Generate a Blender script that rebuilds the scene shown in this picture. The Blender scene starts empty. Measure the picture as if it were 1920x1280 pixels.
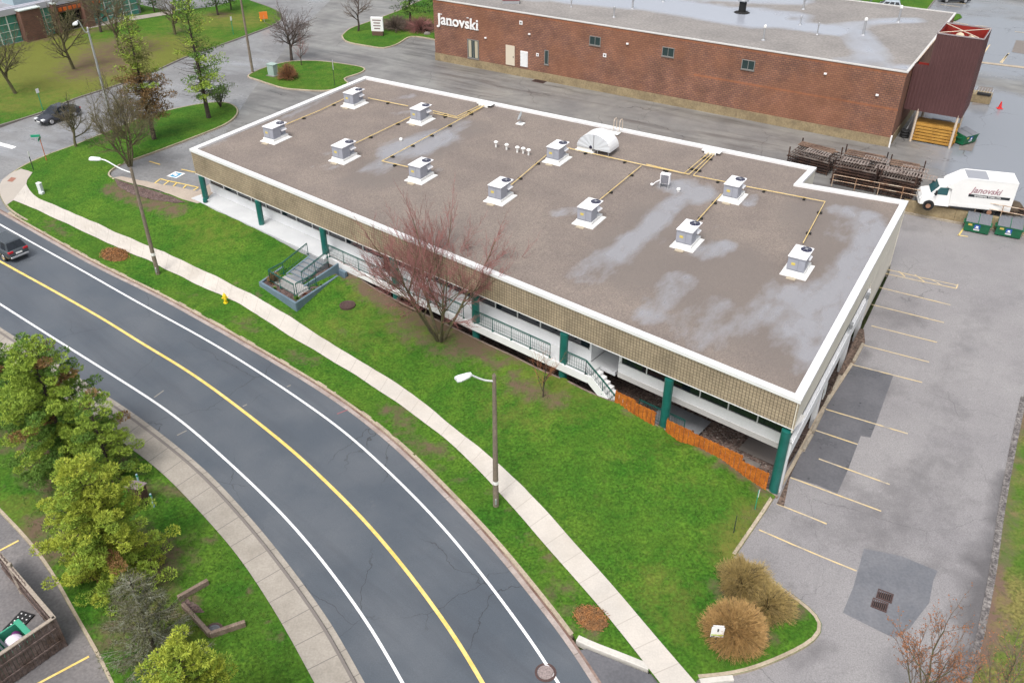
import bpy, bmesh, math, random
from mathutils import Vector, Matrix, geometry, noise
R = math.radians
sc = bpy.context.scene
COL = sc.collection
# ------------------------------------------------------------------ camera
CZ = 34.0; FPX = 1650.0; PITCH = R(34.0)
cam = bpy.data.cameras.new("camera"); camo = bpy.data.objects.new("camera", cam); COL.objects.link(camo)
camo.location = (0, 0, CZ); camo.rotation_euler = (R(90) - PITCH, 0, 0)
cam.sensor_width = 36.0; cam.lens = FPX / 1920 * 36.0; cam.clip_end = 5000; cam.clip_start = 0.5
sc.camera = camo
# ------------------------------------------------------------------ world, sun, exposure
SUN_EL, SUN_AZ = R(60), R(205)          # azimuth from +Y towards +X
w = bpy.data.worlds.new("World"); sc.world = w; w.use_nodes = True
nt = w.node_tree; nt.nodes.clear()
sky = nt.nodes.new("ShaderNodeTexSky"); sky.sky_type = 'NISHITA'; sky.sun_disc = False
sky.sun_elevation = SUN_EL; sky.sun_rotation = SUN_AZ; sky.dust_density = 6.0; sky.air_density = 1.2; sky.ozone_density = 1.5
bw = nt.nodes.new("ShaderNodeHueSaturation"); bw.inputs['Saturation'].default_value = 0.35
bg = nt.nodes.new("ShaderNodeBackground"); bg.inputs[1].default_value = 0.15
wo = nt.nodes.new("ShaderNodeOutputWorld")
nt.links.new(sky.outputs[0], bw.inputs['Color']); nt.links.new(bw.outputs[0], bg.inputs[0]); nt.links.new(bg.outputs[0], wo.inputs[0])
sl = bpy.data.lights.new("sun", 'SUN'); sl.energy = 1.1; sl.angle = R(16); sl.color = (1, .97, .93)
so = bpy.data.objects.new("sun", sl); COL.objects.link(so)
so.rotation_euler = (R(90) - SUN_EL, 0, -SUN_AZ + math.pi)
so.rotation_euler = Vector((math.sin(SUN_AZ) * math.cos(SUN_EL), math.cos(SUN_AZ) * math.cos(SUN_EL), math.sin(SUN_EL))).to_track_quat('Z', 'Y').to_euler()
so.location = (0, 60, 60)
sc.view_settings.view_transform = 'Standard'; sc.view_settings.look = 'None'; sc.view_settings.gamma = 1
sc.view_settings.exposure = 0.4
# ------------------------------------------------------------------ camera rays -> real positions
def ray(px, py):
    return Vector((px - 960, FPX * math.cos(PITCH) + (640 - py) * math.sin(PITCH), -FPX * math.sin(PITCH) + (640 - py) * math.cos(PITCH)))
def ap(px, py, z):
    d = ray(px, py); k = (z - CZ) / d.z
    return Vector((d.x * k, d.y * k, z))
A0 = ap(356, 279, 6.0); F0 = ap(1501, 750, 6.0); G0 = ap(1702, 377, 6.0); B0 = ap(685, 143, 6.0)
A2 = Vector((A0.x, A0.y)); SD = (Vector((F0.x, F0.y)) - A2).normalized(); TD = Vector((-SD.y, SD.x))
def st(x, y):
    q = Vector((x, y)) - A2; return q.dot(SD), q.dot(TD)
def S(s, t, z=0.0):
    p = A2 + SD * s + TD * t; return Vector((p.x, p.y, z))
W1 = ap(1704, 380, 1.5); W2 = ap(1873, 412, 1.5)          # top of the yard retaining wall
WD = Vector((W2.x - W1.x, W2.y - W1.y)).normalized(); WN = Vector((-WD.y, WD.x))
def lerpt(tab, x):
    if x <= tab[0][0]: return tab[0][1]
    for (a, u), (b, v) in zip(tab, tab[1:]):
        if x <= b: return u + (v - u) * (x - a) / (b - a)
    return tab[-1][1]
PT = [(-5, 1.5), (16, 1.4), (20, .8), (24, .4), (39, .3), (44, .45), (47, .2), (51.5, .15), (53, -.3), (54.5, -.85), (62, -.9)]
RT = [(-60, 1.4), (-30, .95), (0, .25), (20, -.15), (54, -1.05), (90, -2.0), (140, -3.0)]
def hraw(x, y):
    s, t = st(x, y)
    if t > 0:
        if s > 46 and t > 2 or s > 52: return -.85 + 1.4 * min(t / 28, 1.0)
        return 1.5 if s < 10 else lerpt(PT, s) if t < 3 else 1.5
    a = min(max((-t - .3) / 8.5, 0), 1); a = a * a * (3 - 2 * a)
    return lerpt(PT, s) * (1 - a) + lerpt(RT, s) * a
GR = 3.0; _hc = {}
def hn(i, j):
    k = (i, j)
    if k not in _hc: _hc[k] = hraw(i * GR, j * GR)
    return _hc[k]
def hq(x, y):
    u, v = x / GR, y / GR; i, j = math.floor(u), math.floor(v); u -= i; v -= j
    if u >= v: return hn(i, j) * (1 - u) + hn(i + 1, j) * (u - v) + hn(i + 1, j + 1) * v
    return hn(i, j) * (1 - v) + hn(i, j + 1) * (v - u) + hn(i + 1, j + 1) * u
def gp(px, py, off=0.0):
    z = 0.0
    for _ in range(25):
        p = ap(px, py, z + off); z += (hq(p.x, p.y) - z) * .8
    p = ap(px, py, z + off); return p
def bp(px, py, off=0.0): return ap(px, py, 1.5 + off)
# ------------------------------------------------------------------ materials
MATS = {}
def lnk(nt, a, b): nt.links.new(a, b)
def mat(name, col, rough=.75, var=.0, vscale=1.0, col2=None, fine=0.0, fscale=30.0, bump=0.0, metal=0.0, spec=.5, ior=1.5, rvar=0.0, space='pos', detail=4):
    if name in MATS: return MATS[name]
    m = bpy.data.materials.new(name); m.use_nodes = True; nt = m.node_tree
    b = nt.nodes['Principled BSDF']; b.inputs['Roughness'].default_value = rough; b.inputs['Metallic'].default_value = metal
    b.inputs['IOR'].default_value = ior; b.inputs['Specular IOR Level'].default_value = spec
    b.inputs['Base Color'].default_value = (*col, 1)
    N = nt.nodes.new
    if space == 'pos': g = N('ShaderNodeNewGeometry'); cv = g.outputs['Position']
    else: g = N('ShaderNodeTexCoord'); cv = g.outputs['Object']
    m['cv'] = 0
    cur = None
    if col2 or var:
        n = N('ShaderNodeTexNoise'); n.inputs['Scale'].default_value = vscale; n.inputs['Detail'].default_value = detail; n.inputs['Roughness'].default_value = .6
        lnk(nt, cv, n.inputs['Vector'])
        mx = N('ShaderNodeMix'); mx.data_type = 'RGBA'
        c2 = col2 if col2 else tuple(c * (1 - var) for c in col)
        c1 = col if col2 else tuple(min(1, c * (1 + var)) for c in col)
        mx.inputs[6].default_value = (*c1, 1); mx.inputs[7].default_value = (*c2, 1)
        rp = N('ShaderNodeMapRange'); rp.inputs[1].default_value = .35; rp.inputs[2].default_value = .65
        lnk(nt, n.outputs['Fac'], rp.inputs[0]); lnk(nt, rp.outputs[0], mx.inputs[0]); cur = mx.outputs[2]
        if rvar:
            rr = N('ShaderNodeMapRange'); rr.inputs[3].default_value = max(0.03, rough - rvar); rr.inputs[4].default_value = min(1, rough + rvar)
            lnk(nt, rp.outputs[0], rr.inputs[0]); lnk(nt, rr.outputs[0], b.inputs['Roughness'])
    if fine:
        n2 = N('ShaderNodeTexNoise'); n2.inputs['Scale'].default_value = fscale; n2.inputs['Detail'].default_value = 2
        lnk(nt, cv, n2.inputs['Vector'])
        r2 = N('ShaderNodeMapRange'); r2.inputs[1].default_value = .3; r2.inputs[2].default_value = .7; r2.inputs[3].default_value = 1 - fine; r2.inputs[4].default_value = 1 + fine
        lnk(nt, n2.outputs['Fac'], r2.inputs[0])
        vm = N('ShaderNodeVectorMath'); vm.operation = 'SCALE'
        if cur: lnk(nt, cur, vm.inputs[0])
        else: vm.inputs[0].default_value = col
        lnk(nt, r2.outputs[0], vm.inputs['Scale']); cur = vm.outputs[0]
        if bump:
            bm_ = N('ShaderNodeBump'); bm_.inputs['Strength'].default_value = bump; bm_.inputs['Distance'].default_value = .05
            lnk(nt, n2.outputs['Fac'], bm_.inputs['Height']); lnk(nt, bm_.outputs[0], b.inputs['Normal'])
    if cur: lnk(nt, cur, b.inputs['Base Color'])
    MATS[name] = m; return m
def colsock(m):
    """current base colour source of a material: (tree, bsdf, socket or None)"""
    nt = m.node_tree; b = nt.nodes['Principled BSDF']; l = b.inputs['Base Color'].links
    return nt, b, (l[0].from_socket if l else None)
def overlay(m, fac, col, rough=None, k=1.0):
    """mix a colour (and a roughness) over the base colour by the socket fac"""
    nt, b, cur = colsock(m)
    f = fac
    if k != 1.0:
        mm = nt.nodes.new('ShaderNodeMath'); mm.operation = 'MULTIPLY'; mm.inputs[1].default_value = k; mm.use_clamp = True
        lnk(nt, fac, mm.inputs[0]); f = mm.outputs[0]
    mx = nt.nodes.new('ShaderNodeMix'); mx.data_type = 'RGBA'
    if cur: lnk(nt, cur, mx.inputs[6])
    else: mx.inputs[6].default_value = b.inputs['Base Color'].default_value
    mx.inputs[7].default_value = (*col, 1); lnk(nt, f, mx.inputs[0]); lnk(nt, mx.outputs[2], b.inputs['Base Color'])
    if rough is not None:
        rs = b.inputs['Roughness'].links
        m2 = nt.nodes.new('ShaderNodeMix'); m2.data_type = 'FLOAT'
        if rs: lnk(nt, rs[0].from_socket, m2.inputs[2])
        else: m2.inputs[2].default_value = b.inputs['Roughness'].default_value
        m2.inputs[3].default_value = rough; lnk(nt, f, m2.inputs[0]); lnk(nt, m2.outputs[0], b.inputs['Roughness'])
def cracks(m, scale=.25, width=.012, amt=.7, col=(.03, .03, .032)):
    nt = m.node_tree; N = nt.nodes.new
    g = N('ShaderNodeNewGeometry'); nz = N('ShaderNodeTexNoise'); nz.inputs['Scale'].default_value = .9; nz.inputs['Detail'].default_value = 5
    lnk(nt, g.outputs['Position'], nz.inputs['Vector'])
    ad = N('ShaderNodeMixRGB'); ad.blend_type = 'ADD'; ad.inputs[0].default_value = 1.6
    lnk(nt, g.outputs['Position'], ad.inputs[1]); lnk(nt, nz.outputs['Color'], ad.inputs[2])
    v = N('ShaderNodeTexVoronoi'); v.feature = 'DISTANCE_TO_EDGE'; v.inputs['Scale'].default_value = scale
    lnk(nt, ad.outputs[0], v.inputs['Vector'])
    mr = N('ShaderNodeMapRange'); mr.inputs[1].default_value = width; mr.inputs[2].default_value = width * .3; mr.inputs[3].default_value = 0; mr.inputs[4].default_value = amt
    lnk(nt, v.outputs['Distance'], mr.inputs[0])
    n2 = N('ShaderNodeTexNoise'); n2.inputs['Scale'].default_value = .13; n2.inputs['Detail'].default_value = 1
    lnk(nt, g.outputs['Position'], n2.inputs['Vector'])
    m3 = N('ShaderNodeMapRange'); m3.inputs[1].default_value = .44; m3.inputs[2].default_value = .56
    lnk(nt, n2.outputs['Fac'], m3.inputs[0])
    mu = N('ShaderNodeMath'); mu.operation = 'MULTIPLY'; lnk(nt, mr.outputs[0], mu.inputs[0]); lnk(nt, m3.outputs[0], mu.inputs[1])
    overlay(m, mu.outputs[0], col)
def attr_fac(m, name, nscale=1.2, namp=.9, lo=.35, hi=.6, detail=5, stretch=None):
    nt = m.node_tree; N = nt.nodes.new
    a = N('ShaderNodeAttribute'); a.attribute_name = name
    g = N('ShaderNodeNewGeometry'); n = N('ShaderNodeTexNoise'); n.inputs['Scale'].default_value = nscale; n.inputs['Detail'].default_value = detail; n.inputs['Roughness'].default_value = .65
    src = g.outputs['Position']
    if stretch:
        mp = N('ShaderNodeMapping'); mp.vector_type = 'TEXTURE'; mp.inputs['Rotation'].default_value = (0, 0, stretch[0]); mp.inputs['Scale'].default_value = (1 / stretch[1], 1 / stretch[2], 1)
        lnk(nt, src, mp.inputs[0]); src = mp.outputs[0]
    lnk(nt, src, n.inputs['Vector'])
    s = N('ShaderNodeMath'); s.operation = 'MULTIPLY_ADD'; s.inputs[1].default_value = namp; lnk(nt, n.outputs['Fac'], s.inputs[0]); lnk(nt, a.outputs['Fac'], s.inputs[2])
    s2 = N('ShaderNodeMath'); s2.operation = 'SUBTRACT'; s2.inputs[1].default_value = namp * .5; lnk(nt, s.outputs[0], s2.inputs[0])
    mr = N('ShaderNodeMapRange'); mr.inputs[1].default_value = lo; mr.inputs[2].default_value = hi; mr.clamp = True
    lnk(nt, s2.outputs[0], mr.inputs[0]); return mr.outputs[0]
def noise_fac(m, scale, lo, hi, detail=4, stretch=None):
    nt = m.node_tree; N = nt.nodes.new
    g = N('ShaderNodeNewGeometry'); n = N('ShaderNodeTexNoise'); n.inputs['Scale'].default_value = scale; n.inputs['Detail'].default_value = detail; n.inputs['Roughness'].default_value = .65
    src = g.outputs['Position']
    if stretch:
        mp = N('ShaderNodeMapping'); mp.vector_type = 'TEXTURE'; mp.inputs['Rotation'].default_value = (0, 0, stretch[0]); mp.inputs['Scale'].default_value = (1 / stretch[1], 1 / stretch[2], 1)
        lnk(nt, src, mp.inputs[0]); src = mp.outputs[0]
    lnk(nt, src, n.inputs['Vector'])
    mr = N('ShaderNodeMapRange'); mr.inputs[1].default_value = lo; mr.inputs[2].default_value = hi
    lnk(nt, n.outputs['Fac'], mr.inputs[0]); return mr.outputs[0]
def uvlines(m, period_u=None, period_v=None, wd=.02, col=(.1, .1, .1), k=1.0, uvname='uv'):
    nt = m.node_tree; N = nt.nodes.new
    a = N('ShaderNodeUVMap'); a.uv_map = uvname; sp = N('ShaderNodeSeparateXYZ'); lnk(nt, a.outputs[0], sp.inputs[0])
    outs = []
    for ax, per in ((0, period_u), (1, period_v)):
        if not per: continue
        d = N('ShaderNodeMath'); d.operation = 'DIVIDE'; d.inputs[1].default_value = per; lnk(nt, sp.outputs[ax], d.inputs[0])
        f = N('ShaderNodeMath'); f.operation = 'FRACT'; lnk(nt, d.outputs[0], f.inputs[0])
        c = N('ShaderNodeMath'); c.operation = 'LESS_THAN'; c.inputs[1].default_value = wd / per; lnk(nt, f.outputs[0], c.inputs[0]); outs.append(c.outputs[0])
    o = outs[0]
    if len(outs) > 1:
        mx = N('ShaderNodeMath'); mx.operation = 'MAXIMUM'; lnk(nt, outs[0], mx.inputs[0]); lnk(nt, outs[1], mx.inputs[1]); o = mx.outputs[0]
    overlay(m, o, col, k=k)
def brickmat(name, c1, c2, mortar, bw_, bh_, msize=.012, bump=.3, offset=.5, rough=.85, uvname='uv'):
    m = mat(name, c1, rough); nt = m.node_tree; N = nt.nodes.new
    a = N('ShaderNodeUVMap'); a.uv_map = uvname
    br = N('ShaderNodeTexBrick'); br.inputs['Scale'].default_value = 1; br.offset = offset
    br.inputs['Color1'].default_value = (*c1, 1); br.inputs['Color2'].default_value = (*c2, 1); br.inputs['Mortar'].default_value = (*mortar, 1)
    br.inputs['Brick Width'].default_value = bw_; br.inputs['Row Height'].default_value = bh_; br.inputs['Mortar Size'].default_value = msize; br.inputs['Bias'].default_value = 0
    lnk(nt, a.outputs[0], br.inputs['Vector']); b = nt.nodes['Principled BSDF']
    n = N('ShaderNodeTexNoise'); n.inputs['Scale'].default_value = .6; n.inputs['Detail'].default_value = 6; g = N('ShaderNodeNewGeometry'); lnk(nt, g.outputs['Position'], n.inputs['Vector'])
    mr = N('ShaderNodeMapRange'); mr.inputs[1].default_value = .3; mr.inputs[2].default_value = .7; mr.inputs[3].default_value = .78; mr.inputs[4].default_value = 1.2; lnk(nt, n.outputs['Fac'], mr.inputs[0])
    vm = N('ShaderNodeVectorMath'); vm.operation = 'SCALE'; lnk(nt, br.outputs['Color'], vm.inputs[0]); lnk(nt, mr.outputs[0], vm.inputs['Scale'])
    lnk(nt, vm.outputs[0], b.inputs['Base Color'])
    bm_ = N('ShaderNodeBump'); bm_.invert = True; bm_.inputs['Strength'].default_value = bump; bm_.inputs['Distance'].default_value = .02
    lnk(nt, br.outputs['Fac'], bm_.inputs['Height']); lnk(nt, bm_.outputs[0], b.inputs['Normal'])
    return m
# ------------------------------------------------------------------ mesh builder
class MB:
    def __init__(s): s.v = []; s.f = []; s.mi = []; s.m = 0; s.uv = None
    def quad(s, *p):
        b = len(s.v); s.v += [tuple(q) for q in p]; s.f.append(tuple(range(b, b + len(p)))); s.mi.append(s.m)
    def add(s, vs, fs):
        b = len(s.v); s.v += [tuple(q) for q in vs]
        for f in fs: s.f.append(tuple(b + i for i in f)); s.mi.append(s.m)
    def box(s, x0, x1, y0, y1, z0, z1, M=None):
        vs = [Vector((x, y, z)) for z in (z0, z1) for (x, y) in ((x0, y0), (x1, y0), (x1, y1), (x0, y1))]
        if M: vs = [M @ q for q in vs]
        s.add(vs, [(3, 2, 1, 0), (4, 5, 6, 7), (0, 1, 5, 4), (1, 2, 6, 5), (2, 3, 7, 6), (3, 0, 4, 7)]); return s
    def bbox(s, x0, x1, y0, y1, z0, z1, b=.02, M=None):
        """box with chamfered edges"""
        b = min(b, (x1 - x0) * .45, (y1 - y0) * .45, (z1 - z0) * .45)
        vs = []; 
        for z, i in ((z0, b), (z0 + b, 0), (z1 - b, 0), (z1, b)):
            for (x, y, dx, dy) in ((x0, y0, 1, 1), (x1, y0, -1, 1), (x1, y1, -1, -1), (x0, y1, 1, -1)):
                c = b if not i else b
                a_ = Vector((x + dx * (i + b), y + dy * i, z)); b_ = Vector((x + dx * i, y + dy * (i + b), z))
                if (dx * dy) > 0: vs += [b_, a_]
                else: vs += [a_, b_]
        if M: vs = [M @ q for q in vs]
        fs = [tuple(reversed(range(8))), tuple(range(24, 32))]
        for L in range(3):
            for i in range(8): fs.append((L * 8 + i, L * 8 + (i + 1) % 8, L * 8 + 8 + (i + 1) % 8, L * 8 + 8 + i))
        s.add(vs, fs); return s
    def cyl(s, p0, p1, r0, r1=None, n=10, cap=True):
        r1 = r0 if r1 is None else r1; p0, p1 = Vector(p0), Vector(p1); d = (p1 - p0)
        if d.length < 1e-6: return s
        d.normalize(); u = d.orthogonal().normalized(); v = d.cross(u)
        vs = []
        for p, r in ((p0, r0), (p1, r1)):
            for i in range(n):
                a = 2 * math.pi * i / n; vs.append(p + (u * math.cos(a) + v * math.sin(a)) * r)
        fs = [(i, (i + 1) % n, n + (i + 1) % n, n + i) for i in range(n)]
        if cap: fs += [tuple(reversed(range(n))), tuple(range(n, 2 * n))]
        s.add(vs, fs); return s
    def tube(s, pts, rs, n=6, cap=True):
        pts = [Vector(p) for p in pts]
        if not isinstance(rs, (list, tuple)): rs = [rs] * len(pts)
        vs = []; u = None
        for i, p in enumerate(pts):
            d = (pts[min(i + 1, len(pts) - 1)] - pts[max(i - 1, 0)]).normalized()
            if u is None: u = d.orthogonal().normalized()
            else:
                u = (u - d * u.dot(d))
                u = u.normalized() if u.length > 1e-4 else d.orthogonal().normalized()
            v = d.cross(u)
            for k in range(n):
                a = 2 * math.pi * k / n; vs.append(p + (u * math.cos(a) + v * math.sin(a)) * rs[i])
        fs = []
        for i in range(len(pts) - 1):
            for k in range(n): fs.append((i * n + k, i * n + (k + 1) % n, (i + 1) * n + (k + 1) % n, (i + 1) * n + k))
        if cap: fs += [tuple(reversed(range(n))), tuple(range((len(pts) - 1) * n, len(pts) * n))]
        s.add(vs, fs); return s
    def prism(s, poly, z0, z1, M=None):
        n = len(poly); vs = [Vector((x, y, z0)) for x, y in poly] + [Vector((x, y, z1)) for x, y in poly]
        if M: vs = [M @ q for q in vs]
        s.add(vs, [tuple(reversed(range(n))), tuple(range(n, 2 * n))] + [(i, (i + 1) % n, n + (i + 1) % n, n + i) for i in range(n)]); return s
    def loft(s, rings, cap=True):
        n = len(rings[0]); vs = [q for r in rings for q in r]; fs = []
        for i in range(len(rings) - 1):
            for k in range(n): fs.append((i * n + k, i * n + (k + 1) % n, (i + 1) * n + (k + 1) % n, (i + 1) * n + k))
        if cap: fs += [tuple(reversed(range(n))), tuple(range((len(rings) - 1) * n, len(rings) * n))]
        s.add(vs, fs); return s
    def lathe(s, prof, n=16, M=None):
        rings = [[Vector((r * math.cos(2 * math.pi * k / n), r * math.sin(2 * math.pi * k / n), z)) for k in range(n)] for r, z in prof]
        if M: rings = [[M @ q for q in r] for r in rings]
        return s.loft(rings)
    def sphere(s, c, rx, ry, rz, n=10, m=6):
        rings = []
        for j in range(m + 1):
            a = -math.pi / 2 + math.pi * j / m; r = max(math.cos(a), .02)
            rings.append([Vector((c[0] + rx * r * math.cos(2 * math.pi * k / n), c[1] + ry * r * math.sin(2 * math.pi * k / n), c[2] + rz * math.sin(a))) for k in range(n)])
        return s.loft(rings)
    def build(s, name, mats, parent=None, world=False, smooth=False, uvf=None, attrs=None):
        me = bpy.data.meshes.new(name); vs = s.v
        if world and parent is not None:
            Mi = pmat(parent).inverted(); vs = [Mi @ Vector(q) for q in vs]
        me.from_pydata([tuple(q) for q in vs], [], s.f); 
        if not isinstance(mats, (list, tuple)): mats = [mats]
        for m in mats: me.materials.append(m)
        if len(mats) > 1: me.polygons.foreach_set('material_index', s.mi)
        if smooth: me.polygons.foreach_set('use_smooth', [True] * len(me.polygons))
        if uvf:
            ul = me.uv_layers.new(name='uv')
            for l in me.loops: ul.data[l.index].uv = uvf(Vector(s.v[l.vertex_index]))
        me.update(); me.validate()
        o = bpy.data.objects.new(name, me); COL.objects.link(o)
        if parent is not None: o.parent = parent
        return o
def pmat(o):
    M = Matrix.Translation(o.location) @ o.rotation_euler.to_matrix().to_4x4()
    return (pmat(o.parent) @ M) if o.parent else M
def tag(o, label=None, cat=None, group=None, kind=None):
    if label: o['label'] = label
    if cat: o['category'] = cat
    if group: o['group'] = group
    if kind: o['kind'] = kind
    return o
def thing(name, label, cat, loc=(0, 0, 0), rz=0.0, group=None):
    o = bpy.data.objects.new(name, None); COL.objects.link(o); o.location = loc; o.rotation_euler = (0, 0, rz)
    o.empty_display_size = .3
    return tag(o, label, cat, group)
def copy_tree(o, parent=None):
    c = o.copy(); COL.objects.link(c)
    if parent is not None: c.parent = parent
    for ch in [x for x in COL.objects if x.parent == o and x != c]: copy_tree(ch, c)
    return c
def struct(o): o['kind'] = 'structure'; return o
# ------------------------------------------------------------------ curves and draped sheets
def crm(pts, step=.8):
    P = [Vector((p[0], p[1])) for p in pts]; P = [P[0] * 2 - P[1]] + P + [P[-1] * 2 - P[-2]]; out = []
    for i in range(1, len(P) - 2):
        a, b, c, d = P[i - 1:i + 3]; n = max(1, int((c - b).length / step))
        for k in range(n):
            t = k / n
            out.append(.5 * ((2 * b) + (c - a) * t + (2 * a - 5 * b + 4 * c - d) * t * t + (3 * b - a - 3 * c + d) * t ** 3))
    out.append(P[-2]); return out
def smoothc(pts, it=3):
    for _ in range(it): pts = [pts[0]] + [(pts[i - 1] + pts[i] * 2 + pts[i + 1]) / 4 for i in range(1, len(pts) - 1)] + [pts[-1]]
    return pts
def g2(lst, back=False): return [Vector((q.x, q.y)) for q in ((bp(*p) if back else gp(*p)) for p in lst)]
def ext(pts, a=0, b=0):
    pts = list(pts)
    if a: pts = [pts[0] + (pts[0] - pts[1]).normalized() * a] + pts
    if b: pts = pts + [pts[-1] + (pts[-1] - pts[-2]).normalized() * b]
    return pts
def offs(pts, d):
    out = []
    for i, p in enumerate(pts):
        t = (pts[min(i + 1, len(pts) - 1)] - pts[max(i - 1, 0)]).normalized(); out.append(p + Vector((-t.y, t.x)) * d)
    return out
def resample(pts, n):
    L = [0]
    for a, b in zip(pts, pts[1:]): L.append(L[-1] + (b - a).length)
    out = []; j = 0
    for k in range(n):
        x = L[-1] * k / (n - 1)
        while j < len(L) - 2 and L[j + 1] < x: j += 1
        f = (x - L[j]) / max(L[j + 1] - L[j], 1e-6); out.append(pts[j].lerp(pts[j + 1], f))
    return out
def Hf(x, y): return hq(x, y)
def Hb(x, y): return 1.5
def ribbon(name, ca, cb, off, m, H=Hf, step=.75, joint=True, kind='structure', parent=None, nacross=2):
    L = sum((b - a).length for a, b in zip(ca, ca[1:])); n = max(2, int(L / step) + 1)
    a = resample(ca, n); b = resample(cb, n); vs = []; fs = []; uv = []
    l = 0
    for i in range(n):
        if i: l += (a[i].lerp(b[i], .5) - a[i - 1].lerp(b[i - 1], .5)).length
        for k in range(nacross):
            q = a[i].lerp(b[i], k / (nacross - 1)); vs.append((q.x, q.y, H(q.x, q.y) + off)); uv.append((l, k / (nacross - 1) * (a[i] - b[i]).length))
    for i in range(n - 1):
        for k in range(nacross - 1):
            j = i * nacross + k; fs.append((j, j + nacross, j + nacross + 1, j + 1))
    me = bpy.data.meshes.new(name); me.from_pydata(vs, [], fs); me.materials.append(m)
    ul = me.uv_layers.new(name='uv')
    for lp in me.loops: ul.data[lp.index].uv = uv[lp.vertex_index]
    me.update()
    o = bpy.data.objects.new(name, me); COL.objects.link(o)
    if kind: o['kind'] = kind
    if parent: o.parent = parent
    # make normals face up
    if me.polygons and me.polygons[0].normal.z < 0: me.flip_normals()
    return o
def curb(name, c, wd, h, m, H=Hf, base=-.25, lip=.03):
    """kerb stone swept along c (c = road-side foot, body lies to its left)"""
    inner = offs(c, wd); rings = []
    for p, q in zip(c, inner):
        r = p.lerp(q, lip / wd) if wd else p
        rings.append([Vector((p.x, p.y, H(p.x, p.y) + base)), Vector((p.x, p.y, H(p.x, p.y) + h - lip)), Vector((r.x, r.y, H(p.x, p.y) + h)), Vector((q.x, q.y, H(q.x, q.y) + h)), Vector((q.x, q.y, H(q.x, q.y) + base))])
    mb = MB(); mb.loft(rings); return struct(mb.build(name, m))
def drape(name, poly, off, m, H=Hf, grid=None, attrs=None, kind='structure', holes=None):
    loops = [[Vector((p[0], p[1], 0)) for p in poly]] + [[Vector((p[0], p[1], 0)) for p in h_] for h_ in (holes or [])]
    flat = [q for l in loops for q in l]; tris = geometry.tessellate_polygon(loops)
    bm = bmesh.new(); vs = [bm.verts.new(q) for q in flat]
    for t in tris:
        try: bm.faces.new([vs[i] for i in t])
        except ValueError: pass
    xs = [q.x for q in flat]; ys = [q.y for q in flat]
    flatH = H is Hb and grid is None
    if not flatH:
        g = grid or GR
        def cut(co, no):
            bmesh.ops.bisect_plane(bm, geom=bm.verts[:] + bm.edges[:] + bm.faces[:], plane_co=co, plane_no=no, dist=1e-5)
        for i in range(math.ceil(min(xs) / g), math.floor(max(xs) / g) + 1): cut((i * g, 0, 0), (1, 0, 0))
        for i in range(math.ceil(min(ys) / g), math.floor(max(ys) / g) + 1): cut((0, i * g, 0), (0, 1, 0))
        if H is Hf:
            d0 = min(x_ - y_ for x_ in (min(xs),) for y_ in (max(ys),)); d1 = max(xs) - min(ys)
            for i in range(math.ceil(d0 / GR), math.floor(d1 / GR) + 1): cut((i * GR, 0, 0), Vector((1, -1, 0)).normalized())
    for v in bm.verts: v.co.z = H(v.co.x, v.co.y) + off
    bmesh.ops.recalc_face_normals(bm, faces=bm.faces)
    me = bpy.data.meshes.new(name); bm.to_mesh(me); bm.free(); me.materials.append(m)
    if me.polygons and sum(p.normal.z for p in me.polygons) < 0: me.flip_normals()
    for an, fn in (attrs or {}).items():
        at = me.attributes.new(an, 'FLOAT', 'POINT'); at.data.foreach_set('value', [fn(v.co.x, v.co.y) for v in me.vertices])
    o = bpy.data.objects.new(name, me); COL.objects.link(o)
    if kind: o['kind'] = kind
    return o
def blobs(lst):
    """lst of ((x,y),(x2,y2),r,strength) capsules -> function"""
    L = []
    for a, b, r, k in lst: L.append((Vector((a[0], a[1])), Vector((b[0], b[1])), r, k))
    def fn(x, y):
        q = Vector((x, y)); w_ = 0
        for a, b, r, k in L:
            d = b - a; l2 = d.length_squared; t = 0 if l2 < 1e-6 else min(1, max(0, (q - a).dot(d) / l2)); e = (q - a - d * t).length
            if e < r * 1.8: w_ = max(w_, k * min(1, max(0, 1.5 - e / r)))
        return w_
    return fn
def gb(lst, back=False):
    f = bp if back else gp
    return [(f(a[0], a[1])[:2], f(a[2], a[3])[:2], a[4], a[5]) for a in lst]
def text_mesh(name, body, size, m, parent, M, bold=.0, shear=0.0, extrude=.01, spacing=1.0, wscale=1.0):
    cu = bpy.data.curves.new(name, 'FONT'); cu.body = body; cu.size = size; cu.offset = bold; cu.shear = shear; cu.extrude = extrude; cu.space_character = spacing
    cu.resolution_u = 3
    to = bpy.data.objects.new(name, cu); COL.objects.link(to); bpy.context.view_layer.update()
    me = bpy.data.meshes.new_from_object(to.evaluated_get(bpy.context.evaluated_depsgraph_get()))
    bpy.data.objects.remove(to); me.name = name
    me.transform(M @ Matrix.Diagonal((wscale, 1, 1, 1))); me.materials.clear(); me.materials.append(m)
    o = bpy.data.objects.new(name, me); COL.objects.link(o); o.parent = parent; return o
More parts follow.
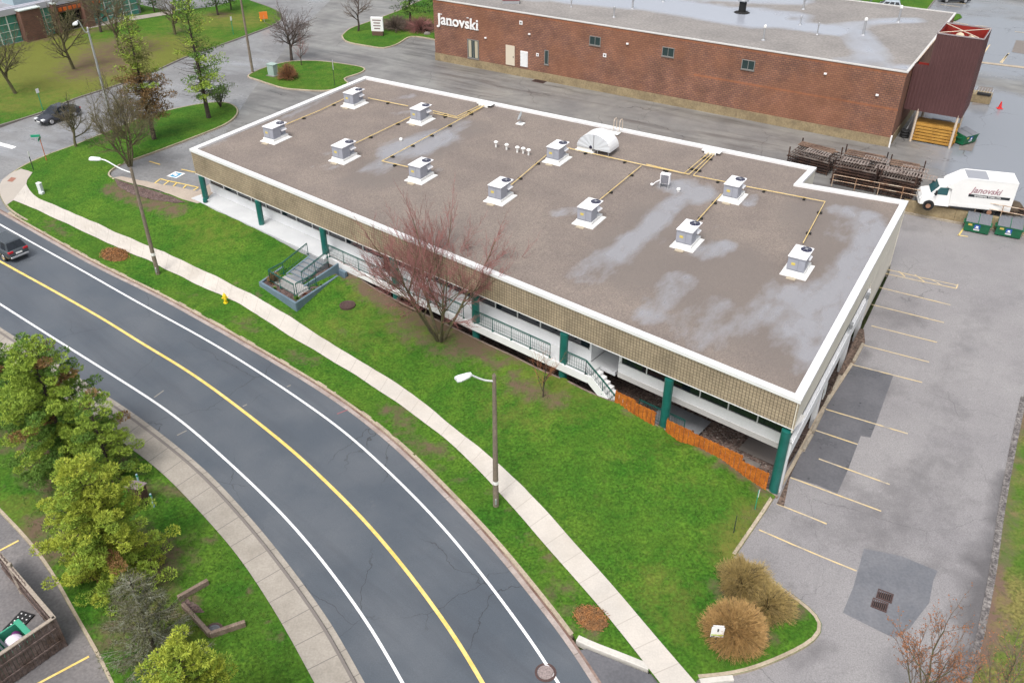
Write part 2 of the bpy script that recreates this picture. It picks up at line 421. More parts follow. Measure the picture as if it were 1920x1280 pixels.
# ================================================================== SETTING: ground, roads, lawns
asph = mat('road_asphalt', (.080, .094, .112), .42, col2=(.108, .12, .136), vscale=.2, fine=.12, fscale=24, bump=.06, rvar=.1)
overlay(asph, noise_fac(asph, .5, .66, .78, 6), (.19, .185, .18), k=.5); overlay(asph, noise_fac(asph, .8, .5, .7, 6, (R(-42), .08, .9)), (.065, .072, .085), k=.5); cracks(asph, .16, .004, .7)
lotm = mat('worn_asphalt', (.27, .258, .258), .55, col2=(.215, .205, .21), vscale=.14, fine=.2, fscale=16, bump=.1, rvar=.12, detail=6)
overlay(lotm, noise_fac(lotm, .35, .55, .8, 7), (.12, .115, .12), .35, k=.6); overlay(lotm, noise_fac(lotm, .6, .56, .75, 6, (R(59), .12, .8)), (.17, .165, .17), .4, k=.55); cracks(lotm, .12, .0022, .42)
lanem = mat('lane_asphalt', (.25, .245, .23), .5, col2=(.16, .155, .152), vscale=.2, fine=.14, fscale=18, bump=.08, rvar=.15, detail=7)
overlay(lanem, noise_fac(lanem, 1.0, .47, .68, 8, (R(-31), .12, 1.0)), (.085, .08, .078), .3, k=.75)
overlay(lanem, attr_fac(lanem, 'wet', .25, .7, .3, .7), (.22, .235, .26), .12); cracks(lanem, .13, .004, .7)  # wet yard: bluish tone paints the reflected sky into the asphalt colour
sidm = mat('side_road_asphalt', (.25, .247, .245), .38, col2=(.165, .163, .166), vscale=.15, fine=.15, fscale=5, rvar=.15, detail=6)
overlay(sidm, noise_fac(sidm, .3, .5, .7, 6, (R(-25), .35, 1.3)), (.3, .31, .33), .15, k=.7); cracks(sidm, .12, .003, .6)  # pale glossy streaks: wet sheen painted into the road colour
patch = mat('asphalt_patch', (.095, .095, .103), .36, col2=(.14, .138, .148), vscale=.35, fine=.12, fscale=8, rvar=.12, detail=6)
patch2 = mat('asphalt_patch_grey', (.135, .14, .155), .42, col2=(.17, .172, .185), vscale=.6, fine=.12, fscale=8, rvar=.1)
lawnm = mat('lawn_grass', (.033, .112, .010), .9, col2=(.076, .155, .016), vscale=.34, fine=.42, fscale=7, bump=.6, detail=7, spec=.15)
overlay(lawnm, noise_fac(lawnm, 2.2, .5, .72, 6), (.018, .075, .007), k=.8)
overlay(lawnm, noise_fac(lawnm, 1.1, .63, .78, 7), (.17, .16, .05), k=.35); overlay(lawnm, noise_fac(lawnm, .13, .46, .7, 5), (.085, .14, .018), k=.4)
overlay(lawnm, attr_fac(lawnm, 'dry', 1.0, 1.3, .15, .8, 7), (.18, .16, .04), k=.65)
overlay(lawnm, attr_fac(lawnm, 'bare', 1.5, 1.7, .28, .85, 8), (.135, .09, .065), k=.92)
drym = mat('verge_grass', (.17, .15, .05), .9, col2=(.07, .125, .018), vscale=.3, fine=.4, fscale=7, bump=.6, detail=7, spec=.15)
overlay(drym, attr_fac(drym, 'bare', 1.3, 1.0, .35, .6), (.15, .10, .075)); overlay(drym, attr_fac(drym, 'dry', 1.2, 1.6, .3, 1.2, 8), (.05, .14, .012), k=.8); overlay(drym, noise_fac(drym, .8, .52, .7, 7), (.2, .15, .07), k=.7); overlay(drym, noise_fac(drym, 3, .55, .7, 5), (.05, .08, .015), k=.6)
dirt = mat('bare_earth', (.12, .09, .075), .95, col2=(.07, .05, .04), vscale=1.2, fine=.4, fscale=8, bump=.6)
mulch = mat('bark_mulch', (.085, .05, .045), .95, col2=(.14, .10, .09), vscale=1.5, fine=.5, fscale=10, bump=.9)
conc = mat('pale_concrete', (.56, .515, .46), .75, col2=(.49, .455, .41), vscale=.5, fine=.06, fscale=12); uvlines(conc, 1.52, None,   .045, (.33, .29, .25), k=.6); overlay(conc, noise_fac(conc, .35, .5, .7, 6), (.43, .385, .33), k=.6)
conc2 = mat('old_concrete', (.36, .325, .28), .8, col2=(.295, .265, .225), vscale=.8, fine=.1, fscale=10, detail=6); uvlines(conc2, 1.52, None, .045, (.16, .14, .13), k=.85)
overlay(conc2, noise_fac(conc2, .7, .6, .75, 6), (.36, .33, .29), k=.5)
gut = mat('gutter_concrete', (.40, .34, .31), .7, col2=(.30, .25, .23), vscale=.9, fine=.12, fscale=9, detail=6); uvlines(gut, 3.0, None, .04, (.15, .12, .1), k=.8)
overlay(gut, noise_fac(gut, .5, .5, .7, 6), (.22, .15, .12), k=.6)
kerb = mat('kerb_concrete', (.43, .36, .27), .8, col2=(.33, .27, .20), vscale=.8, fine=.15, fscale=8, detail=6)
kerbw = mat('new_kerb_concrete', (.60, .57, .52), .7, col2=(.5, .48, .44), vscale=.8, fine=.05, fscale=8)
white = mat('white_road_paint', (.82, .82, .82), .55, fine=.08, fscale=4)
overlay(white, noise_fac(white, 3, .66, .74, 5), (.35, .35, .36), k=.6)
yell = mat('yellow_road_paint', (.72, .50, .12), .55, col2=(.80, .60, .22), vscale=2, fine=.08, fscale=5)
yelf = mat('faded_yellow_paint', (.66, .50, .24), .6, col2=(.5, .42, .30), vscale=1.2, fine=.1, fscale=6)
overlay(yelf, noise_fac(yelf, 1.3, .56, .66, 6), (.28, .265, .25), k=.85)

# --- base ground, one sheet reaching far beyond the picture
base = mat('ground_earth', (.10, .11, .05), .95, col2=(.07, .10, .03), vscale=.05, fine=.3, fscale=3)
mb = MB(); ring = [(-75, -20), (110, -20), (110, 200), (-75, 200)]; n = 31
def gz(x, y): return hq(x, y) if (Vector((x, y)) - W1.xy).dot(WN) < 0 else 1.5
def lerp(a, b, t): return a + (b - a) * t
xs = [-75 + 185 * i / n for i in range(n + 1)]; ys = [-20 + 220 * i / n for i in range(n + 1)]
far = [(-3000, -3000), (3000, -3000), (3000, 4000), (-3000, 4000)]
def gz(x, y):
    s_, t_ = st(x, y)
    if -4 < s_ < 57.5 and -2.5 < t_ < 33: return -1.75
    return (hq(x, y) if (Vector((x, y)) - W1.xy).dot(WN) < 1 else min(hq(x, y), 1.5)) - .4
N_ = 62; vs = []
xs = [-3000, -600, -200] + [-75 + 185 * i / N_ for i in range(N_ + 1)] + [250, 600, 3000]; ys = [-3000, -600, -100] + [-20 + 220 * i / N_ for i in range(N_ + 1)] + [350, 900, 4000]
for y in ys:
    for x in xs: vs.append((x, y, gz(max(-75, min(110, x)), max(-20, min(200, y)))))
nx = len(xs); mb.add(vs, [(j * nx + i, j * nx + i + 1, (j + 1) * nx + i + 1, (j + 1) * nx + i) for j in range(len(ys) - 1) for i in range(nx - 1)])
g_o = mb.build('ground', base); struct(g_o)

# --- main road curves (pixel positions turned into points on the ground)
e_in = g2([(0, 400), (70, 440), (175, 499), (275, 548), (325, 574), (425, 630), (480, 662), (567, 713), (652, 769), (730, 831), (792, 890), (857, 957), (910, 1014), (960, 1074), (1020, 1150), (1067, 1212), (1105, 1272)])
e_in = smoothc(crm(ext(e_in, 25, 30)), 6)
e_out = g2([(42, 640), (105, 680), (162, 717), (237, 765), (282, 797), (350, 850), (400, 894), (460, 959), (517, 1026), (580, 1109), (630, 1182), (682, 1276)])
e_out = smoothc(crm(ext(e_out, 60, 30)), 6)
w_in = smoothc(crm(ext(g2([(0, 421), (50, 449), (150, 505), (250, 562), (325, 603), (392, 640), (480, 694), (580, 761), (655, 817), (730, 885), (805, 960), (867, 1030), (910, 1085), (960, 1151), (1010, 1222), (1047, 1280)]), 25, 25)), 5)
y_c = smoothc(crm(ext(g2([(0, 490), (100, 545), (200, 602), (260, 640), (350, 694), (425, 747), (480, 789), (555, 850), (605, 897), (670, 961), (730, 1029), (780, 1092), (830, 1160), (867, 1215), (905, 1280)]), 30, 25)), 5)
w_out = smoothc(crm(ext(g2([(0, 570), (112, 641), (200, 696), (300, 760), (362, 807), (425, 863), (480, 914), (527, 961), (580, 1020), (630, 1084), (680, 1153), (717, 1212), (755, 1280)]), 40, 25)), 5)
i0 = g2([(0, 399)])[0]
# road surface: between the two edges
k_in = resample(e_in, 160); k_out = resample(e_out, 160)
struct(drape('road', k_in[::2] + [k_in[-1]] + [k_out[-1]] + k_out[::-2], 0.0, asph))
def line(name, c, wd, off, m, a=0, b=1):
    l = list(c); o = ribbon(name, offs(l, wd / 2), offs(l, -wd / 2), off, m, step=.6); return o
line('lane_marking', w_in, .15, .012, white); line('lane_marking', y_c, .2, .012, yell); line('lane_marking', w_out, .15, .012, white)
# gutters + kerbs. building side: left-of-travel when walking left->right in the picture is +normal
g_in = offs(e_in, .38); ribbon('gutter', e_in, g_in, .006, gut)
# cut the building-side kerb at the driveway and at the corner
def cutpts(c, p0, p1):
    a = min(range(len(c)), key=lambda i: (c[i] - p0).length); b = min(range(len(c)), key=lambda i: (c[i] - p1).length); return c[min(a, b):max(a, b) + 1]
ribbon('gutter_stain', offs(e_in, .27), offs(e_in, .40), .012, mat('gutter_grime', (.15, .085, .065), .7, col2=(.25, .18, .15), vscale=.6, fine=.2, fscale=8))
for a, b in (((289, 745), (307, 732)), ((332, 816), (350, 807)), ((455, 762), (463, 758)), ((632, 776), (652, 768)), ((538, 725), (545, 722))):
    p, q = g2([a, b]); ribbon('road_scratch', offs([p, q], .04), offs([p, q], -.04), .012, mat('pale_scratch' if a[0] != 632 else 'pink_survey_paint', (.30, .28, .25) if a[0] != 632 else (.30, .12, .13), .7))
c_left = cutpts(g_in, g2([(22, 398)])[0], g2([(1080, 1203)])[0])
g_out = offs(e_out, -.32)
ribbon('gutter', e_out, g_out, .006, conc2)
curb('kerb', g_out[::-1], .18, .12, conc2)
# corner return of the kerb towards the side street
corner = smoothc(crm(g2([(50, 416), (18, 396), (4, 377), (-2, 360), (4, 343), (16, 330), (38, 314), (87, 292), (140, 273), (200, 249), (267, 221), (325, 206), (375, 196), (418, 192), (441, 199), (449, 211), (438, 226), (418, 238), (350, 265), (275, 293), (228, 310), (207, 321), (202, 330), (216, 337)]), .5), 4)
g_corner = smoothc(crm(g2([(50, 428), (10, 404), (-8, 380), (-12, 358), (-6, 338), (8, 324)]), .5), 3)
full = corner[::-1]
kerb_main = [q for q in (corner[::-1])]
curb('kerb', offs(corner, 0)[::-1], -.2, .12, kerb) if False else None
def curbR(name, c, wd, h, m, H=Hf):  # body to the right of travel
    return curb(name, c[::-1], wd, h, m, H)
curb('kerb', c_left, .2, .12, kerb)
curbR('kerb', [q for q in corner][::-1][::-1], .18, .13, kerb) if False else None
cc = corner
# corner runs clockwise round the lawn seen from above, the lawn lies on its right-hand side
curb('kerb', cc[::-1], .18, .125, kerb)

# --- boulevard sidewalk of pale new concrete
sw_lo = g2([(25, 378), (60, 392), (100, 411), (150, 434), (215, 464), (292, 497), (350, 527), (425, 561), (480, 591), (522, 620), (557, 641), (652, 697), (730, 748), (780, 784), (855, 842), (905, 893), (960, 952), (1015, 1018), (1065, 1073), (1115, 1131), (1150, 1170), (1215, 1256), (1250, 1300)])
sw_hi = g2([(50, 347), (62, 369), (120, 395), (187, 423), (250, 452), (287, 467), (350, 495), (425, 531), (480, 559), (530, 588), (610, 640), (677, 681), (767, 737), (830, 788), (880, 828), (925, 863), (960, 896), (1022, 957), (1075, 1020), (1120, 1068), (1167, 1122), (1225, 1192), (1265, 1238), (1310, 1290)])
sw_lo = smoothc(crm(ext(sw_lo, 0, 8)), 3); sw_hi = smoothc(crm(ext(sw_hi, 0, 8)), 3)
ribbon('sidewalk', sw_hi, sw_lo, .165, conc, step=.4, nacross=5)
cp = g2([(3, 372), (-2, 352), (5, 340), (20, 328), (40, 319), (62, 326), (52, 340), (50, 349), (62, 369), (25, 379), (12, 388)])
drape('sidewalk', smoothc(cp, 0), .148, conc)
rampm = mat('tactile_plate', (.30, .14, .10), .8, fine=.2, fscale=20)
drape('tactile_plate', g2([(14, 343), (22, 335), (32, 337), (24, 344)]), .156, rampm)
# other side: grey sidewalk right behind the kerb
so_in = offs(g_out, -.18)
so_out = smoothc(crm(ext(g2([(30, 690), (95, 735), (175, 789), (217, 822), (280, 868), (325, 908), (372, 958), (437, 1031), (480, 1092), (527, 1166), (562, 1230), (590, 1282)]), 60, 30)), 4)
ribbon('sidewalk', so_in, so_out, .125, conc2, step=.5, nacross=4)

# --- lawns
lw = blobs(gb([(720, 600, 700, 560, 3.0, .35), (1000, 655, 1080, 690, 2.5, .5), (980, 760, 1100, 700, 3, .35), (430, 440, 380, 420, 2.5, .3), (620, 620, 720, 640, 2, .3), (1180, 860, 1300, 900, 2, .15), (1420, 1000, 1385, 1030, 1.6, .75), (1270, 1150, 1240, 1100, 1.6, .4), (1000, 1000, 1060, 1060, 1, .3), (1450, 970, 1440, 960, 1.2, .6),
                (90, 260, 60, 300, 2, .2), (760, 560, 840, 600, 2.5, .5)]))
bare = blobs(gb([(215, 355, 330, 395, 1.3, .75), (640, 505, 760, 560, .9, .9), (700, 545, 900, 640, 1.3, .95), (640, 510, 720, 550, .7, .9), (900, 640, 1000, 675, 1.0, .6), (780, 610, 860, 650, 2.2, .6), (900, 640, 1060, 690, .45, .8), (870, 650, 1000, 735, .6, .72), (960, 720, 1045, 755, .8, .75), (1060, 700, 1150, 745, .35, .9), (1150, 757, 1235, 805, .2, .85), (1235, 805, 1330, 850, .2, .85), (1330, 850, 1435, 925, .3, .9), (1360, 1180, 1420, 1190, .9, .9), (1370, 1110, 1480, 1130, 1.0, .8),
                   (90, 420, 120, 440, .8, .5), (440, 530, 520, 590, .3, .5), (540, 665, 600, 680, .7, .5), (735, 770, 760, 800, .8, .6), (750, 820, 830, 850, .7, .55), (780, 860, 850, 900, .6, .4), (450, 600, 475, 620, .7, .5), (1040, 1110, 1110, 1190, .8, .45), (340, 550, 390, 570, .3, .4), (500, 430, 590, 445, .3, .6), (960, 950, 1080, 1110, .2, .5), (990, 1010, 1060, 1120, .25, .5), (480, 570, 560, 610, .15, .6), (855, 845, 930, 930, .15, .6),
                   (640, 625, 660, 640, .6, .4), (1400, 985, 1440, 940, .5, .5)]))
edge = [g_in_ for g_in_ in offs(g_in, .1)]
bl = cutpts(offs(g_in, .12), g2([(22, 398)])[0], g2([(1080, 1203)])[0])
lot_curb = smoothc(crm(g2([(1600, 684), (1547, 766), (1525, 806), (1505, 845), (1480, 891), (1440, 953), (1400, 1012), (1379, 1043)]), .6), 2)
lot_c2 = smoothc(crm(g2([(1379, 1043), (1405, 1060), (1440, 1083), (1497, 1125), (1535, 1152), (1549, 1172), (1549, 1188), (1530, 1205), (1490, 1226), (1440, 1248), (1400, 1262), (1360, 1270), (1310, 1274)]), .5), 3)
ret = smoothc(crm(g2([(1080, 1203), (1100, 1213), (1150, 1232), (1215, 1258)]), .4), 2)
fac = [S(s, -.12).xy for s in [54.3, 50, 45, 40, 35, 30, 25, 19.5]]
inner_l = [S(s, t).xy for s, t in [(19.5, -.9), (15, -.9), (10, -.65), (4, -.65), (-.6, -.65), (-1.5, .3)]]
tail = g2([(345, 372), (300, 362), (262, 350), (216, 337)])
poly = [p for p in bl[::2]] + ret[::1] + g2([(1240, 1290), (1300, 1284)]) + lot_c2[::-1] + lot_curb[::-1][1:] 
poly = [q for q in poly if True]
# trim lot kerb above the building corner
cut_i = max(i for i, q in enumerate(poly) if True)
li = [q for q in lot_curb[::-1] if st(*q)[1] < -.1]
poly = [p for p in bl[::2]] + ret + g2([(1240, 1290), (1300, 1284)]) + lot_c2[::-1] + li[1:] + fac + inner_l + tail + corner[::-1][1:]
lawn1 = drape('lawn', poly, .12, lawnm, grid=1.0, attrs={'dry': lw, 'bare': bare})
curb('kerb', lot_c2, -.0001 - .19, .13, kerb) if False else None
curbR('kerb', lot_c2, .2, .13, kerb) if False else None
curb('kerb', lot_c2[::-1], .2, .13, kerb); curb('kerb', lot_curb[::-1], .2, .13, kerb)
curb('kerb', ret, .32, .15, kerbw)
curb('kerb', smoothc(crm(g2([(1310, 1274), (1340, 1270), (1372, 1267)]), .4), 1)[::-1], .3, .14, kerbw)
# driveway apron + right parking lot
lotp = g2([(1700, 560), (1620, 645), (1600, 684), (1547, 766), (1495, 845), (1425, 953), (1355, 1043), (1420, 1098), (1480, 1140), (1512, 1165), (1515, 1185), (1490, 1200), (1440, 1222), (1360, 1250), (1300, 1260), (1290, 1330), (1700, 1400), (1815, 1280), (1840, 1200), (1862, 1090), (1880, 960), (1902, 840), (1921, 735)])
Gc = S(*st(G0.x, G0.y)).xy
lotp = [Gc + Vector((-.5, -1.2))] + [S(54.6, .4).xy] + lotp[3:]
lotp = lotp[:-1] + g2([(1921, 735), (1990, 600)]) + [W1.xy + WD * 40 - WN * .1, W1.xy - WD * .5 - WN * .1]
overlay(lotm, attr_fac(lotm, 'stain', .9, 1.1, .2, .95, 8), (.075, .07, .072), .35, k=.75)
stn = blobs(gb([(1890, 900, 1868, 1060, .8, .9), (1860, 1060, 1835, 1180, 1.1, 1.0), (1835, 1180, 1812, 1280, .9, .9), (1700, 900, 1640, 1010, 1.6, .5), (1790, 760, 1740, 900, 1.2, .32), (1800, 860, 1745, 1060, .9, .4), (1660, 590, 1700, 600, 1.4, .55), (1610, 700, 1640, 720, 1.6, .6), (1500, 860, 1560, 900, 1.3, .4), (1420, 1040, 1480, 1100, .5, .4), (1540, 1210, 1480, 1245, .5, .5), (1450, 960, 1520, 1000, 1.8, .3), (1850, 560, 1760, 760, 1.2, .3), (1690, 420, 1740, 430, 1.4, .4), (1620, 650, 1560, 740, .8, .6), (1900, 980, 1880, 1000, .6, .6)]))
struct(drape('parking_lot', lotp, .004, lotm, grid=1.0, attrs={'stain': stn}))
drape('driveway', [k_in[i] + Vector((0, 0)) for i in range(len(k_in)) if (k_in[i] - g2([(1090, 1215)])[0]).length < .1] + [q for q in offs(cutpts(g_in, g2([(1085, 1205)])[0], g2([(1180, 1390)])[0]), 0)] + g2([(1300, 1400), (1330, 1290), (1290, 1278), (1215, 1262), (1150, 1236), (1100, 1216)]), .010, patch)
# right-hand strip of rough grass
lawn2 = drape('lawn', g2([(1921, 735), (1902, 840), (1880, 960), (1862, 1090), (1838, 1200), (1812, 1290), (1800, 1400), (2300, 1400), (2300, 700), (1990, 600)]), .03, drym, grid=1.5,
              attrs={'bare': blobs(gb([(1920, 760, 1890, 960, .5, .6), (1890, 960, 1865, 1060, .7, .7), (1862, 1060, 1830, 1230, .6, .8), (1880, 1150, 1900, 1250, 1.0, .4)])), 'dry': blobs(gb([(1950, 850, 1925, 1040, 2.0, .9)]))})
gr_m = mat('crumbled_edge', (.09, .08, .08), .9, col2=(.2, .185, .175), vscale=2.5, fine=.5, fscale=9, bump=.8)
rg = g2([(1921, 745), (1900, 845), (1880, 955), (1862, 1080), (1838, 1200), (1815, 1285)])
ribbon('crumbled_edge', offs(crm(rg), .12), offs(crm(rg), -.22), .034, gr_m)
# bottom-left lawn and lot
ll_c = smoothc(crm(ext(g2([(0, 962), (50, 1015), (95, 1075), (125, 1131), (160, 1192), (190, 1245), (208, 1285)]), 12, 10)), 2)
drape('lawn', so_out[20::2] + [so_out[-1]] + ll_c[::-1], .10, lawnm, grid=1.2,
      attrs={'dry': blobs(gb([(30, 950, 60, 1000, 1, .5), (250, 1100, 330, 1200, 1.6, .45)])), 'bare': blobs(gb([(60, 985, 90, 1040, .9, .8), (280, 1120, 200, 1200, 1.3, .6), (100, 870, 130, 900, 2, .7), (60, 800, 180, 880, 2, .9), (260, 910, 330, 930, .7, .6), (150, 1000, 280, 1060, 2, .9), (455, 1130, 475, 1150, .4, .5), (355, 1130, 350, 1150, .6, .6), (200, 1230, 260, 1180, .6, .5), (180, 790, 380, 975, .12, .5), (380, 980, 560, 1250, .12, .7)]))})
curb('kerb', ll_c[::-1], -.16, .12, kerb) if False else None
curb('kerb', ll_c, .16, .12, kerb)
wetlot = mat('wet_lot_asphalt', (.20, .185, .18), .4, col2=(.13, .125, .13), vscale=.3, fine=.18, fscale=8, rvar=.15, detail=6)
drape('parking_lot', ll_c + [ll_c[-1] + Vector((-30, -5)), ll_c[0] + Vector((-30, -10))], .0, wetlot)
for a, b in (((-20, 1042), (35, 1013)), ((60, 1287), (167, 1230))):
    p, q = g2([a, b]); ribbon('bay_line', offs([p, q], .06), offs([p, q], -.06), .012, yell)

# --- yard / lane behind the office building (flat, 1.5 m level)
wet = blobs(gb([(1850, 200, 1900, 330, 7, 1.0), (1900, 120, 1860, 50, 8, .8), (1880, 20, 1800, 20, 8, .6), (1800, 300, 1760, 270, 2.5, .8), (1920, 420, 1900, 400, 3, .5), (600, 60, 560, 90, 5, .2)], True))
back = [W1.xy - WD * .3, W1.xy + WD * 60, W1.xy + WD * 60 + WN * 150, Vector((-20, 230)), bp(445, 120).xy, bp(520, 160).xy, B0.xy + Vector((-1.5, 1)), S(0, 23).xy, B0.xy + Vector((.5, -.5)), ap(1530, 314, 6).xy - TD * .5, ap(1502, 343, 6).xy + Vector((.3, -.6))]
back = [W1.xy - WD * .3, W1.xy + WD * 60, W1.xy + WD * 60 + WN * 150, Vector((-20, 260)), bp(560, 60).xy, bp(470, 175).xy, S(-9, 8).xy, S(-4, 20).xy, ap(685, 143, 6).xy + SD * 1.0 - TD * .6, ap(1530, 314, 6).xy - TD * .6 - SD * .5, ap(1502, 343, 6).xy - TD * .4]
struct(drape('rear_lane', back, .004, lanem, H=Hb, grid=2.0, attrs={'wet': wet}))
# side street with its asphalt, everything upper left
side_poly = [bp(460, 300).xy, bp(560, 60).xy, Vector((-20, 260)), bp(300, -200).xy, bp(-400, 150).xy, bp(-300, 400).xy] + g2([(0, 404)]) + [q for q in g_corner] + g2([(90, 330), (200, 345)]) + [S(-2, 1).xy, S(-1, 8).xy, S(-4, 20).xy, ap(685, 143, 6).xy + SD * 2]
sp = [q for q in g2([(-10, 412), (70, 400), (215, 345), (330, 372), (398, 364)])] + [S(.5, 3).xy, S(-3, 22).xy, ap(685, 143, 6).xy + SD * 1, bp(800, 150).xy, bp(720, 20).xy, Vector((-20, 260)), bp(300, -200).xy, bp(-600, 100).xy, bp(-500, 420).xy]
struct(drape('side_street', sp, -.004, sidm, grid=3.0))
# lawns around the side street
lawnf = blobs(gb([(150, 130, 60, 110, 10, 1.0), (280, 100, 200, 140, 8, 1.0), (100, 60, 60, 100, 6, .8), (450, 40, 380, 40, 5, .7), (40, 190, 120, 170, 5, .6)], True))
baref = blobs(gb([(230, 90, 180, 130, 5, .75), (270, 90, 240, 110, 3, .6), (420, 30, 410, 28, 1.6, .7), (335, 55, 330, 60, 1.5, .5), (60, 80, 250, 45, 1.2, .6), (120, 130, 130, 135, 2, .4)], True))
far_c = smoothc(crm(g2([(-60, 262), (0, 240), (82, 212), (140, 187), (225, 160), (300, 131), (350, 108), (412, 87), (480, 62), (512, 50), (530, 38), (527, 25), (505, 14), (470, 2)]), 1.0), 2)
drape('lawn', far_c + [bp(460, -3).xy, bp(400, 14).xy, bp(320, 23).xy, bp(262, 10).xy, bp(255, -40).xy, bp(-200, -20).xy, bp(-200, 320).xy], .10, lawnm, grid=2.0, H=Hb, attrs={'dry': lawnf, 'bare': baref})
curb('kerb', far_c, .2, .12, conc2, H=Hb)
isl = [(470, 139), (490, 130), (520, 121), (547, 116), (580, 115), (605, 116), (645, 121), (680, 127), (686, 132), (676, 139), (645, 149), (655, 156), (650, 163), (612, 172), (560, 170), (530, 167), (500, 158), (480, 151), (462, 145)]
ic = smoothc(crm([bp(*p).xy for p in isl + isl[:1]], .6), 1); drape('lawn', ic, .10, lawnm, H=Hb, grid=1.5, attrs={'dry': lambda x, y: .15, 'bare': lambda x, y: .1}); curb('kerb', ic[::-1], .18, .12, kerb, H=Hb) if False else None
def loopkerb(c, H):
    ar = sum(a.x * b.y - b.x * a.y for a, b in zip(c, c[1:]))
    curb('kerb', c if ar > 0 else c[::-1], .18, .125, kerb, H=H)
loopkerb(ic, Hb)
isl3 = [(640, 68), (655, 55), (680, 46), (745, 22), (800, -2), (900, -30), (1000, 60), (850, 90), (815, 76), (792, 72), (770, 70), (745, 85), (720, 92), (690, 88), (655, 82), (643, 76), (640, 68)]
ic3 = smoothc(crm([bp(*p).xy for p in isl3], .8), 1)
drape('lawn', ic3, .10, lawnm, H=Hb, grid=1.5, attrs={'dry': blobs(gb([(780, 50, 800, 40, 4, .5)], True)), 'bare': blobs(gb([(745, 45, 810, 55, 2.5, .9)], True))}); loopkerb(ic3, Hb)
isl4 = [(1560, 40), (1590, -30), (1745, -40), (1752, 0), (1737, 19), (1765, 22), (1800, 28), (1804, 34), (1792, 40), (1700, 50)]
drape('lawn', [bp(*p).xy for p in isl4], .08, lawnm, H=Hb, grid=3, attrs={'dry': lambda x, y: 0, 'bare': lambda x, y: 0})
curb('kerb', crm([bp(*p).xy for p in [(1752, 0), (1737, 19)]], .8), .2, .12, conc2, H=Hb)
# path across the far lawn, concrete pads in the yard
ribbon('path', [bp(*p).xy for p in [(165, 48), (220, 36), (270, 30), (320, 22)]], [bp(*p).xy for p in [(165, 56), (225, 44), (275, 36), (330, 27)]], .13, conc2, H=Hb)
for pd in ([(1836, 162), (1862, 165), (1852, 197), (1822, 197)], [(1800, 270), (1815, 258), (1832, 262), (1822, 284), (1797, 281)], [(1905, 76), (1950, 80), (1940, 105), (1897, 98)]):
    drape('concrete_pad', [bp(*p).xy for p in pd], .02, conc2, H=Hb)
# yard divider kerb and bay lines top right
ribbon('kerb_line', [bp(1838, 116).xy, bp(1960, 130).xy], [bp(1838, 119).xy, bp(1960, 134).xy], .03, kerb, H=Hb)
for a, b, c, d in ((1780, 40, 1815, 47), (1878, 119, 1890, 102), (1845, 100, 1856, 84), (1764, 9, 1800, 14), (1770, 3, 1810, 8), (1875, 118, 1892, 100), (1780, 47, 1850, 50), (1903, 60, 1930, 63)):
    p, q = bp(a, b).xy, bp(c, d).xy; ribbon('bay_line', offs([p, q], .08), offs([p, q], -.08), .02, yelf, H=Hb)
# white stop bar and shadowless arrow on the side street
p, q = bp(-10, 262).xy, bp(25, 272).xy; ribbon('stop_line', offs([p, q], .25), offs([p, q], -.25), .02, white, H=Hf)
# --- left lot: hatched bays, access symbol, tan walkway, dark bed
tanc = mat('tan_concrete', (.42, .355, .29), .8, col2=(.36, .30, .25), vscale=.6, fine=.08, fscale=8)
drape('path', g2([(213, 336), (228, 333), (283, 344), (370, 361), (398, 345), (402, 362), (384, 380), (371, 384), (330, 371), (290, 357), (250, 347)]), .13, tanc)
drape('planting_bed', g2([(215, 338), (262, 352), (330, 374), (350, 382), (330, 384), (285, 377), (250, 368), (222, 352)]), .15, mulch)
yl = [((290, 344), (301, 336)), ((301, 336), (372, 352)), ((290, 344), (358, 360)), ((358, 360), (372, 352)), ((306, 348), (317, 340)), ((323, 352), (332, 343)), ((341, 356), (349, 348)), ((340, 318), (372, 325)), ((280, 303), (300, 309))]
for a, b in yl:
    p, q = g2([a, b]); ribbon('bay_line', offs([p, q], .07), offs([p, q], -.07), .03, yell)
blue = mat('blue_road_paint', (.05, .30, .50), .6)
drape('access_symbol', g2([(312, 331), (329, 322), (348, 326), (331, 335)]), .03, white)
drape('access_symbol', g2([(318, 331), (330, 324.3), (342, 326.5), (330, 333.2)]), .038, blue)
for a, b in (((325, 329), (333, 327)), ((328, 331), (334, 327.5)), ((324, 327), (330, 326))):
    p, q = g2([a, b]); ribbon('access_symbol', offs([p, q], .09), offs([p, q], -.09), .046, white)
# --- right lot markings and patches
bays = [((1654, 512), (1793, 541)), ((1661, 505), (1795, 535)), ((1793, 541), (1796, 533)), ((1649, 539), (1782, 572)), ((1634, 571), (1770, 605)), ((1634, 611), (1757, 642)), ((1619, 647), (1742, 679)), ((1599, 684), (1729, 717)), ((1548, 767), (1702, 813)), ((1527, 806), (1608, 833)), ((1535, 860), (1668, 908)), ((1482, 895), (1652, 958)), ((1456, 944), (1550, 982)), ((1423, 993), (1606, 1070))]
for a, b in bays:
    p, q = g2([a, b]); ribbon('bay_line', offs([p, q], .045), offs([p, q], -.045), .018, yelf)
for a, b in (((1685, 509), (1697, 519)), ((1715, 515), (1733, 528)), ((1748, 525), (1765, 535))):
    p, q = g2([a, b]); ribbon('bay_line', offs([p, q], .05), offs([p, q], -.05), .018, yelf)
for a, b in (((1797, 442), (1813, 420)), ((1795, 441), (1815, 444))):
    p, q = g2([a, b]); ribbon('bay_line', offs([p, q], .06), offs([p, q], -.06), .02, yell)
drape('asphalt_patch', g2([(1590, 676), (1599, 684), (1675, 704), (1660, 745), (1644, 790), (1632, 820), (1614, 817), (1590, 880), (1570, 925), (1530, 908), (1480, 893), (1505, 848), (1545, 770), (1560, 740)]), .010, patch)
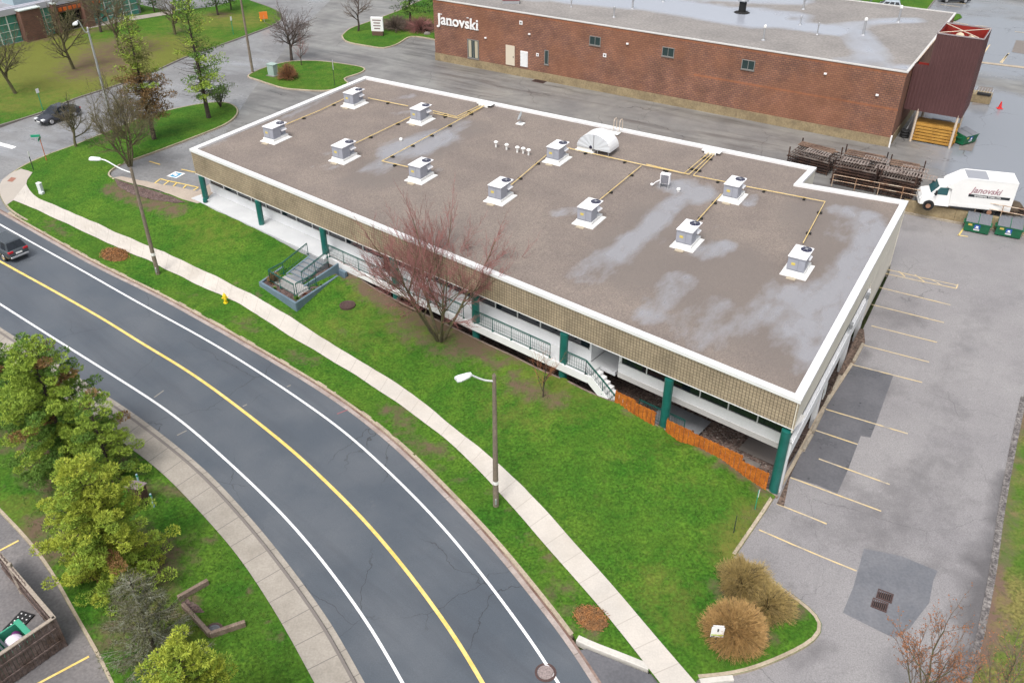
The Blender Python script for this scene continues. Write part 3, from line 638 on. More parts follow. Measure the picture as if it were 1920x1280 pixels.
drape('asphalt_patch', g2([(1620, 1028), (1690, 1042), (1758, 1070), (1750, 1088), (1742, 1130), (1705, 1178), (1675, 1195), (1640, 1178), (1580, 1148), (1600, 1100)]), .010, patch2)
iron = mat('rusty_iron', (.10, .06, .055), .6, fine=.3, fscale=20, metal=.3); dk = mat('black_gap', (.012, .012, .012), .9)
def on_ground(px, py, back=False): return bp(px, py) if back else gp(px, py)
def grate(name, label, cx, cy, wx, wy, ang, back=False, off=.02):
    p = on_ground(cx, cy, back); t = thing(name, label, 'grate', (p.x, p.y, p.z + off), ang)
    mb = MB(); fr = .05
    mb.box(-wx / 2, wx / 2, -wy / 2, -wy / 2 + fr, -.1, .03); mb.box(-wx / 2, wx / 2, wy / 2 - fr, wy / 2, -.1, .03); mb.box(-wx / 2, -wx / 2 + fr, -wy / 2 + fr, wy / 2 - fr, -.1, .028); mb.box(wx / 2 - fr, wx / 2, -wy / 2 + fr, wy / 2 - fr, -.1, .028); mb.build('frame', iron, t)
    mb = MB(); n = int((wx - 2 * fr) / .09)
    for i in range(n): x = -wx / 2 + fr + (i + .5) * (wx - 2 * fr) / n; mb.box(x - .02, x + .02, -wy / 2 + fr, wy / 2 - fr, -.02, .024)
    mb.build('bars', iron, t)
    mb = MB(); mb.box(-wx / 2 + .01, wx / 2 - .01, -wy / 2 + .01, wy / 2 - .01, -.12, .0); mb.build('pit', dk, t); return t
grate('catch_basin_grate', 'upper rusty storm grate in the grey asphalt patch', 1659, 1117, .75, .62, R(-30))
grate('catch_basin_grate', 'lower rusty storm grate in the grey asphalt patch', 1649, 1134, .75, .62, R(-30))
grate('catch_basin_grate', 'rusty drain grate in the lane beside the brick wall', 1011, 153, 1.6, .9, R(-32), True, .01)
def manhole(label, px, py, r, m, back=False, h=.03):
    p = on_ground(px, py, back); t = thing('manhole_cover', label, 'manhole cover', (p.x, p.y, p.z))
    MB().lathe([(r + .12, 0), (r + .12, h), (r + .02, h + .004), (r, h - .02)], 20).build('ring', iron, t)
    mb = MB(); mb.lathe([(r - .01, 0), (r - .01, h + .004), (.01, h + .008)], 20)
    for k in range(8): a = k * math.pi / 4; mb.box(-.03, .03, -.03, .03, h, h + .02, Matrix.Translation((math.cos(a) * r * .6, math.sin(a) * r * .6, 0)))
    mb.build('lid', m, t)
manhole('round manhole cover on the white lane line at the bottom of the road', 1023, 1260, .38, mat('worn_iron', (.26, .21, .20), .6, fine=.3, fscale=14), h=.015)
manhole('round rusty manhole lid raised in the lawn below the walkway', 652, 575, .46, iron, h=.2)
manhole('grey round access lid in the corner of the timber edging', 402, 1183, .3, mat('grey_lid', (.12, .125, .14), .7), h=.13)
# ================================================================== BUILDINGS
paintw = mat('white_paint', (.80, .80, .80), .5, col2=(.74, .74, .745), vscale=.6, fine=.03, fscale=12)
wallw = mat('white_wall_paint', (.78, .785, .80), .55, col2=(.72, .73, .74), vscale=.5, fine=.04, fscale=10)
cream = mat('cream_wall_paint', (.70, .66, .58), .7, col2=(.62, .585, .51), vscale=.5, fine=.05, fscale=8)
greyp = mat('grey_soffit_paint', (.50, .49, .47), .8, fine=.05, fscale=8)
coping = mat('white_metal_coping', (.78, .78, .78), .4, col2=(.70, .70, .71), vscale=.8)
roofm = mat('gravel_roof', (.222, .184, .158), .85, col2=(.178, .147, .13), vscale=.3, fine=.3, fscale=13, bump=.35, detail=6)
overlay(roofm, attr_fac(roofm, 'damp', .35, .9, .3, .7), (.165, .14, .125), .5, k=.7)
_wf = attr_fac(roofm, 'wet', .8, 1.35, .48, .9, 9, (R(59), .45, 1.0)); overlay(roofm, _wf, (.285, .285, .305), .13, k=.85)  # puddles; their pale colour stands in for sky reflected in the water
teal = mat('green_painted_steel', (.008, .10, .085), .35, col2=(.012, .13, .11), vscale=2.0, fine=.05, fscale=15)
railg = mat('green_rail_paint', (.012, .09, .075), .4)
glass = mat('dark_window_glass', (.012, .016, .022), .06, spec=.6)
bluegrey = mat('blue_grey_paint', (.15, .215, .265), .65, col2=(.11, .165, .21), vscale=.8, fine=.06, fscale=12)
stepm = mat('stair_concrete', (.24, .25, .265), .7, col2=(.19, .2, .215), vscale=1.2, fine=.08, fscale=14)
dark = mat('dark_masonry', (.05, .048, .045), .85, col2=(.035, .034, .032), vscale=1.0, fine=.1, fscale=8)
gravelm = mat('stone_bed', (.17, .12, .10), .9, col2=(.10, .07, .06), vscale=.8, fine=.65, fscale=7, bump=1.0)
overlay(gravelm, noise_fac(gravelm, 9, .6, .66, 2), (.5, .45, .4), k=.7)
fascm = brickmat('split_face_block', (.295, .235, .16), (.36, .29, .20), (.11, .09, .06), .2, .2, .013, .6, 0.0)
uvlines(fascm, .2, None, .022, (.10, .075, .045), k=.55)
BG = Vector((math.cos(R(-31)), math.sin(R(-31))))     # long grid direction of the rear edge
ZC = 6.0
C = dict(A=S(0, 0), B=S(*st(B0.x, B0.y)), F=S(*st(F0.x, F0.y)), G=S(*st(G0.x, G0.y)), N=ap(1530, 314, 6.0), K=ap(1502, 343, 6.0))
outline = [Vector((C[k].x, C[k].y)) for k in 'AFGKNB']
ob = thing('office_building', 'long low office building with gravel roof, white coping and brown block fascia', 'building', (A0.x, A0.y, 0))
def inset(poly, d):
    out = []; n = len(poly)
    for i in range(n):
        a, b, c = poly[i - 1], poly[i], poly[(i + 1) % n]; u = (b - a).normalized(); v = (c - b).normalized()
        nu = Vector((-u.y, u.x)); nv = Vector((-v.y, v.x)); k = nu + nv; k = k / max(.3, (1 + nu.dot(nv))); out.append(b + k * d)
    return out
# coping ring
o_out, o_in = inset(outline, -.05), inset(outline, .42)
mb = MB(); n = 6
for i in range(n):
    j = (i + 1) % n; a, b, c, d = o_out[i], o_out[j], o_in[j], o_in[i]
    for (p, q, r_, s_) in ((a.to_3d() + Vector((0, 0, ZC)), b.to_3d() + Vector((0, 0, ZC)), c.to_3d() + Vector((0, 0, ZC - .03)), d.to_3d() + Vector((0, 0, ZC - .03))),):
        mb.quad(p, q, r_, s_)
        mb.quad(p - Vector((0, 0, .22)), q - Vector((0, 0, .22)), q, p); mb.quad(s_, r_, r_ - Vector((0, 0, .24)), s_ - Vector((0, 0, .24)))
        mb.quad(q - Vector((0, 0, .22)), p - Vector((0, 0, .22)), p - Vector((0, 0, .22)) + (s_ - p) * .2, q - Vector((0, 0, .22)) + (r_ - q) * .2)
mb.build('coping', coping, ob, world=True)
# roof deck with wet areas
ZD = 5.8
def rb(lst): return [(ap(a[0], a[1], ZD)[:2], ap(a[2], a[3], ZD)[:2], a[4], a[5]) for a in lst]
wets = blobs(rb([(745, 282, 825, 258, 2.3, 1.0), (820, 262, 872, 230, 1.2, .75), (700, 320, 745, 292, 1.4, .75), (780, 345, 815, 322, 1.3, .45), (500, 238, 560, 210, .8, .5), (545, 216, 625, 172, .9, .55), (385, 275, 420, 262, .9, .5), (590, 315, 625, 312, .8, .45), (740, 214, 768, 210, .7, .65), (735, 186, 770, 180, .9, .6), (690, 178, 740, 190, .6, .5), (600, 280, 620, 290, .7, .45),
    (1050, 400, 1075, 395, 1.0, .8), (1280, 352, 1300, 362, 2.0, 1.0), (1265, 375, 1230, 415, 1.1, .95), (1230, 415, 1190, 450, 1.2, .95), (1190, 450, 1155, 478, 1.3, .85), (1150, 480, 1100, 520, 1.7, .68), (1215, 440, 1245, 460, 1.3, .5), (1400, 382, 1415, 368, .7, .8), (1330, 345, 1350, 375, .8, .45), (1320, 475, 1352, 462, 1.3, .8), (1310, 440, 1350, 430, 1.2, .4),
    (1275, 525, 1220, 590, 1.4, .72), (1345, 570, 1290, 600, 1.5, .62), (1420, 570, 1360, 610, 1.7, .6), (1260, 600, 1300, 620, 1.4, .62), (1280, 610, 1330, 640, 1.7, .64), (1390, 600, 1480, 640, 1.8, .45),
    (1570, 395, 1610, 398, 1.2, .75), (1630, 405, 1635, 440, 1.3, .95), (1635, 440, 1605, 490, 1.3, .95), (1605, 490, 1575, 550, 1.5, .95), (1575, 550, 1545, 620, 2.2, .95), (1545, 610, 1520, 660, 1.6, .9), (1500, 560, 1560, 590, 2.4, .9), (1470, 590, 1520, 620, 2.4, .8), (1580, 400, 1560, 440, 1.1, .5), (1560, 480, 1520, 520, 1.6, .45), (1480, 560, 1440, 600, 1.6, .55), (1430, 620, 1500, 660, 1.6, .6), (1520, 660, 1500, 690, 1.2, .6), (1450, 440, 1480, 450, 1.2, .3), (950, 300, 990, 310, 1, .3), (870, 250, 850, 270, 1, .4), (1000, 250, 1060, 260, 1.2, .3), (640, 230, 600, 250, 1, .35)]))
damp = blobs(rb([(1250, 480, 1560, 640, 6, .8), (1560, 400, 1620, 560, 4, .8), (1150, 500, 1260, 360, 3, .6), (500, 230, 640, 170, 2, .7), (700, 330, 860, 240, 3, .7), (1260, 380, 1250, 470, 2, .5), (1480, 530, 1500, 545, 1.2, .9)]))
rd = drape('roof_deck', [(q.x, q.y) for q in inset(outline, .3)], 0, roofm, H=lambda x, y: ZD, grid=.6, attrs={'wet': wets, 'damp': damp}, kind=None)
rd.parent = ob; rd.data.transform(pmat(ob).inverted())
# fascia (front block panel) 
FS = 54.36
def uvst(p): s_, t_ = st(p.x, p.y); return (s_, p.z)
mb = MB(); ztop, zbot, zbr = ZC - .2, 3.81, 4.0
mb.quad(S(0.02, .02, zbot), S(FS - .0, .02, zbr), S(FS - .0, .02, ztop), S(0.02, .02, ztop))
mb.build('fascia', fascm, ob, world=True, uvf=uvst)
mb = MB(); mb.quad(S(.0, 0, zbot - .05), S(FS, 0, zbr - .05), S(FS, 0, zbr), S(.0, 0, zbot)); mb.quad(S(.0, 0, zbot - .05), S(.0, .3, zbot - .05), S(FS, .3, zbr - .05), S(FS, 0, zbr - .05)); mb.quad(S(0, 0, zbot), S(FS, 0, zbr), S(FS, .05, zbr), S(0, .05, zbot))
mb.build('drip_edge', paintw, ob, world=True)
TW = 1.22; ZS = 1.6; WS = [-.15, 53.7]
GD = Vector((C['G'].x - C['F'].x, C['G'].y - C['F'].y)).normalized(); GN = Vector((GD.y, -GD.x))     # outward normal of the east wall
def E(v, o, z): p = Vector((C['F'].x, C['F'].y)) + GD * v + GN * o; return Vector((p.x, p.y, z))
AB = Vector((C['B'].x, C['B'].y)) - outline[0]; LAB = AB.length; AD = AB.normalized(); AN = Vector((-AD.y, AD.x))
def Wt(v, o, z): p = outline[0] + AD * v + AN * o; return Vector((p.x, p.y, z))
mb = MB(); mb.quad(S(0, .05, zbot + .02), S(0, TW + .3, zbot + .02), S(FS, TW + .3, zbr + .02), S(FS, .05, zbr + .02)); mb.build('soffit', greyp, ob, world=True)
# front wall of the upper floor, split round the entrance recess (s 40.6..42.6)
def wallbox(mb, s0, s1, t0, t1, z0, z1):
    vs = [S(s, t, z) for z in (z0, z1) for (s, t) in ((s0, t0), (s1, t0), (s1, t1), (s0, t1))]
    mb.add(vs, [(3, 2, 1, 0), (4, 5, 6, 7), (0, 1, 5, 4), (1, 2, 6, 5), (2, 3, 7, 6), (3, 0, 4, 7)])
ZI, ZW = 2.40, 3.55
mb = MB()
for a, b, zb in ((WS[0], 21.4, ZS - .02), (22.9, 40.4, ZS - .02), (42.6, WS[1], 1.72)):
    wallbox(mb, a, b, TW, TW + .25, zb, ZI)
    wallbox(mb, a, b, TW, TW + .25, ZW, zbr + .02)
wallbox(mb, 40.4, 40.55, TW, TW + 2.6, ZS - .02, zbot + .01); wallbox(mb, 42.45, 42.6, TW + .26, TW + 2.6, ZS - .02, zbot + .01); wallbox(mb, 40.55, 42.45, TW + 2.5, TW + 2.6, ZS - .02, 3.0)
wallbox(mb, 21.4, 22.9, TW + 1.5, TW + 1.6, ZS, zbot)
mb.build('front_wall', wallw, ob, world=True)
mb = MB(); wallbox(mb, 40.55, 42.45, TW + 2.46, TW + 2.5, 2.2, 3.4); mb.build('window', glass, ob, world=True)
wins = []
for a, b in ((WS[0] + .15, 21.4), (22.9, 40.3), (42.75, WS[1])):
    k = round((b - a) / 1.95); w_ = (b - a) / k
    for i in range(k):
        p = MB(); x0, x1 = a + i * w_, a + (i + 1) * w_
        wallbox(p, x0 + .05, x1 - .05, TW + .06, TW + .1, ZI, ZW); wn = p.build('window', glass, ob, world=True)
        f = MB(); wallbox(f, x0 - .0, x0 + .05, TW - .02, TW + .14, ZI, ZW); wallbox(f, x0 + .05, x1 - .05, TW - .012, TW + .05, ZI - .02, ZI + .04); fo = f.build('frame', paintw, ob, world=True); fo.parent = wn
# walkway slab
wk = mat('walkway_concrete', (.60, .61, .62), .6, col2=(.52, .53, .545), vscale=.5, fine=.04, fscale=10)
mb = MB(); wallbox(mb, -.4, 17.0, -.62, TW, 1.2, ZS); wallbox(mb, 17.0, 41.3, -.12, TW, 1.24, ZS); wallbox(mb, 40.6, 42.4, TW, TW + 2.5, 1.3, ZS)
mb.build('walkway', wk, ob, world=True)
mb = MB(); wallbox(mb, 17.0, 41.3, -.26, -.12, 1.1, ZS + .03); mb.build('walkway_edge', paintw, ob, world=True)
# band slab under the east part, side ledge etc.
mb = MB(); mb.add([S(a, b, z) for z in (1.36, 1.72) for a, b in ((42.6, TW - .03), (53.9, TW - .03), (53.2, TW + 6), (42.6, TW + 6))], [(3, 2, 1, 0), (4, 5, 6, 7), (0, 1, 5, 4), (1, 2, 6, 5), (2, 3, 7, 6), (3, 0, 4, 7)]); mb.build('floor_slab', greyp, ob, world=True)
# stairs down at the east end of the walkway
mb = MB(); ns = 9; rise = (1.6 + .55) / ns
for i in range(ns):
    x0 = 41.3 + i * .29; z1 = 1.6 - (i + 1) * rise; wallbox(mb, x0, x0 + .33, -.05, 1.1, z1 - .3, z1)
mb.build('stair', paintw, ob, world=True)
mb = MB(); M_ = None
for t0 in (-.2,):
    vs = [S(s, t, z) for t in (t0, t0 + .14) for s, z in ((41.3, 1.1), (41.3, 1.62), (41.6, 1.62), (43.95, -.35), (43.95, -.9))]
    mb.add(vs, [(0, 1, 2, 3, 4), (9, 8, 7, 6, 5)] + [(i, (i + 5), (i + 1) % 5 + 5, (i + 1) % 5) for i in range(5)])
mb.build('stair_stringer', paintw, ob, world=True)
# railing sections
def rail(pts, h=1.05, name='railing', mid=True, parent=ob, mt=railg, bars=True):
    mb = MB(); posts = []
    for p in pts: mb.tube([p, p + Vector((0, 0, h))], .035, 4); mb.box(-.07, .07, -.07, .07, 0, .03, Matrix.Translation(p))
    for a, b in zip(pts, pts[1:]):
        up = Vector((0, 0, 1)); mb.tube([a + up * h, b + up * h], .04, 4); mb.tube([a + up * .12, b + up * .12], .022, 4)
        if bars:
            L = (b - a).length; n = int(L / .16)
            for i in range(1, n): q = a.lerp(b, i / n); mb.tube([q + up * .12, q + up * (h - .08)], .011, 3, False)
            mb.tube([a + up * (h - .1), b + up * (h - .1)], .016, 4)
            if mid:
                for zz in (.35, .6): mb.tube([a + up * zz, b + up * zz], .009, 3, False)
    return mb.build(name, mt, parent, world=True)
def rs(s0, s1, n): return [S(s0 + (s1 - s0) * i / n, -.14, ZS + .02) for i in range(n + 1)]
rail(rs(17.1, 23.7, 4)); rail(rs(24.6, 30.9, 4)); rail(rs(31.9, 38.3, 4)); rail([S(39.5, -.14, ZS + .02), S(41.1, -.14, ZS + .02)])
rail([S(41.1, -.14, ZS + .02), S(42.4, -.14, .72), S(43.75, -.14, -.3)])
rail([S(44.4, 1.1, -.6), S(46.0, 1.1, -.6), S(47.6, 1.1, -.6)], 1.1)
# columns
col_proto = None
for s_, zb in ((.7, 1.55), (8.45, 1.3), (16.35, .6), (24.05, .2), (31.8, .2), (39.2, .1), (46.75, -.1), (54.0, -1.1)):
    mb = MB(); mb.cyl(S(s_, .1 if s_ < 50 else .05, zb - .3), S(s_, .1 if s_ < 50 else .05, zbot - .05), .27 if s_ > 20 else .24, n=20, cap=True); mb.build('column', teal, ob, world=True, smooth=False)
mb = MB(); mb.tube([S(1.25, -.25, ZS), S(1.25, -.25, ZS + .95)], .05, 6); mb.cyl(S(1.3, -.35, ZS + .04), S(1.3, -.35, ZS + .3), .2, .2, 8); mb.build('rainwater_outlet', teal, ob, world=True)
# west wall
mb = MB()
vs = [Wt(.05, -.02, z) for z in (1.2, ZC - .1)] + [Wt(LAB, -.02, z) for z in (1.2, ZC - .1)]
mb.quad(Wt(1.3, -.05, 1.2), Wt(LAB, -.05, 1.2), Wt(LAB, -.05, ZC - .1), Wt(1.3, -.05, ZC - .1)); mb.quad(Wt(0, -.05, 3.86), Wt(1.3, -.05, 3.86), Wt(1.3, -.05, ZC - .1), Wt(0, -.05, ZC - .1))
mb.build('west_wall', cream, ob, world=True)
mb = MB(); nb, kk, nn_, gg = C['B'], C['K'], C['N'], C['G']
for a, b in ((C['B'], C['N']), (C['N'], C['K']), (C['K'], C['G'])):
    mb.quad(Vector((b.x, b.y, -.5)), Vector((a.x, a.y, -.5)), Vector((a.x, a.y, ZC - .1)), Vector((b.x, b.y, ZC - .1)))
mb.build('rear_wall', cream, ob, world=True)
# east wall: parapet, ribbon windows, ledge, piers, recessed lower wall
LE = (Vector((C['G'].x, C['G'].y)) - Vector((C['F'].x, C['F'].y))).length
def ebox(mb, v0, v1, o0, o1, z0, z1):
    vs = [E(v, o, z) for z in (z0, z1) for (v, o) in ((v0, o1), (v1, o1), (v1, o0), (v0, o0))]
    mb.add(vs, [(3, 2, 1, 0), (4, 5, 6, 7), (0, 1, 5, 4), (1, 2, 6, 5), (2, 3, 7, 6), (3, 0, 4, 7)])
mb = MB(); ebox(mb, .03, LE, -.12, -.04, 3.75, ZC - .12); mb.build('east_parapet', cream, ob, world=True)
mb = MB(); ebox(mb, 0, 19, -.45, -.2, 3.0, 3.7); ebox(mb, 19, LE, -.3, -.042, .2, 3.7); mb.build('east_wall', cream, ob, world=True)
mb = MB(); ebox(mb, .35, 19.0, -.14, .02, 1.75, 3.05); ebox(mb, .35, 19, -.16, .06, 2.75, 2.85); mb.build('east_ledge', wallw, ob, world=True)
for i in range(9):
    mb = MB(); ebox(mb, 1.0 + i * 2.0, 2.75 + i * 2.0, -.2, -.16, 3.08, 3.66); mb.build('window', glass, ob, world=True)
for i, v in enumerate((.35, 7.4, 14.4, 18.7)):
    mb = MB(); ebox(mb, v, v + (.45 if i else .35), -.3, -.02, -1.4, 1.75); mb.build('pier', wallw, ob, world=True)
mb = MB(); ebox(mb, 8.2, 8.9, -.02, .02, .6, 1.5); mb.build('notice_board', mat('pale_notice', (.6, .62, .6), .6), ob, world=True)
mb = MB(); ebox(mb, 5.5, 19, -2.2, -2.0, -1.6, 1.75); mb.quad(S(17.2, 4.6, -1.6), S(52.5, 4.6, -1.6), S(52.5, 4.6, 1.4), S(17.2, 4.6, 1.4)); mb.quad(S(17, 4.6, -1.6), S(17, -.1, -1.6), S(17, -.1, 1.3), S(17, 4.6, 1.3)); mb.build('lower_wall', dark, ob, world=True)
mb = MB(); wallbox(mb, 44.2, 44.25, 4.5, 4.58, -.8, 1.0); 
for i in range(4): wallbox(mb, 45 + i * 2.0, 46.6 + i * 2.0, 4.52, 4.58, -.4, 1.1)
mb.build('lower_windows', glass, ob, world=True)
# drainpipes and boxes on the east wall
for v, z in ((12.5, 3.4), (17.5, 3.0)):
    mb = MB(); ebox(mb, v, v + .35, -.03, .16, z, z + .35); mb.build('wall_box', mat('meter_box', (.25, .26, .27), .5), ob, world=True)
# under-building floor
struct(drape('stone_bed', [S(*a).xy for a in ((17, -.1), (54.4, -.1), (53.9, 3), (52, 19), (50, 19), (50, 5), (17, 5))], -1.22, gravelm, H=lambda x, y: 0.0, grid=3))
struct(drape('walkway_pad', [S(*a).xy for a in ((45.0, 1.3), (48.2, 1.3), (48.2, 3.6), (45.0, 3.6))], -.9, stepm, H=lambda x, y: 0.0, grid=9))
for a in (((50.9, .7), (52.3, .7), (52.3, 2.2), (50.9, 2.2)), ((50.6, 2.6), (53.0, 2.6), (53.0, 4.4), (50.6, 4.4))):
    struct(drape('concrete_pad', [S(*q).xy for q in a], -1.12, conc2, H=lambda x, y: 0.0, grid=9))
# concrete edge between lawn and sunken bed
eg = [S(s, -.12) for s in range(17, 55)] + [S(54.4, -.12)]
vs = []
for q in eg:
    h_ = hq(q.x, q.y) + .15
    vs += [(q.x, q.y, -1.6), (q.x, q.y, h_), (q.x - TD.x * .12, q.y - TD.y * .12, h_), (q.x - TD.x * .12, q.y - TD.y * .12, -1.6)]
mb = MB(); mb.add(vs, [(i * 4 + k, i * 4 + (k + 1) % 4, i * 4 + 4 + (k + 1) % 4, i * 4 + 4 + k) for i in range(len(eg) - 1) for k in range(4)]); struct(mb.build('concrete_edge', mat('stained_concrete', (.26, .2, .16), .85, col2=(.16, .12, .1), vscale=.8, fine=.2, fscale=8)))
# east margin: earth strip, broken concrete kerbs
struct(drape('earth_strip', [E(-.6, .1, 0).xy, E(-.6, .5, 0).xy] + g2([(1483, 885), (1505, 845), (1545, 770), (1562, 735), (1600, 684), (1622, 642)]) + [E(18.5, .3, 0).xy, E(18.5, .0, 0).xy], .03, mat('rubble_earth', (.16, .11, .085), .95, col2=(.09, .065, .05), vscale=1.4, fine=.6, fscale=7, bump=1), grid=3))
kb = mat('old_kerb_concrete', (.38, .33, .26), .85, col2=(.26, .22, .17), vscale=1.2, fine=.2, fscale=10)
for i, (a, b) in enumerate((((1505, 846), (1522, 815)), ((1523, 812), (1543, 770)), ((1600, 680), (1618, 645)), ((1562, 735), (1575, 705)), ((1545, 765), (1556, 742)))):
    p, q = gp(*a), gp(*b); m_ = (p + q) / 2; d = (q - p).xy; t = MB(); L = d.length
    M = Matrix.Translation((0, 0, 0)) ; t.bbox(-L / 2, L / 2, -.11, .11, -.1, .17, .03)
    o = t.build('kerb_block', kb); o.location = (m_.x, m_.y, m_.z); o.rotation_euler = (0, 0, math.atan2(d.y, d.x)); tag(o, ['worn concrete kerb block nearest the green corner column', 'long worn concrete kerb block beside the two dark parking bays', 'concrete kerb block at the bay below the fourth yellow line', 'buried brown kerb block halfway along the east wall', 'short kerb block at the end of the dark patched bay'][i], 'kerb block', 'loose kerb blocks along the east wall')

# ------------------------------------------------------------------ planter with the front stairs
pl_ = thing('stair_planter', 'blue-grey concrete planter with railed stairs up to the office walkway', 'planter', S(17, -4, .3))
zt = 1.02
ring = [Vector(q) for q in ((15.05, -5.35), (19.6, -5.6), (18.95, -.95), (14.4, -.95))]
def pst(mb, pts, z0, z1):
    n = len(pts); vs = [S(a, b, z0) for a, b in pts] + [S(a, b, z1) for a, b in pts]
    mb.add(vs, [tuple(reversed(range(n))), tuple(range(n, 2 * n))] + [(i, (i + 1) % n, n + (i + 1) % n, n + i) for i in range(n)])
def wallseg(mb, a, b, wd, z0, z1, mb_z1=None):
    a, b = Vector(a), Vector(b); d = (b - a).normalized(); nn = Vector((-d.y, d.x)) * wd; z2 = z1 if mb_z1 is None else mb_z1
    vs = [S(*q, z0) for q in (a, b, b + nn, a + nn)] + [S(*a, z1), S(*b, z2), S(*(b + nn), z2), S(*(a + nn), z1)]
    mb.add(vs, [(3, 2, 1, 0), (4, 5, 6, 7), (0, 1, 5, 4), (1, 2, 6, 5), (2, 3, 7, 6), (3, 0, 4, 7)])
mb = MB(); wallseg(mb, ring[0], ring[1], .16, -.2, zt); wallseg(mb, ring[1] + Vector((0, .16)), ring[2], .16, -.2, zt); wallseg(mb, ring[3], ring[0] + Vector((0, .17)), .16, -.2, zt + .25, zt)
mb.build('planter_wall', bluegrey, pl_, world=True)
mb = MB(); pst(mb, [(15.2, -5.2), (19.45, -5.45), (18.85, -.95), (14.5, -.95)], -.1, .86); mb.build('soil', mulch, pl_, world=True)
mb = MB(); pst(mb, [(15.9, -4.6), (18.9, -4.75), (18.75, -3.5), (15.75, -3.3)], .5, .98); mb.build('landing', mat('landing_concrete', (.38, .37, .36), .7, fine=.06), pl_, world=True)
mb = MB()
for i in range(6):
    t0 = -3.5 + i * .45; pst(mb, [(15.85, t0), (17.7, t0), (17.65, t0 + .45), (15.8, t0 + .45)], .6, 1.02 + i * .118)
mb.build('steps', stepm, pl_, world=True)
mb = MB()
for i in range(6): t0 = -3.5 + i * .45; pst(mb, [(15.86, t0 - .006), (17.69, t0 - .006), (17.69, t0 + .05), (15.86, t0 + .05)], 1.0 + i * .118, 1.026 + i * .118)
mb.build('nosing', bluegrey, pl_, world=True)
mb = MB(); wallseg(mb, (18.2, -3.6), (18.6, -.55), .14, .1, 1.05, 1.75); wallseg(mb, (15.65, -3.3), (15.6, -.9), -.14, .5, 1.05, 1.6)
pst(mb, [(18.2, -.62), (19.3, -.62), (19.3, -.4), (18.2, -.4)], -.6, 1.25)
mb.build('stair_cheek', bluegrey, pl_, world=True)
mb = MB(); pst(mb, [(17.75, -2.4), (18.15, -2.4), (18.4, -.9), (17.75, -.9)], .8, 1.25); mb.build('side_soil', mulch, pl_, world=True)
def rl(pts): rail([S(*p) for p in pts], .98, 'railing', False, pl_)
rl([(15.65, -4.75, .98), (17.0, -4.85, .98), (18.7, -4.9, .98)]); rl([(18.75, -4.75, .98), (18.72, -3.6, .98), (18.7, -2.9, .98)])
rl([(15.6, -4.7, .98), (15.55, -3.4, 1.0), (15.5, -.9, 1.6)]); rl([(17.75, -3.4, 1.0), (17.72, -2.1, 1.3), (17.7, -.8, 1.62), (17.0, -.3, 1.62)])
def shrublet(name, label, s_, t_, z, r, col, h=1.0, cat='plant', n=60, group=None, seed=1):
    rnd = random.Random(seed); mb = MB()
    for i in range(n):
        a = rnd.uniform(0, 6.28); el = rnd.uniform(.2, 1.5); d = Vector((math.cos(a) * math.cos(el), math.sin(a) * math.cos(el), math.sin(el) * h)) * r * rnd.uniform(.7, 1.1)
        s_v = Vector((-math.sin(a), math.cos(a), 0)) * r * .07; mb.quad(-s_v * .6, s_v * .6, d * .6 + s_v, d, d * .6 - s_v)
    o = mb.build(name, mat(col[0], col[1], .7, col2=col[2], vscale=9, space='obj')); p = S(s_, t_, z); o.location = p; return tag(o, label, cat, group)
gl = ('young_leaves', (.12, .22, .03), (.06, .13, .02)); dg = ('dry_grass_blades', (.34, .20, .07), (.22, .12, .05)); rdl = ('red_leaves', (.16, .04, .03), (.1, .05, .02))
shrublet('ornamental_grass', 'clump of dry orange grass in the front corner of the planter', 15.7, -4.5, .84, .75, dg, 1.2, n=140)
for i, (a, b, c, lab) in enumerate(((19.0, -5.0, .4, 'bright green plant at the planter corner by the railing post'), (16.6, -5.15, .32, 'small pale green plant behind the planter front wall'), (19.05, -3.4, .3, 'green plant beside the side planter strip, middle one'), (18.95, -2.7, .34, 'leafy green plant further up the side planter strip'), (18.8, -1.7, .3, 'topmost green plant of the side planter strip near the walkway'), (15.2, -3.0, .5, 'green bush behind the stair cheek wall'), (15.1, -1.9, .45, 'green bush at the upper end of the stairs'))):
    shrublet('planter_plant', lab, a, b, .84, c, gl, .9, group='planter plants', seed=i + 2)
shrublet('planter_plant', 'low dark red plant in the planter side strip', 18.9, -4.2, .84, .35, rdl, .5, seed=22)

# ------------------------------------------------------------------ orange fence along the sunken bed
fw_ = mat('orange_stained_wood', (.50, .155, .018), .65, col2=(.34, .09, .012), vscale=2.6, fine=.3, fscale=9)
for seg, (a, b, sp_, lab, grp) in enumerate(((43.45, 46.35, 2, 'orange board fence between the white stairs and the green column', None), (47.1, 53.7, 4, 'longer stepped orange board fence ending at the corner column', None))):
    r0 = S(a, -.3); t = thing('wooden_fence', lab, 'fence', (r0.x, r0.y, hq(r0.x, r0.y)))
    L = (b - a) / sp_
    for k in range(sp_):
        s0 = a + k * L; zt_ = [hq(*S(s0 + L * f, -.3).xy) for f in (0, 1)]; top = max(zt_) + 1.02
        mb = MB(); nb_ = int(L / .14)
        for i in range(nb_):
            x0 = s0 + L * i / nb_; x1 = x0 + L / nb_ - .012; zb = hq(*S((x0 + x1) / 2, -.3).xy) + .1; off = .035 if i % 2 else 0
            tp = zb + .95 if True else top
            wallbox(mb, x0, x1, -.3 - off, -.27 - off, zb, top if k % 2 == 0 else top)
        mb.build('board_panel', fw_, t, world=True)
        mb = MB(); wallbox(mb, s0, s0 + .1, -.265, -.17, hq(*S(s0, -.3).xy) - .1, top + .06); mb.build('post', mat('dark_post_wood', (.1, .045, .02), .7), t, world=True)
        mb = MB(); wallbox(mb, s0 + .1, s0 + L, -.265, -.22, top - .2, top - .12); mb.build('rail', fw_, t, world=True)

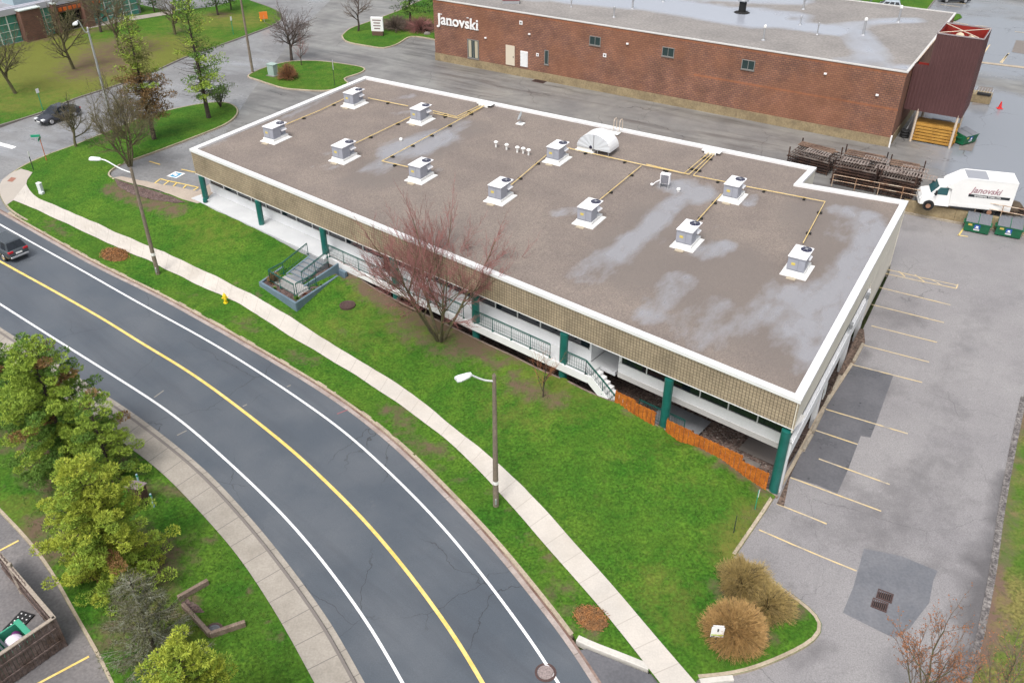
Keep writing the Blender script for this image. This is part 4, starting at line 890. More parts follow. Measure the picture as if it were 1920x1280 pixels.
# ------------------------------------------------------------------ yard retaining wall and guard rail
stain = mat('stained_wall_concrete', (.33, .26, .15), .85, col2=(.22, .17, .10), vscale=.7, fine=.15, fscale=6, detail=6)
overlay(stain, noise_fac(stain, 1.2, .55, .7, 6, (R(25), 1, 1)), (.12, .09, .06), k=.6)
rw = thing('retaining_wall', 'stained brown concrete retaining wall below the parked box truck', 'wall', (W1.x, W1.y, 0))
def Wp(a, b, z): p = W1.xy + WD * a + WN * b; return Vector((p.x, p.y, z))
def wbox(mb, a0, a1, b0, b1, z0, z1):
    vs = [Wp(a, b, z) for z in (z0, z1) for (a, b) in ((a0, b0), (a1, b0), (a1, b1), (a0, b1))]
    mb.add(vs, [(3, 2, 1, 0), (4, 5, 6, 7), (0, 1, 5, 4), (1, 2, 6, 5), (2, 3, 7, 6), (3, 0, 4, 7)])
mb = MB()
for i in range(10): wbox(mb, -.4 + i * 4.2, -.4 + i * 4.2 + 4.18, -.15, .25, -.6, 1.68)
mb.build('wall_panel', stain, rw, world=True)
mb = MB(); wbox(mb, -.4, 40, -.30, -.152, -.6, .72); mb.build('footing', kb, rw, world=True)
railw = mat('rusty_cream_rail', (.62, .52, .40), .6, col2=(.32, .17, .09), vscale=1.5, fine=.1, fscale=9)
gr = thing('guard_rail', 'rusty cream pipe guard rail on the retaining wall behind the office', 'railing', (W1.x, W1.y, 1.6))
a0 = (C['K'].xy - W1.xy).dot(WD)
mb = MB(); xs_ = [a0 + 1.0 + i * 1.95 for i in range(24)]
for zz in (1.05, .55): mb.tube([Wp(xs_[0], .1, 1.68 + zz), Wp(xs_[-1], .1, 1.68 + zz)], .035, 5)
mb.build('rails', railw, gr, world=True)
for x in xs_: m_ = MB(); m_.tube([Wp(x, .1, 1.6), Wp(x, .1, 1.68 + 1.05)], .035, 5); m_.build('post', railw, gr, world=True)
# ------------------------------------------------------------------ brick warehouse
b0 = bp(817, 113); b1 = bp(1666, 276); BU = (b1 - b0).xy.normalized(); BV = Vector((-BU.y, BU.x)); BL = (b1 - b0).length
wh = thing('brick_warehouse', 'red brick warehouse with flat grey roof and white Janovski lettering', 'building', (b0.x, b0.y, 1.5), math.atan2(BU.y, BU.x))
ZR_, DP = 7.3, 26.0
brk = brickmat('red_brick', (.285, .135, .085), (.21, .097, .068), (.10, .062, .048), .40, .20, .026, .4, rough=.85)
overlay(brk, noise_fac(brk, .18, .45, .6, 5), (.29, .115, .05), k=.3); overlay(brk, noise_fac(brk, 1.1, .62, .74, 6), (.10, .05, .035), k=.55)
uvx = lambda p: (p.x + p.y, p.z)
mb = MB(); mb.quad((0, 0, .95), (BL, 0, .95), (BL, 0, ZR_ - .3), (0, 0, ZR_ - .3)); mb.quad((BL, 0, .95), (BL, DP, .95), (BL, DP, ZR_ - .3), (BL, 0, ZR_ - .3)); mb.quad((0, DP, 0), (0, 0, 0), (0, 0, ZR_ - .3), (0, DP, ZR_ - .3)); mb.quad((BL, DP, 0), (0, DP, 0), (0, DP, ZR_ - .3), (BL, DP, ZR_ - .3))
mb.build('brick_wall', brk, wh, uvf=uvx)
mb = MB(); mb.box(-.04, BL + .04, -.05, .3, -.2, .95); mb.box(BL - .3, BL + .045, .3, DP, -.2, .95); mb.build('concrete_base', stain, wh)
brk2 = brickmat('vertical_brick_course', (.36, .13, .05), (.30, .10, .045), (.2, .12, .09), .10, .30, .015, .4, 0.0)
mb = MB(); mb.quad((0, -.015, ZR_ - .3), (BL + .015, -.015, ZR_ - .3), (BL + .015, -.015, ZR_ - .02), (0, -.015, ZR_ - .02)); mb.quad((BL + .015, 0, ZR_ - .3), (BL + .015, DP, ZR_ - .3), (BL + .015, DP, ZR_ - .02), (BL + .015, 0, ZR_ - .02)); mb.quad((0, -.01, 2.9), (BL + .01, -.01, 2.9), (BL + .01, -.01, 3.1), (0, -.01, 3.1)) if False else None; mb.build('brick_top_course', brk2, wh, uvf=uvx)
mb = MB(); mb.quad((BL * .62, -.012, 3.6), (BL + .012, -.012, 3.6), (BL + .012, -.012, 3.82), (BL * .62, -.012, 3.82)); mb.build('brick_band', brk2, wh, uvf=uvx)
mb = MB(); mb.box(-.1, BL + .1, -.1, .12, ZR_ - .02, ZR_ + .1); mb.box(BL - .12, BL + .1, .12, DP, ZR_ - .02, ZR_ + .1); mb.box(-.1, .12, .12, DP, ZR_ - .02, ZR_ + .1); mb.box(.12, BL - .12, DP - .15, DP, ZR_ - .02, ZR_ + .1); mb.build('parapet_cap', mat('pale_metal_cap', (.6, .59, .57), .5), wh)
roof2 = mat('grey_flat_roof', (.27, .25, .235), .8, col2=(.21, .195, .185), vscale=.2, fine=.2, fscale=4, detail=6)
overlay(roof2, attr_fac(roof2, 'wet', .12, .6, .3, .62, 6), (.36, .385, .44), .12, k=.9)  # roof puddles, with the sky's reflection painted in as pale blue
zr = 1.5 + ZR_
wb = blobs([(ap(a, b, zr)[:2], ap(c, d, zr)[:2], r, k) for a, b, c, d, r, k in [(1080, -5, 1240, 8, 3.5, .9), (1240, 8, 1420, 38, 3.5, .95), (1420, 38, 1560, 58, 2.2, .8), (1400, 20, 1500, 30, 2.0, .6), (1600, 60, 1640, 110, 2.2, .55), (1590, 115, 1600, 120, 2, .5), (1650, 40, 1720, 38, 1.5, .6), (1560, 50, 1660, 40, 1.5, .5), (1000, 0, 1060, 0, 1.5, .5), (900, 5, 960, 8, 1.2, .3), (1300, -10, 1480, 0, 3, .7), (1650, 130, 1700, 128, .8, .6)]])
r2 = drape('roof', [tuple((b0.xy + BU * a + BV * b)) for a, b in ((0, 0), (BL, 0), (BL, DP), (0, DP))], 0, roof2, H=lambda x, y: zr + .0, grid=1.5, attrs={'wet': wb}, kind=None)
r2.parent = wh; r2.data.transform(pmat(wh).inverted())
whp = mat('white_enamel', (.8, .8, .8), .4); wgl = mat('window_pane', (.03, .05, .05), .1)
# lettering
def slab_text(parent, M, size, m, ex=.05):
    return text_mesh('lettering', 'Janovski', size, m, parent, M, bold=.03, extrude=ex, spacing=1.0, wscale=1.05)
slab_text(wh, Matrix.Translation((.65, -.08, 4.55)) @ Matrix.Rotation(R(90), 4, 'X') @ Matrix.Rotation(R(0), 4, 'Z'), 1.75, whp)
mb = MB()
for x, z, w_ in ((.75, 5.72, .55), (4.95, 5.8, .28), (4.95, 4.6, .42), (5.62, 4.6, .42), (6.28, 4.6, .34), (2.22, 4.6, .34), (2.62, 4.6, .3)): mb.box(x, x + w_, -.1, -.02, z - .06, z + .02)
mb.build('lettering_serifs', whp, wh)
def bwin(x0, x1, z0, z1, kind='window', panes=2, glassm=wgl, fm=mat('grey_frame', (.22, .22, .21), .5)):
    g_ = MB(); g_.box(x0, x1, -.03, .0, z0, z1); o = g_.build(kind, glassm, wh)
    f = MB(); e = .07; f.box(x0 - e, x1 + e, -.07, .0, z0 - e, z0); f.box(x0 - e, x1 + e, -.07, .0, z1, z1 + e); f.box(x0 - e, x0, -.07, 0, z0, z1); f.box(x1, x1 + e, -.07, 0, z0, z1)
    for i in range(1, panes): xm = x0 + (x1 - x0) * i / panes; f.box(xm - .025, xm + .025, -.06, -.03, z0, z1)
    fo = f.build('frame', fm, wh); fo.parent = o
    s_ = MB(); s_.box(x0 - .12, x1 + .12, -.1, -.0, z0 - .16, z0 - .072); so_ = s_.build('sill', conc2, wh); so_.parent = o; return o
curt = mat('curtain_cloth', (.42, .38, .28), .8)
o = bwin(5.0, 6.5, 1.15, 3.25); c_ = MB(); c_.box(5.08, 5.5, -.045, -.031, 1.2, 3.2); c_.box(6.0, 6.42, -.045, -.031, 1.2, 3.2); q = c_.build('curtain', curt, wh); q.parent = o
for px, py in ((1116, 77), (1253, 98), (1403, 122)):
    q = ray(px, py); n_ = BV; k = (b0.xy.dot(n_)) / q.xy.dot(n_); P = q * k; u_ = (P.xy - b0.xy).dot(BU); z_ = P.z + CZ - 1.5
    bwin(u_ - .62, u_ + .62, z_ - .42, z_ + .42, panes=2)
def onb(px, py):
    q = ray(px, py); k = (b0.xy.dot(BV)) / q.xy.dot(BV); P = q * k; return (P.xy - b0.xy).dot(BU), P.z + CZ - 1.5
u_, z_ = onb(957, 104); bwin(u_ - .01 + 0, u_ + .0, z_, z_ + .01) if False else None
dr = MB(); dr.box(u_ - .62, u_ + .62, -.06, .0, z_ - 1.15, z_ + 1.15); dr.build('door', mat('cream_door', (.62, .55, .44), .6), wh)
dh = MB(); dh.box(u_ + .4, u_ + .5, -.1, -.06, z_ - .2, z_ - .05); dh.build('door_handle', mat('dark_metal', (.05, .05, .05), .4), wh)
u_, z_ = onb(983, 111); mb = MB(); mb.box(u_ - .5, u_ + .5, -.05, -.0, z_ - .9, z_ + .9)
for i in range(11): mb.box(u_ - .5, u_ + .5, -.1, -.05, z_ - .88 + i * .163, z_ - .8 + i * .163)
mb.build('louvre', whp, wh)
u_, z_ = onb(1025, 108); bwin(u_ - .2, u_ + .2, z_ - .75, z_ + .75, panes=1)
for px, py, w_, h_ in ((977, 43, .42, .42), (1008, 103, .34, .34), (1134, 104, .4, .4)):
    u_, z_ = onb(px, py); mb = MB(); mb.box(u_ - w_ / 2, u_ + w_ / 2, -.05, -.0, z_ - h_ / 2, z_ + h_ / 2); s_ = mb.build('wall_sign', whp, wh); mb = MB(); mb.box(u_ - w_ * .22, u_ + w_ * .22, -.06, -.05, z_ - h_ * .2, z_ + h_ * .2); k_ = mb.build('symbol', mat('dark_print', (.06, .06, .06), .6), wh); k_.parent = s_
for px, py in ((993, 64), (1177, 82), (1548, 138), (1645, 178), (911, 71)):
    u_, z_ = onb(px, py); mb = MB(); mb.box(u_ - .13, u_ + .13, -.14, .0, z_ - .09, z_ + .07); mb.box(u_ - .1, u_ + .1, -.18, -.14, z_ - .08, z_ + .02); mb.build('wall_light', whp, wh)
mb = MB(); mb.box(BL - .02, BL + .12, -.12, .0, 0, 1.2); mb.build('corner_guard', whp, wh)
# brown sheet-metal tower on the east end
def tl(u, v, z): p = b1.xy + BU * u + BV * v; return Vector((p.x, p.y, z))
tw = thing('dust_collector_tower', 'tall brown ribbed metal tower with open red inside beside the warehouse', 'tower', tl(1, 3, 1.5), math.atan2(BU.y, BU.x))
brn = mat('brown_ribbed_metal', (.10, .045, .045), .5, col2=(.085, .038, .038), vscale=.5, fine=.05)
redm = mat('red_oxide_metal', (.32, .02, .012), .6, col2=(.22, .015, .01), vscale=1.0)
def ribbed(mb, p, q, z0, z1, pitch=.3, d=.045):
    p, q = Vector(p), Vector(q); L = (q - p).length; e = (q - p).normalized(); nn = Vector((e.y, -e.x)); n = int(L / pitch); vs = []
    pr = []
    for i in range(n + 1):
        x = L * i / n
        pr += [(x, 0), (min(L, x + pitch * .55), 0), (min(L, x + pitch * .65), d), (min(L, x + pitch * .9), d)] if i < n else [(L, 0)]
    b = len(mb.v)
    for x, y in pr: r = p + e * x + nn * y; vs += [(r.x, r.y, z0), (r.x, r.y, z1)]
    mb.add(vs, [(2 * i, 2 * i + 2, 2 * i + 3, 2 * i + 1) for i in range(len(pr) - 1)])
U0, U1, V0, V1, Z0, Z1 = 1.4, 5.4, 2.7, 7.1, 4.6, 12.0
def T2(u, v): q = b1.xy + BU * u + BV * v; return q
mb = MB(); ribbed(mb, T2(U0, V0), T2(U1, V0), Z0, Z1); ribbed(mb, T2(U1, V0), T2(U1, V1), Z0, Z1); ribbed(mb, T2(U1, V1), T2(U0, V1), Z0, Z1); ribbed(mb, T2(U0, V1), T2(U0, V0), 8.7, Z1); ribbed(mb, T2(.1, V0 + .01), T2(U0, V0 + .01), Z0, 9.0)
mb.build('cladding', brn, tw, world=True)
def tbox(mb, u0, u1, v0, v1, z0, z1):
    vs = [tl(u, v, z) for z in (z0, z1) for (u, v) in ((u0, v0), (u1, v0), (u1, v1), (u0, v1))]
    mb.add(vs, [(3, 2, 1, 0), (4, 5, 6, 7), (0, 1, 5, 4), (1, 2, 6, 5), (2, 3, 7, 6), (3, 0, 4, 7)])
mb = MB(); tbox(mb, U0 + .06, U1 - .06, V0 + .12, V0 + .16, 8, Z1 - .05); tbox(mb, U0 + .06, U1 - .06, V1 - .16, V1 - .12, 8, Z1 - .05); tbox(mb, U1 - .16, U1 - .12, V0 + .16, V1 - .16, 8, Z1 - .05); tbox(mb, U0 + .1, U0 + .14, V0 + .16, V1 - .16, 8, Z1 - .05); tbox(mb, .3, U0 - .1, V0 + .9, V0 + .95, 7.5, 8.95); mb.build('red_lining', redm, tw, world=True)
mb = MB(); tbox(mb, U0 + .1, U1 - .1, V0 + .2, V1 - .2, 9.4, 9.5); tbox(mb, .1, U0, V0 + .1, V1, 7.4, 7.5); mb.build('inner_deck', dark, tw, world=True)
cm = mat('cream_steel', (.6, .5, .4), .6)
for u, v in ((U0, V0), (U1, V0), (U1, V1), (U0, V1)): MB().cyl(tl(u + (.06 if u == U0 else -.3), v + .1, 1.5), tl(u + (.06 if u == U0 else -.3), v + .1, Z0 + .2), .12, n=6).build('post', cm, tw, world=True)
for a, b in ((tl(U0, V0 + .2, Z1), tl(U1, V1 - .2, Z1)), (tl(U0, V1 - .2, Z1), tl(U1 - .5, V0 + .2, Z1)), (tl(U0 - 1.2, V0 + .2, 9.1), tl(U0, V1 - .4, Z1 - .5))): MB().cyl(a, b, .045, n=5).build('brace', cm, tw, world=True)
mb = MB()
for a, b in (((U0, V0), (U1, V0)), ((U1, V0), (U1, V1)), ((U0, V1), (U1, V1)), ((U0, V0), (U0, V1))): mb.cyl(tl(*a, Z1), tl(*b, Z1), .07, n=4)
mb.build('top_rim', mat('grey_purple_rim', (.3, .26, .27), .5), tw, world=True)
mb = MB(); mb.sphere(tl(3.2, 3.9, 11.3), .55, .55, .75); mb.sphere(tl(4.2, 4.1, 11.2), .5, .5, .7); mb.build('filter_sack', mat('cream_cloth', (.62, .52, .38), .8, col2=(.5, .42, .3), vscale=2), tw, world=True, smooth=True)
# ------------------------------------------------------------------ glass-fronted office at the upper left
g0 = bp(-60, 103); g1 = bp(262, 27); GU = (g1 - g0).xy.normalized(); GL = (g1 - g0).length
go = thing('glass_fronted_office', 'low teal glass-fronted office with brick piers in the upper left corner', 'building', (g0.x, g0.y, 1.5), math.atan2(GU.y, GU.x))
def onG(px, py): q = ray(px, py); V_ = Vector((-GU.y, GU.x)); k = g0.xy.dot(V_) / q.xy.dot(V_); P = q * k; return (P.xy - g0.xy).dot(GU), P.z + CZ - 1.5
tg = mat('teal_glass', (.09, .30, .26), .25, col2=(.05, .2, .15), vscale=.4, space='pos'); frw = mat('pale_frame', (.6, .66, .64), .5); redb = brickmat('dark_red_brick', (.17, .07, .05), (.11, .05, .04), (.12, .08, .06), .3, .1, .016, .3)
mb = MB(); mb.box(-6, GL + .5, .3, 34, 0, 4.2); mb.build('block', mat('grey_roof_block', (.36, .37, .4), .7, col2=(.25, .25, .27), vscale=.3), go)
mb = MB(); mb.box(-6, GL + .6, -.25, .3, 3.6, 4.35); mb.box(-6, GL + .6, .3, .7, 4.2, 4.4); mb.build('cornice', mat('lilac_grey_cladding', (.42, .42, .47), .5), go)
x_ent0 = onG(108, 72)[0]; x_ent1 = onG(166, 55)[0]; x_p0 = onG(46, 83)[0]; x_p1 = onG(84, 79)[0]
def panes(x0, x1, k):
    w_ = (x1 - x0) / k
    for i in range(k):
        mb = MB(); mb.box(x0 + i * w_ + .06, x0 + (i + 1) * w_ - .06, 0, .06, .75, 3.55); mb.box(x0 + i * w_ + .06, x0 + (i + 1) * w_ - .06, -.02, .06, .1, .7); o = mb.build('window', tg, go)
        f = MB(); f.box(x0 + i * w_ - .06, x0 + i * w_ + .06, -.08, .05, 0, 3.6)
        for z in (.7, 1.6, 2.5): f.box(x0 + i * w_ + .06, x0 + (i + 1) * w_ - .06, -.05, -.0, z, z + .06)
        fo = f.build('frame', frw, go); fo.parent = o
panes(-5, x_p0, 9); panes(x_p1, x_ent0, 2); panes(x_ent1 + .6, GL, 6)
for a, b in ((x_p0, x_p1), (x_ent0 + .01, x_ent0 + .4), (x_ent1 - .6, x_ent1 + .6)):
    mb = MB(); mb.box(a, b, -1.2, .3, 0, 4.0); mb.build('brick_pier', redb, go, uvf=lambda p: (p.x + p.y, p.z))
    mb = MB(); mb.box(a - .1, b + .1, -1.3, .3, 4.0, 4.12); mb.build('pier_cap', frw, go)
mb = MB(); mb.box(x_ent0, x_ent1, .05, .2, 0, 3.6); mb.build('entrance_glass', glass, go)
mb = MB(); mb.box(x_ent0 + .5, x_ent1 - .6, -.5, -.3, 2.6, 3.5); mb.build('entrance_canopy', redb, go, uvf=lambda p: (p.x, p.z))
mb = MB()
for i in range(9): x = x_ent0 + .9 + i * .72; mb.box(x, x + .5, -.58, -.5, 2.8, 3.25); 
mb.build('orange_lettering', mat('orange_letters', (.62, .12, .02), .5), go)
mb = MB(); x = (x_p1 + x_p0) / 2 + 1.5; mb.prism([(x - 2, 1.5), (x + 2.5, 1.5), (x + 2.5, 4.5), (x - 2, 4.5)], 4.2, 5.6); mb.build('skylight', mat('skylight_glass', (.35, .45, .5), .2), go)
mb = MB(); mb.box(x_p0 - 12, GL, -.3, .0, 0, .12); mb.build('plinth', conc2, go)
# ================================================================== OBJECTS
blk = mat('black_rubber', (.015, .015, .016), .7); chrome = mat('bright_metal', (.6, .6, .62), .25, metal=.9); galv = mat('galvanised_metal', (.45, .46, .48), .45, metal=.5)
unitw = mat('unit_white_panel', (.80, .80, .82), .4); unitg = mat('unit_grey_panel', (.36, .375, .43), .45, col2=(.31, .325, .38), vscale=1.5, space='obj'); flash = mat('white_roof_flashing', (.80, .80, .78), .5)
fanm = mat('fan_guard', (.02, .02, .05), .4); ylab = mat('yellow_label', (.65, .52, .12), .5); tim = mat('paver_tan', (.42, .36, .27), .8)
GA = math.atan2(BG.y, BG.x)
def rooftop_unit():
    t = thing('rooftop_air_conditioner', 'x', 'air conditioner', (0, 0, ZD), GA, 'rooftop air conditioning units')
    mb = MB(); r0 = [(-.85, -1.1), (.85, -1.1), (.85, 1.1), (-.85, 1.1)]; r1 = [(-.62, -.9), (.62, -.9), (.62, .9), (-.62, .9)]
    mb.loft([[Vector((x, y, z)) for x, y in r] for r, z in ((r0, 0), (r0, .06), (r1, .16), (r1, .34))]); mb.build('curb', flash, t)
    mb = MB(); mb.bbox(-.56, .56, -.82, .1, .34, 1.27, .025); mb.bbox(-.56, .30, .1, .95, .34, 1.27, .02); mb.build('cabinet', unitg, t)
    mb = MB(); mb.bbox(-.6, .6, -.86, .99, 1.27, 1.34, .02); mb.build('lid', unitw, t)
    mb = MB(); mb.lathe([(.36, 1.34), (.36, 1.37), (.32, 1.375), (.02, 1.39)], 20, Matrix.Translation((.2, .55, 0))); f = mb.build('fan', fanm, t)
    mb = MB(); mb.lathe([(.09, 1.385), (.09, 1.415), (.01, 1.42)], 10, Matrix.Translation((.2, .55, 0)));
    for k in range(6): a = k * math.pi / 3; mb.box(0, .33, -.008, .008, 1.382, 1.394, Matrix.Translation((.2, .55, 0)) @ Matrix.Rotation(a, 4, 'Z'))
    g = mb.build('fan_hub', galv, t); g.parent = f
    mb = MB(); mb.prism([(0, 0), (.34, -.12), (.34, -.18), (0, -.06)], -.32, .32, Matrix.Translation((.30, .5, .95)) @ Matrix.Rotation(R(90), 4, 'X')); mb.build('intake_hood', unitw, t)
    MB().box(-.3, -.05, -.835, -.82, .75, .92).build('warning_label', ylab, t)
    for x in (-.45, -.15): pass
    mb = MB(); mb.box(-.5, .5, -.83, -.82, .40, .43); mb.box(-.5, .5, -.83, -.82, 1.17, 1.2); mb.box(.12, .14, -.83, -.82, .43, 1.17); mb.build('panel_seam', mat('seam_grey', (.2, .21, .24), .6), t)
    mb = MB(); mb.bbox(-.35, .25, -1.45, -1.12, 0, .06, .01); mb.build('paver', tim, t)
    return t
u0 = rooftop_unit()
UN = [((662, 183), 'air conditioner in the far corner of the gravel roof nearest the shrub island'), ((787, 213), 'air conditioner second along the back edge, just left of the double yellow pipes'), ((514, 247), 'air conditioner nearest the left white coping edge'), ((643, 283), 'air conditioner below the far corner unit, right of the leftmost one'), ((787, 319), 'air conditioner just below the bright puddle on the left half of the roof'), ((1045, 285), 'air conditioner beside the big white curved exhaust hood'), ((938, 357), 'air conditioner in the roof centre above the bare red-twigged tree'), ((1105, 398), 'air conditioner with a small puddle on its left side in mid roof'), ((1376, 355), 'air conditioner nearest the roof notch at the back'), ((1290, 440), 'air conditioner right of the long puddle streak with a small puddle at its right'), ((1498, 490), 'air conditioner nearest the right white coping and the large puddle')]
for i, (p, lab) in enumerate(UN):
    o = u0 if i == 0 else copy_tree(u0)
    q = ap(p[0] + (2 if i < 5 else 0), p[1] + 2, ZD + .6); o.location = (q.x, q.y, ZD); o['label'] = lab
# gas pipes
pip = mat('yellow_gas_pipe', (.66, .47, .16), .5, col2=(.70, .55, .28), vscale=1.5); sup = mat('pipe_block', (.02, .02, .02), .8)
pipes = [([(515 + 22, 233 + 0), (600, 207), (650, 183)], 'yellow gas pipe joining the two leftmost roof units'), ([(690, 184), (765, 199)], 'yellow gas pipe between the two units along the far roof edge'), ([(668, 268), (770, 219)], 'yellow gas pipe from the left middle unit up to the back unit'), ([(812, 208), (856, 219), (902, 197)], 'upper of the two yellow pipes turning up to the white coping outlet'), ([(812, 212), (858, 222), (908, 198), ], 'lower of the two yellow pipes turning up to the white coping outlet'), ([(765, 313), (716, 302), (860, 225), (906, 200)], 'long yellow pipe crossing over the bright puddle'),
         ([(1062, 277), (1210, 310), (1292, 327), (1338, 285)], 'yellow pipe from under the curved hood to the back coping outlet'), ([(958, 347), (1024, 291)], 'yellow pipe between the central unit and the hood-side unit'), ([(1124, 375), (1202, 311)], 'yellow pipe rising from the mid roof unit with the small puddle'), ([(1300, 422), (1352, 364)], 'yellow pipe between the two units left of the right-hand puddle'), ([(1394, 348), (1300, 329), (1342, 286)], 'yellow pipe from the notch-side unit back to the coping outlet'), ([(1212, 308), (1283, 325), (1332, 284)], 'thin upper yellow pipe running beside the hood pipe'), ([(1506, 455), (1547, 378), (1396, 349)], 'yellow pipe turning a corner above the rightmost unit')]
for k, (pl__, lab) in enumerate(pipes):
    pts = [ap(x, y, ZD + .18) for x, y in pl__]; t = thing('gas_pipe', lab, 'pipe', (pts[0].x, pts[0].y, ZD), 0, 'gas pipes on the roof')
    MB().tube(pts, .038, 6).build('pipe', pip, t, world=True)
    for a, b in zip(pts, pts[1:]):
        L = (b - a).length; n = max(1, int(L / 2.6))
        for i in range(n):
            q = a.lerp(b, (i + .5) / n); d = (b - a).normalized()
            m = MB(); m.bbox(-.09, .09, -.18, .18, 0, .14, .01, Matrix.Translation((q.x, q.y, ZD)) @ Matrix.Rotation(math.atan2(d.y, d.x), 4, 'Z')); m.build('support', sup, t, world=True)
for x, y, lab in ((912, 194, 'left'), (1336, 282, 'right')):
    q = ap(x, y, ZC); t = thing('coping_outlet', 'white pipe outlet plate on the back coping where the %s yellow pipes end' % ('left double' if lab == 'left' else 'right-hand triple'), 'flashing', (q.x, q.y, ZC), GA)
    MB().bbox(-.8, .8, -.5, .25, .005, .05, .01).build('plate', flash, t); MB().bbox(-.5, .5, -.62, -.5, -.18, .04, .01).build('skirt', flash, t)
# curved exhaust hood
q = ap(1102, 280, ZD); t = thing('exhaust_hood', 'large white half-round sheet-metal exhaust hood near the back edge of the roof', 'vent hood', (q.x, q.y, ZD), GA)
hw = mat('white_sheet_metal', (.74, .74, .74), .45, col2=(.68, .69, .71), vscale=1.0); hw2 = mat('ribbed_sheet_metal', (.60, .63, .66), .5)
MB().loft([[Vector((x * s_, y * s_ + 0, z)) for x, y in ((-.85, -.75), (.85, -.75), (.85, .75), (-.85, .75))] for s_, z in ((1, 0), (1, .07), (.82, .18), (.82, .5))]).build('curb', flash, t)
mb = MB(); rad, cx_ = 1.55, .85; rings = []
N_ = 16
arc = [(cx_ + rad * math.cos(math.pi * (1 - k / N_) ), .42 + 1.25 * math.sin(math.pi * (1 - k / N_)) ) for k in range(N_ + 1)]
vs = [];
for y in (-.7, 1.0): vs += [(x, y, z) for x, z in arc]
mb.add(vs, [(k, k + 1, N_ + 1 + k + 1, N_ + 1 + k) for k in range(N_)]); mb.build('shell', hw, t)
mb = MB(); vs = [(cx_, -.68, .42)] + [(x, -.68 - (.03 if k % 2 else 0), z) for k, (x, z) in enumerate(arc)]; mb.add(vs, [(0, k + 1, k + 2) for k in range(N_)])
vs = [(cx_, .98, .42)] + [(x, .98, z) for x, z in arc]; mb.add(vs, [(0, k + 2, k + 1) for k in range(N_)]); mb.build('end_panel', hw2, t)
MB().box(cx_ - .03, cx_ + .03, -.73, -.69, .45, 1.66).build('seam', galv, t); MB().cyl((cx_ - .25, -.75, .55), (cx_ - .25, -.70, .55), .13, n=12).build('motor', fanm, t)
MB().box(cx_, cx_ + rad, -.68, .98, .40, .43).build('outlet_lip', hw, t)
for x in (1.2, 2.2): MB().cyl((x, -.6, 0), (x, -.6, .4), .03, n=5).build('leg', galv, t)
# roof ladder hooks
q = ap(1158, 243, ZC); t = thing('roof_ladder', 'pale ladder handrails rising over the back coping behind the exhaust hood', 'ladder', (q.x, q.y, ZC), GA)
for x in (-.28, .28): MB().tube([(x, .35, -3.5), (x, .35, .75), (x, .2, .95), (x, -.1, .95), (x, -.25, .8), (x, -.25, 0)], .035, 6).build('side_rail', mat('cream_steel', (.6, .5, .4), .6), t)
mb = MB()
for i in range(12): mb.tube([(-.28, .35, -3.4 + i * .3), (.28, .35, -3.4 + i * .3)], .018, 5)
mb.build('rungs', mat('cream_steel', (.6, .5, .4), .6), t)
MB().bbox(-.9, .5, -1.0, -.35, -.12, -.06, .01).build('landing_plate', flash, t)
# dish
q = ap(976, 233, ZD); t = thing('satellite_dish', 'small grey satellite dish on a white tray near the back coping', 'dish', (q.x, q.y, ZD), GA)
MB().bbox(-.35, .35, -.3, .3, 0, .1, .01).build('base', flash, t); MB().cyl((0, 0, .1), (0, .05, .6), .03).build('mast', galv, t)
mb = MB(); M = Matrix.Translation((-.03, .05, .72)) @ Matrix.Rotation(R(-60), 4, 'Y') @ Matrix.Rotation(R(30), 4, 'X')
mb.lathe([(.03, 0), (.25, .03), (.42, .1), (.44, .1), (.26, 0), (.03, -.03)], 18, M); mb.build('reflector', mat('dish_grey', (.4, .43, .45), .5), t, smooth=True); MB().tube([M @ Vector((.3, 0, .05)), M @ Vector((.1, 0, .45))], .015, 4).build('feed_arm', galv, t)
# small white roof vents
for i, (x, y) in enumerate(((930, 276), (950, 281), (970, 286), (981, 288), (991, 291), (752, 268 - 4), (1272, 358))):
    flat = i >= 5; q = ap(x, y, ZD); labs = ['leftmost of the row of small white roof vents near the dish', 'second of the small white roof vents in the row', 'middle white mushroom vent of the short row', 'narrow white vent, fourth in the row near the roof centre', 'rightmost white mushroom vent of the short row', 'small white drain cap standing in the bright left puddle', 'small round drain cap in the puddle beside the little condenser']
    t = thing('roof_vent', labs[i], 'vent', (q.x, q.y, ZD), 0, 'small white roof vents')
    h = .12 if flat else .42; r = .12 if flat else .08
    MB().cyl((0, 0, 0), (0, 0, h), r, n=10).build('pipe', flash, t); MB().lathe([(.17 if not flat else .16, h - .02), (.2 if not flat else .17, h + .03), (.12, h + .12), (.01, h + .13)], 12).build('cap', flash, t)
# condenser
q = ap(1246, 350, ZD); t = thing('condenser_unit', 'small white condenser box standing alone by the puddle in the roof middle', 'air conditioner', (q.x, q.y, ZD), GA + R(8))
MB().bbox(-.38, .38, -.2, .2, .3, 1.1, .02).build('casing', unitw, t); mb = MB()
for i in range(9): mb.box(-.3, .3, -.215, -.2, .36 + i * .075, .40 + i * .075)
mb.build('grille', fanm, t)
for x in (-.33, .33): MB().box(x - .04, x + .04, -.3, .3, 0, .3).build('leg', galv, t)
mb = MB(); mb.tube([(-.38, 0, .5), (-.7, -.1, .3), (-.9, -.2, .1)], .04, 6); mb.sphere((-.95, -.25, .12), .14, .12, .12, 8, 5); mb.build('refrigerant_line', unitw, t)
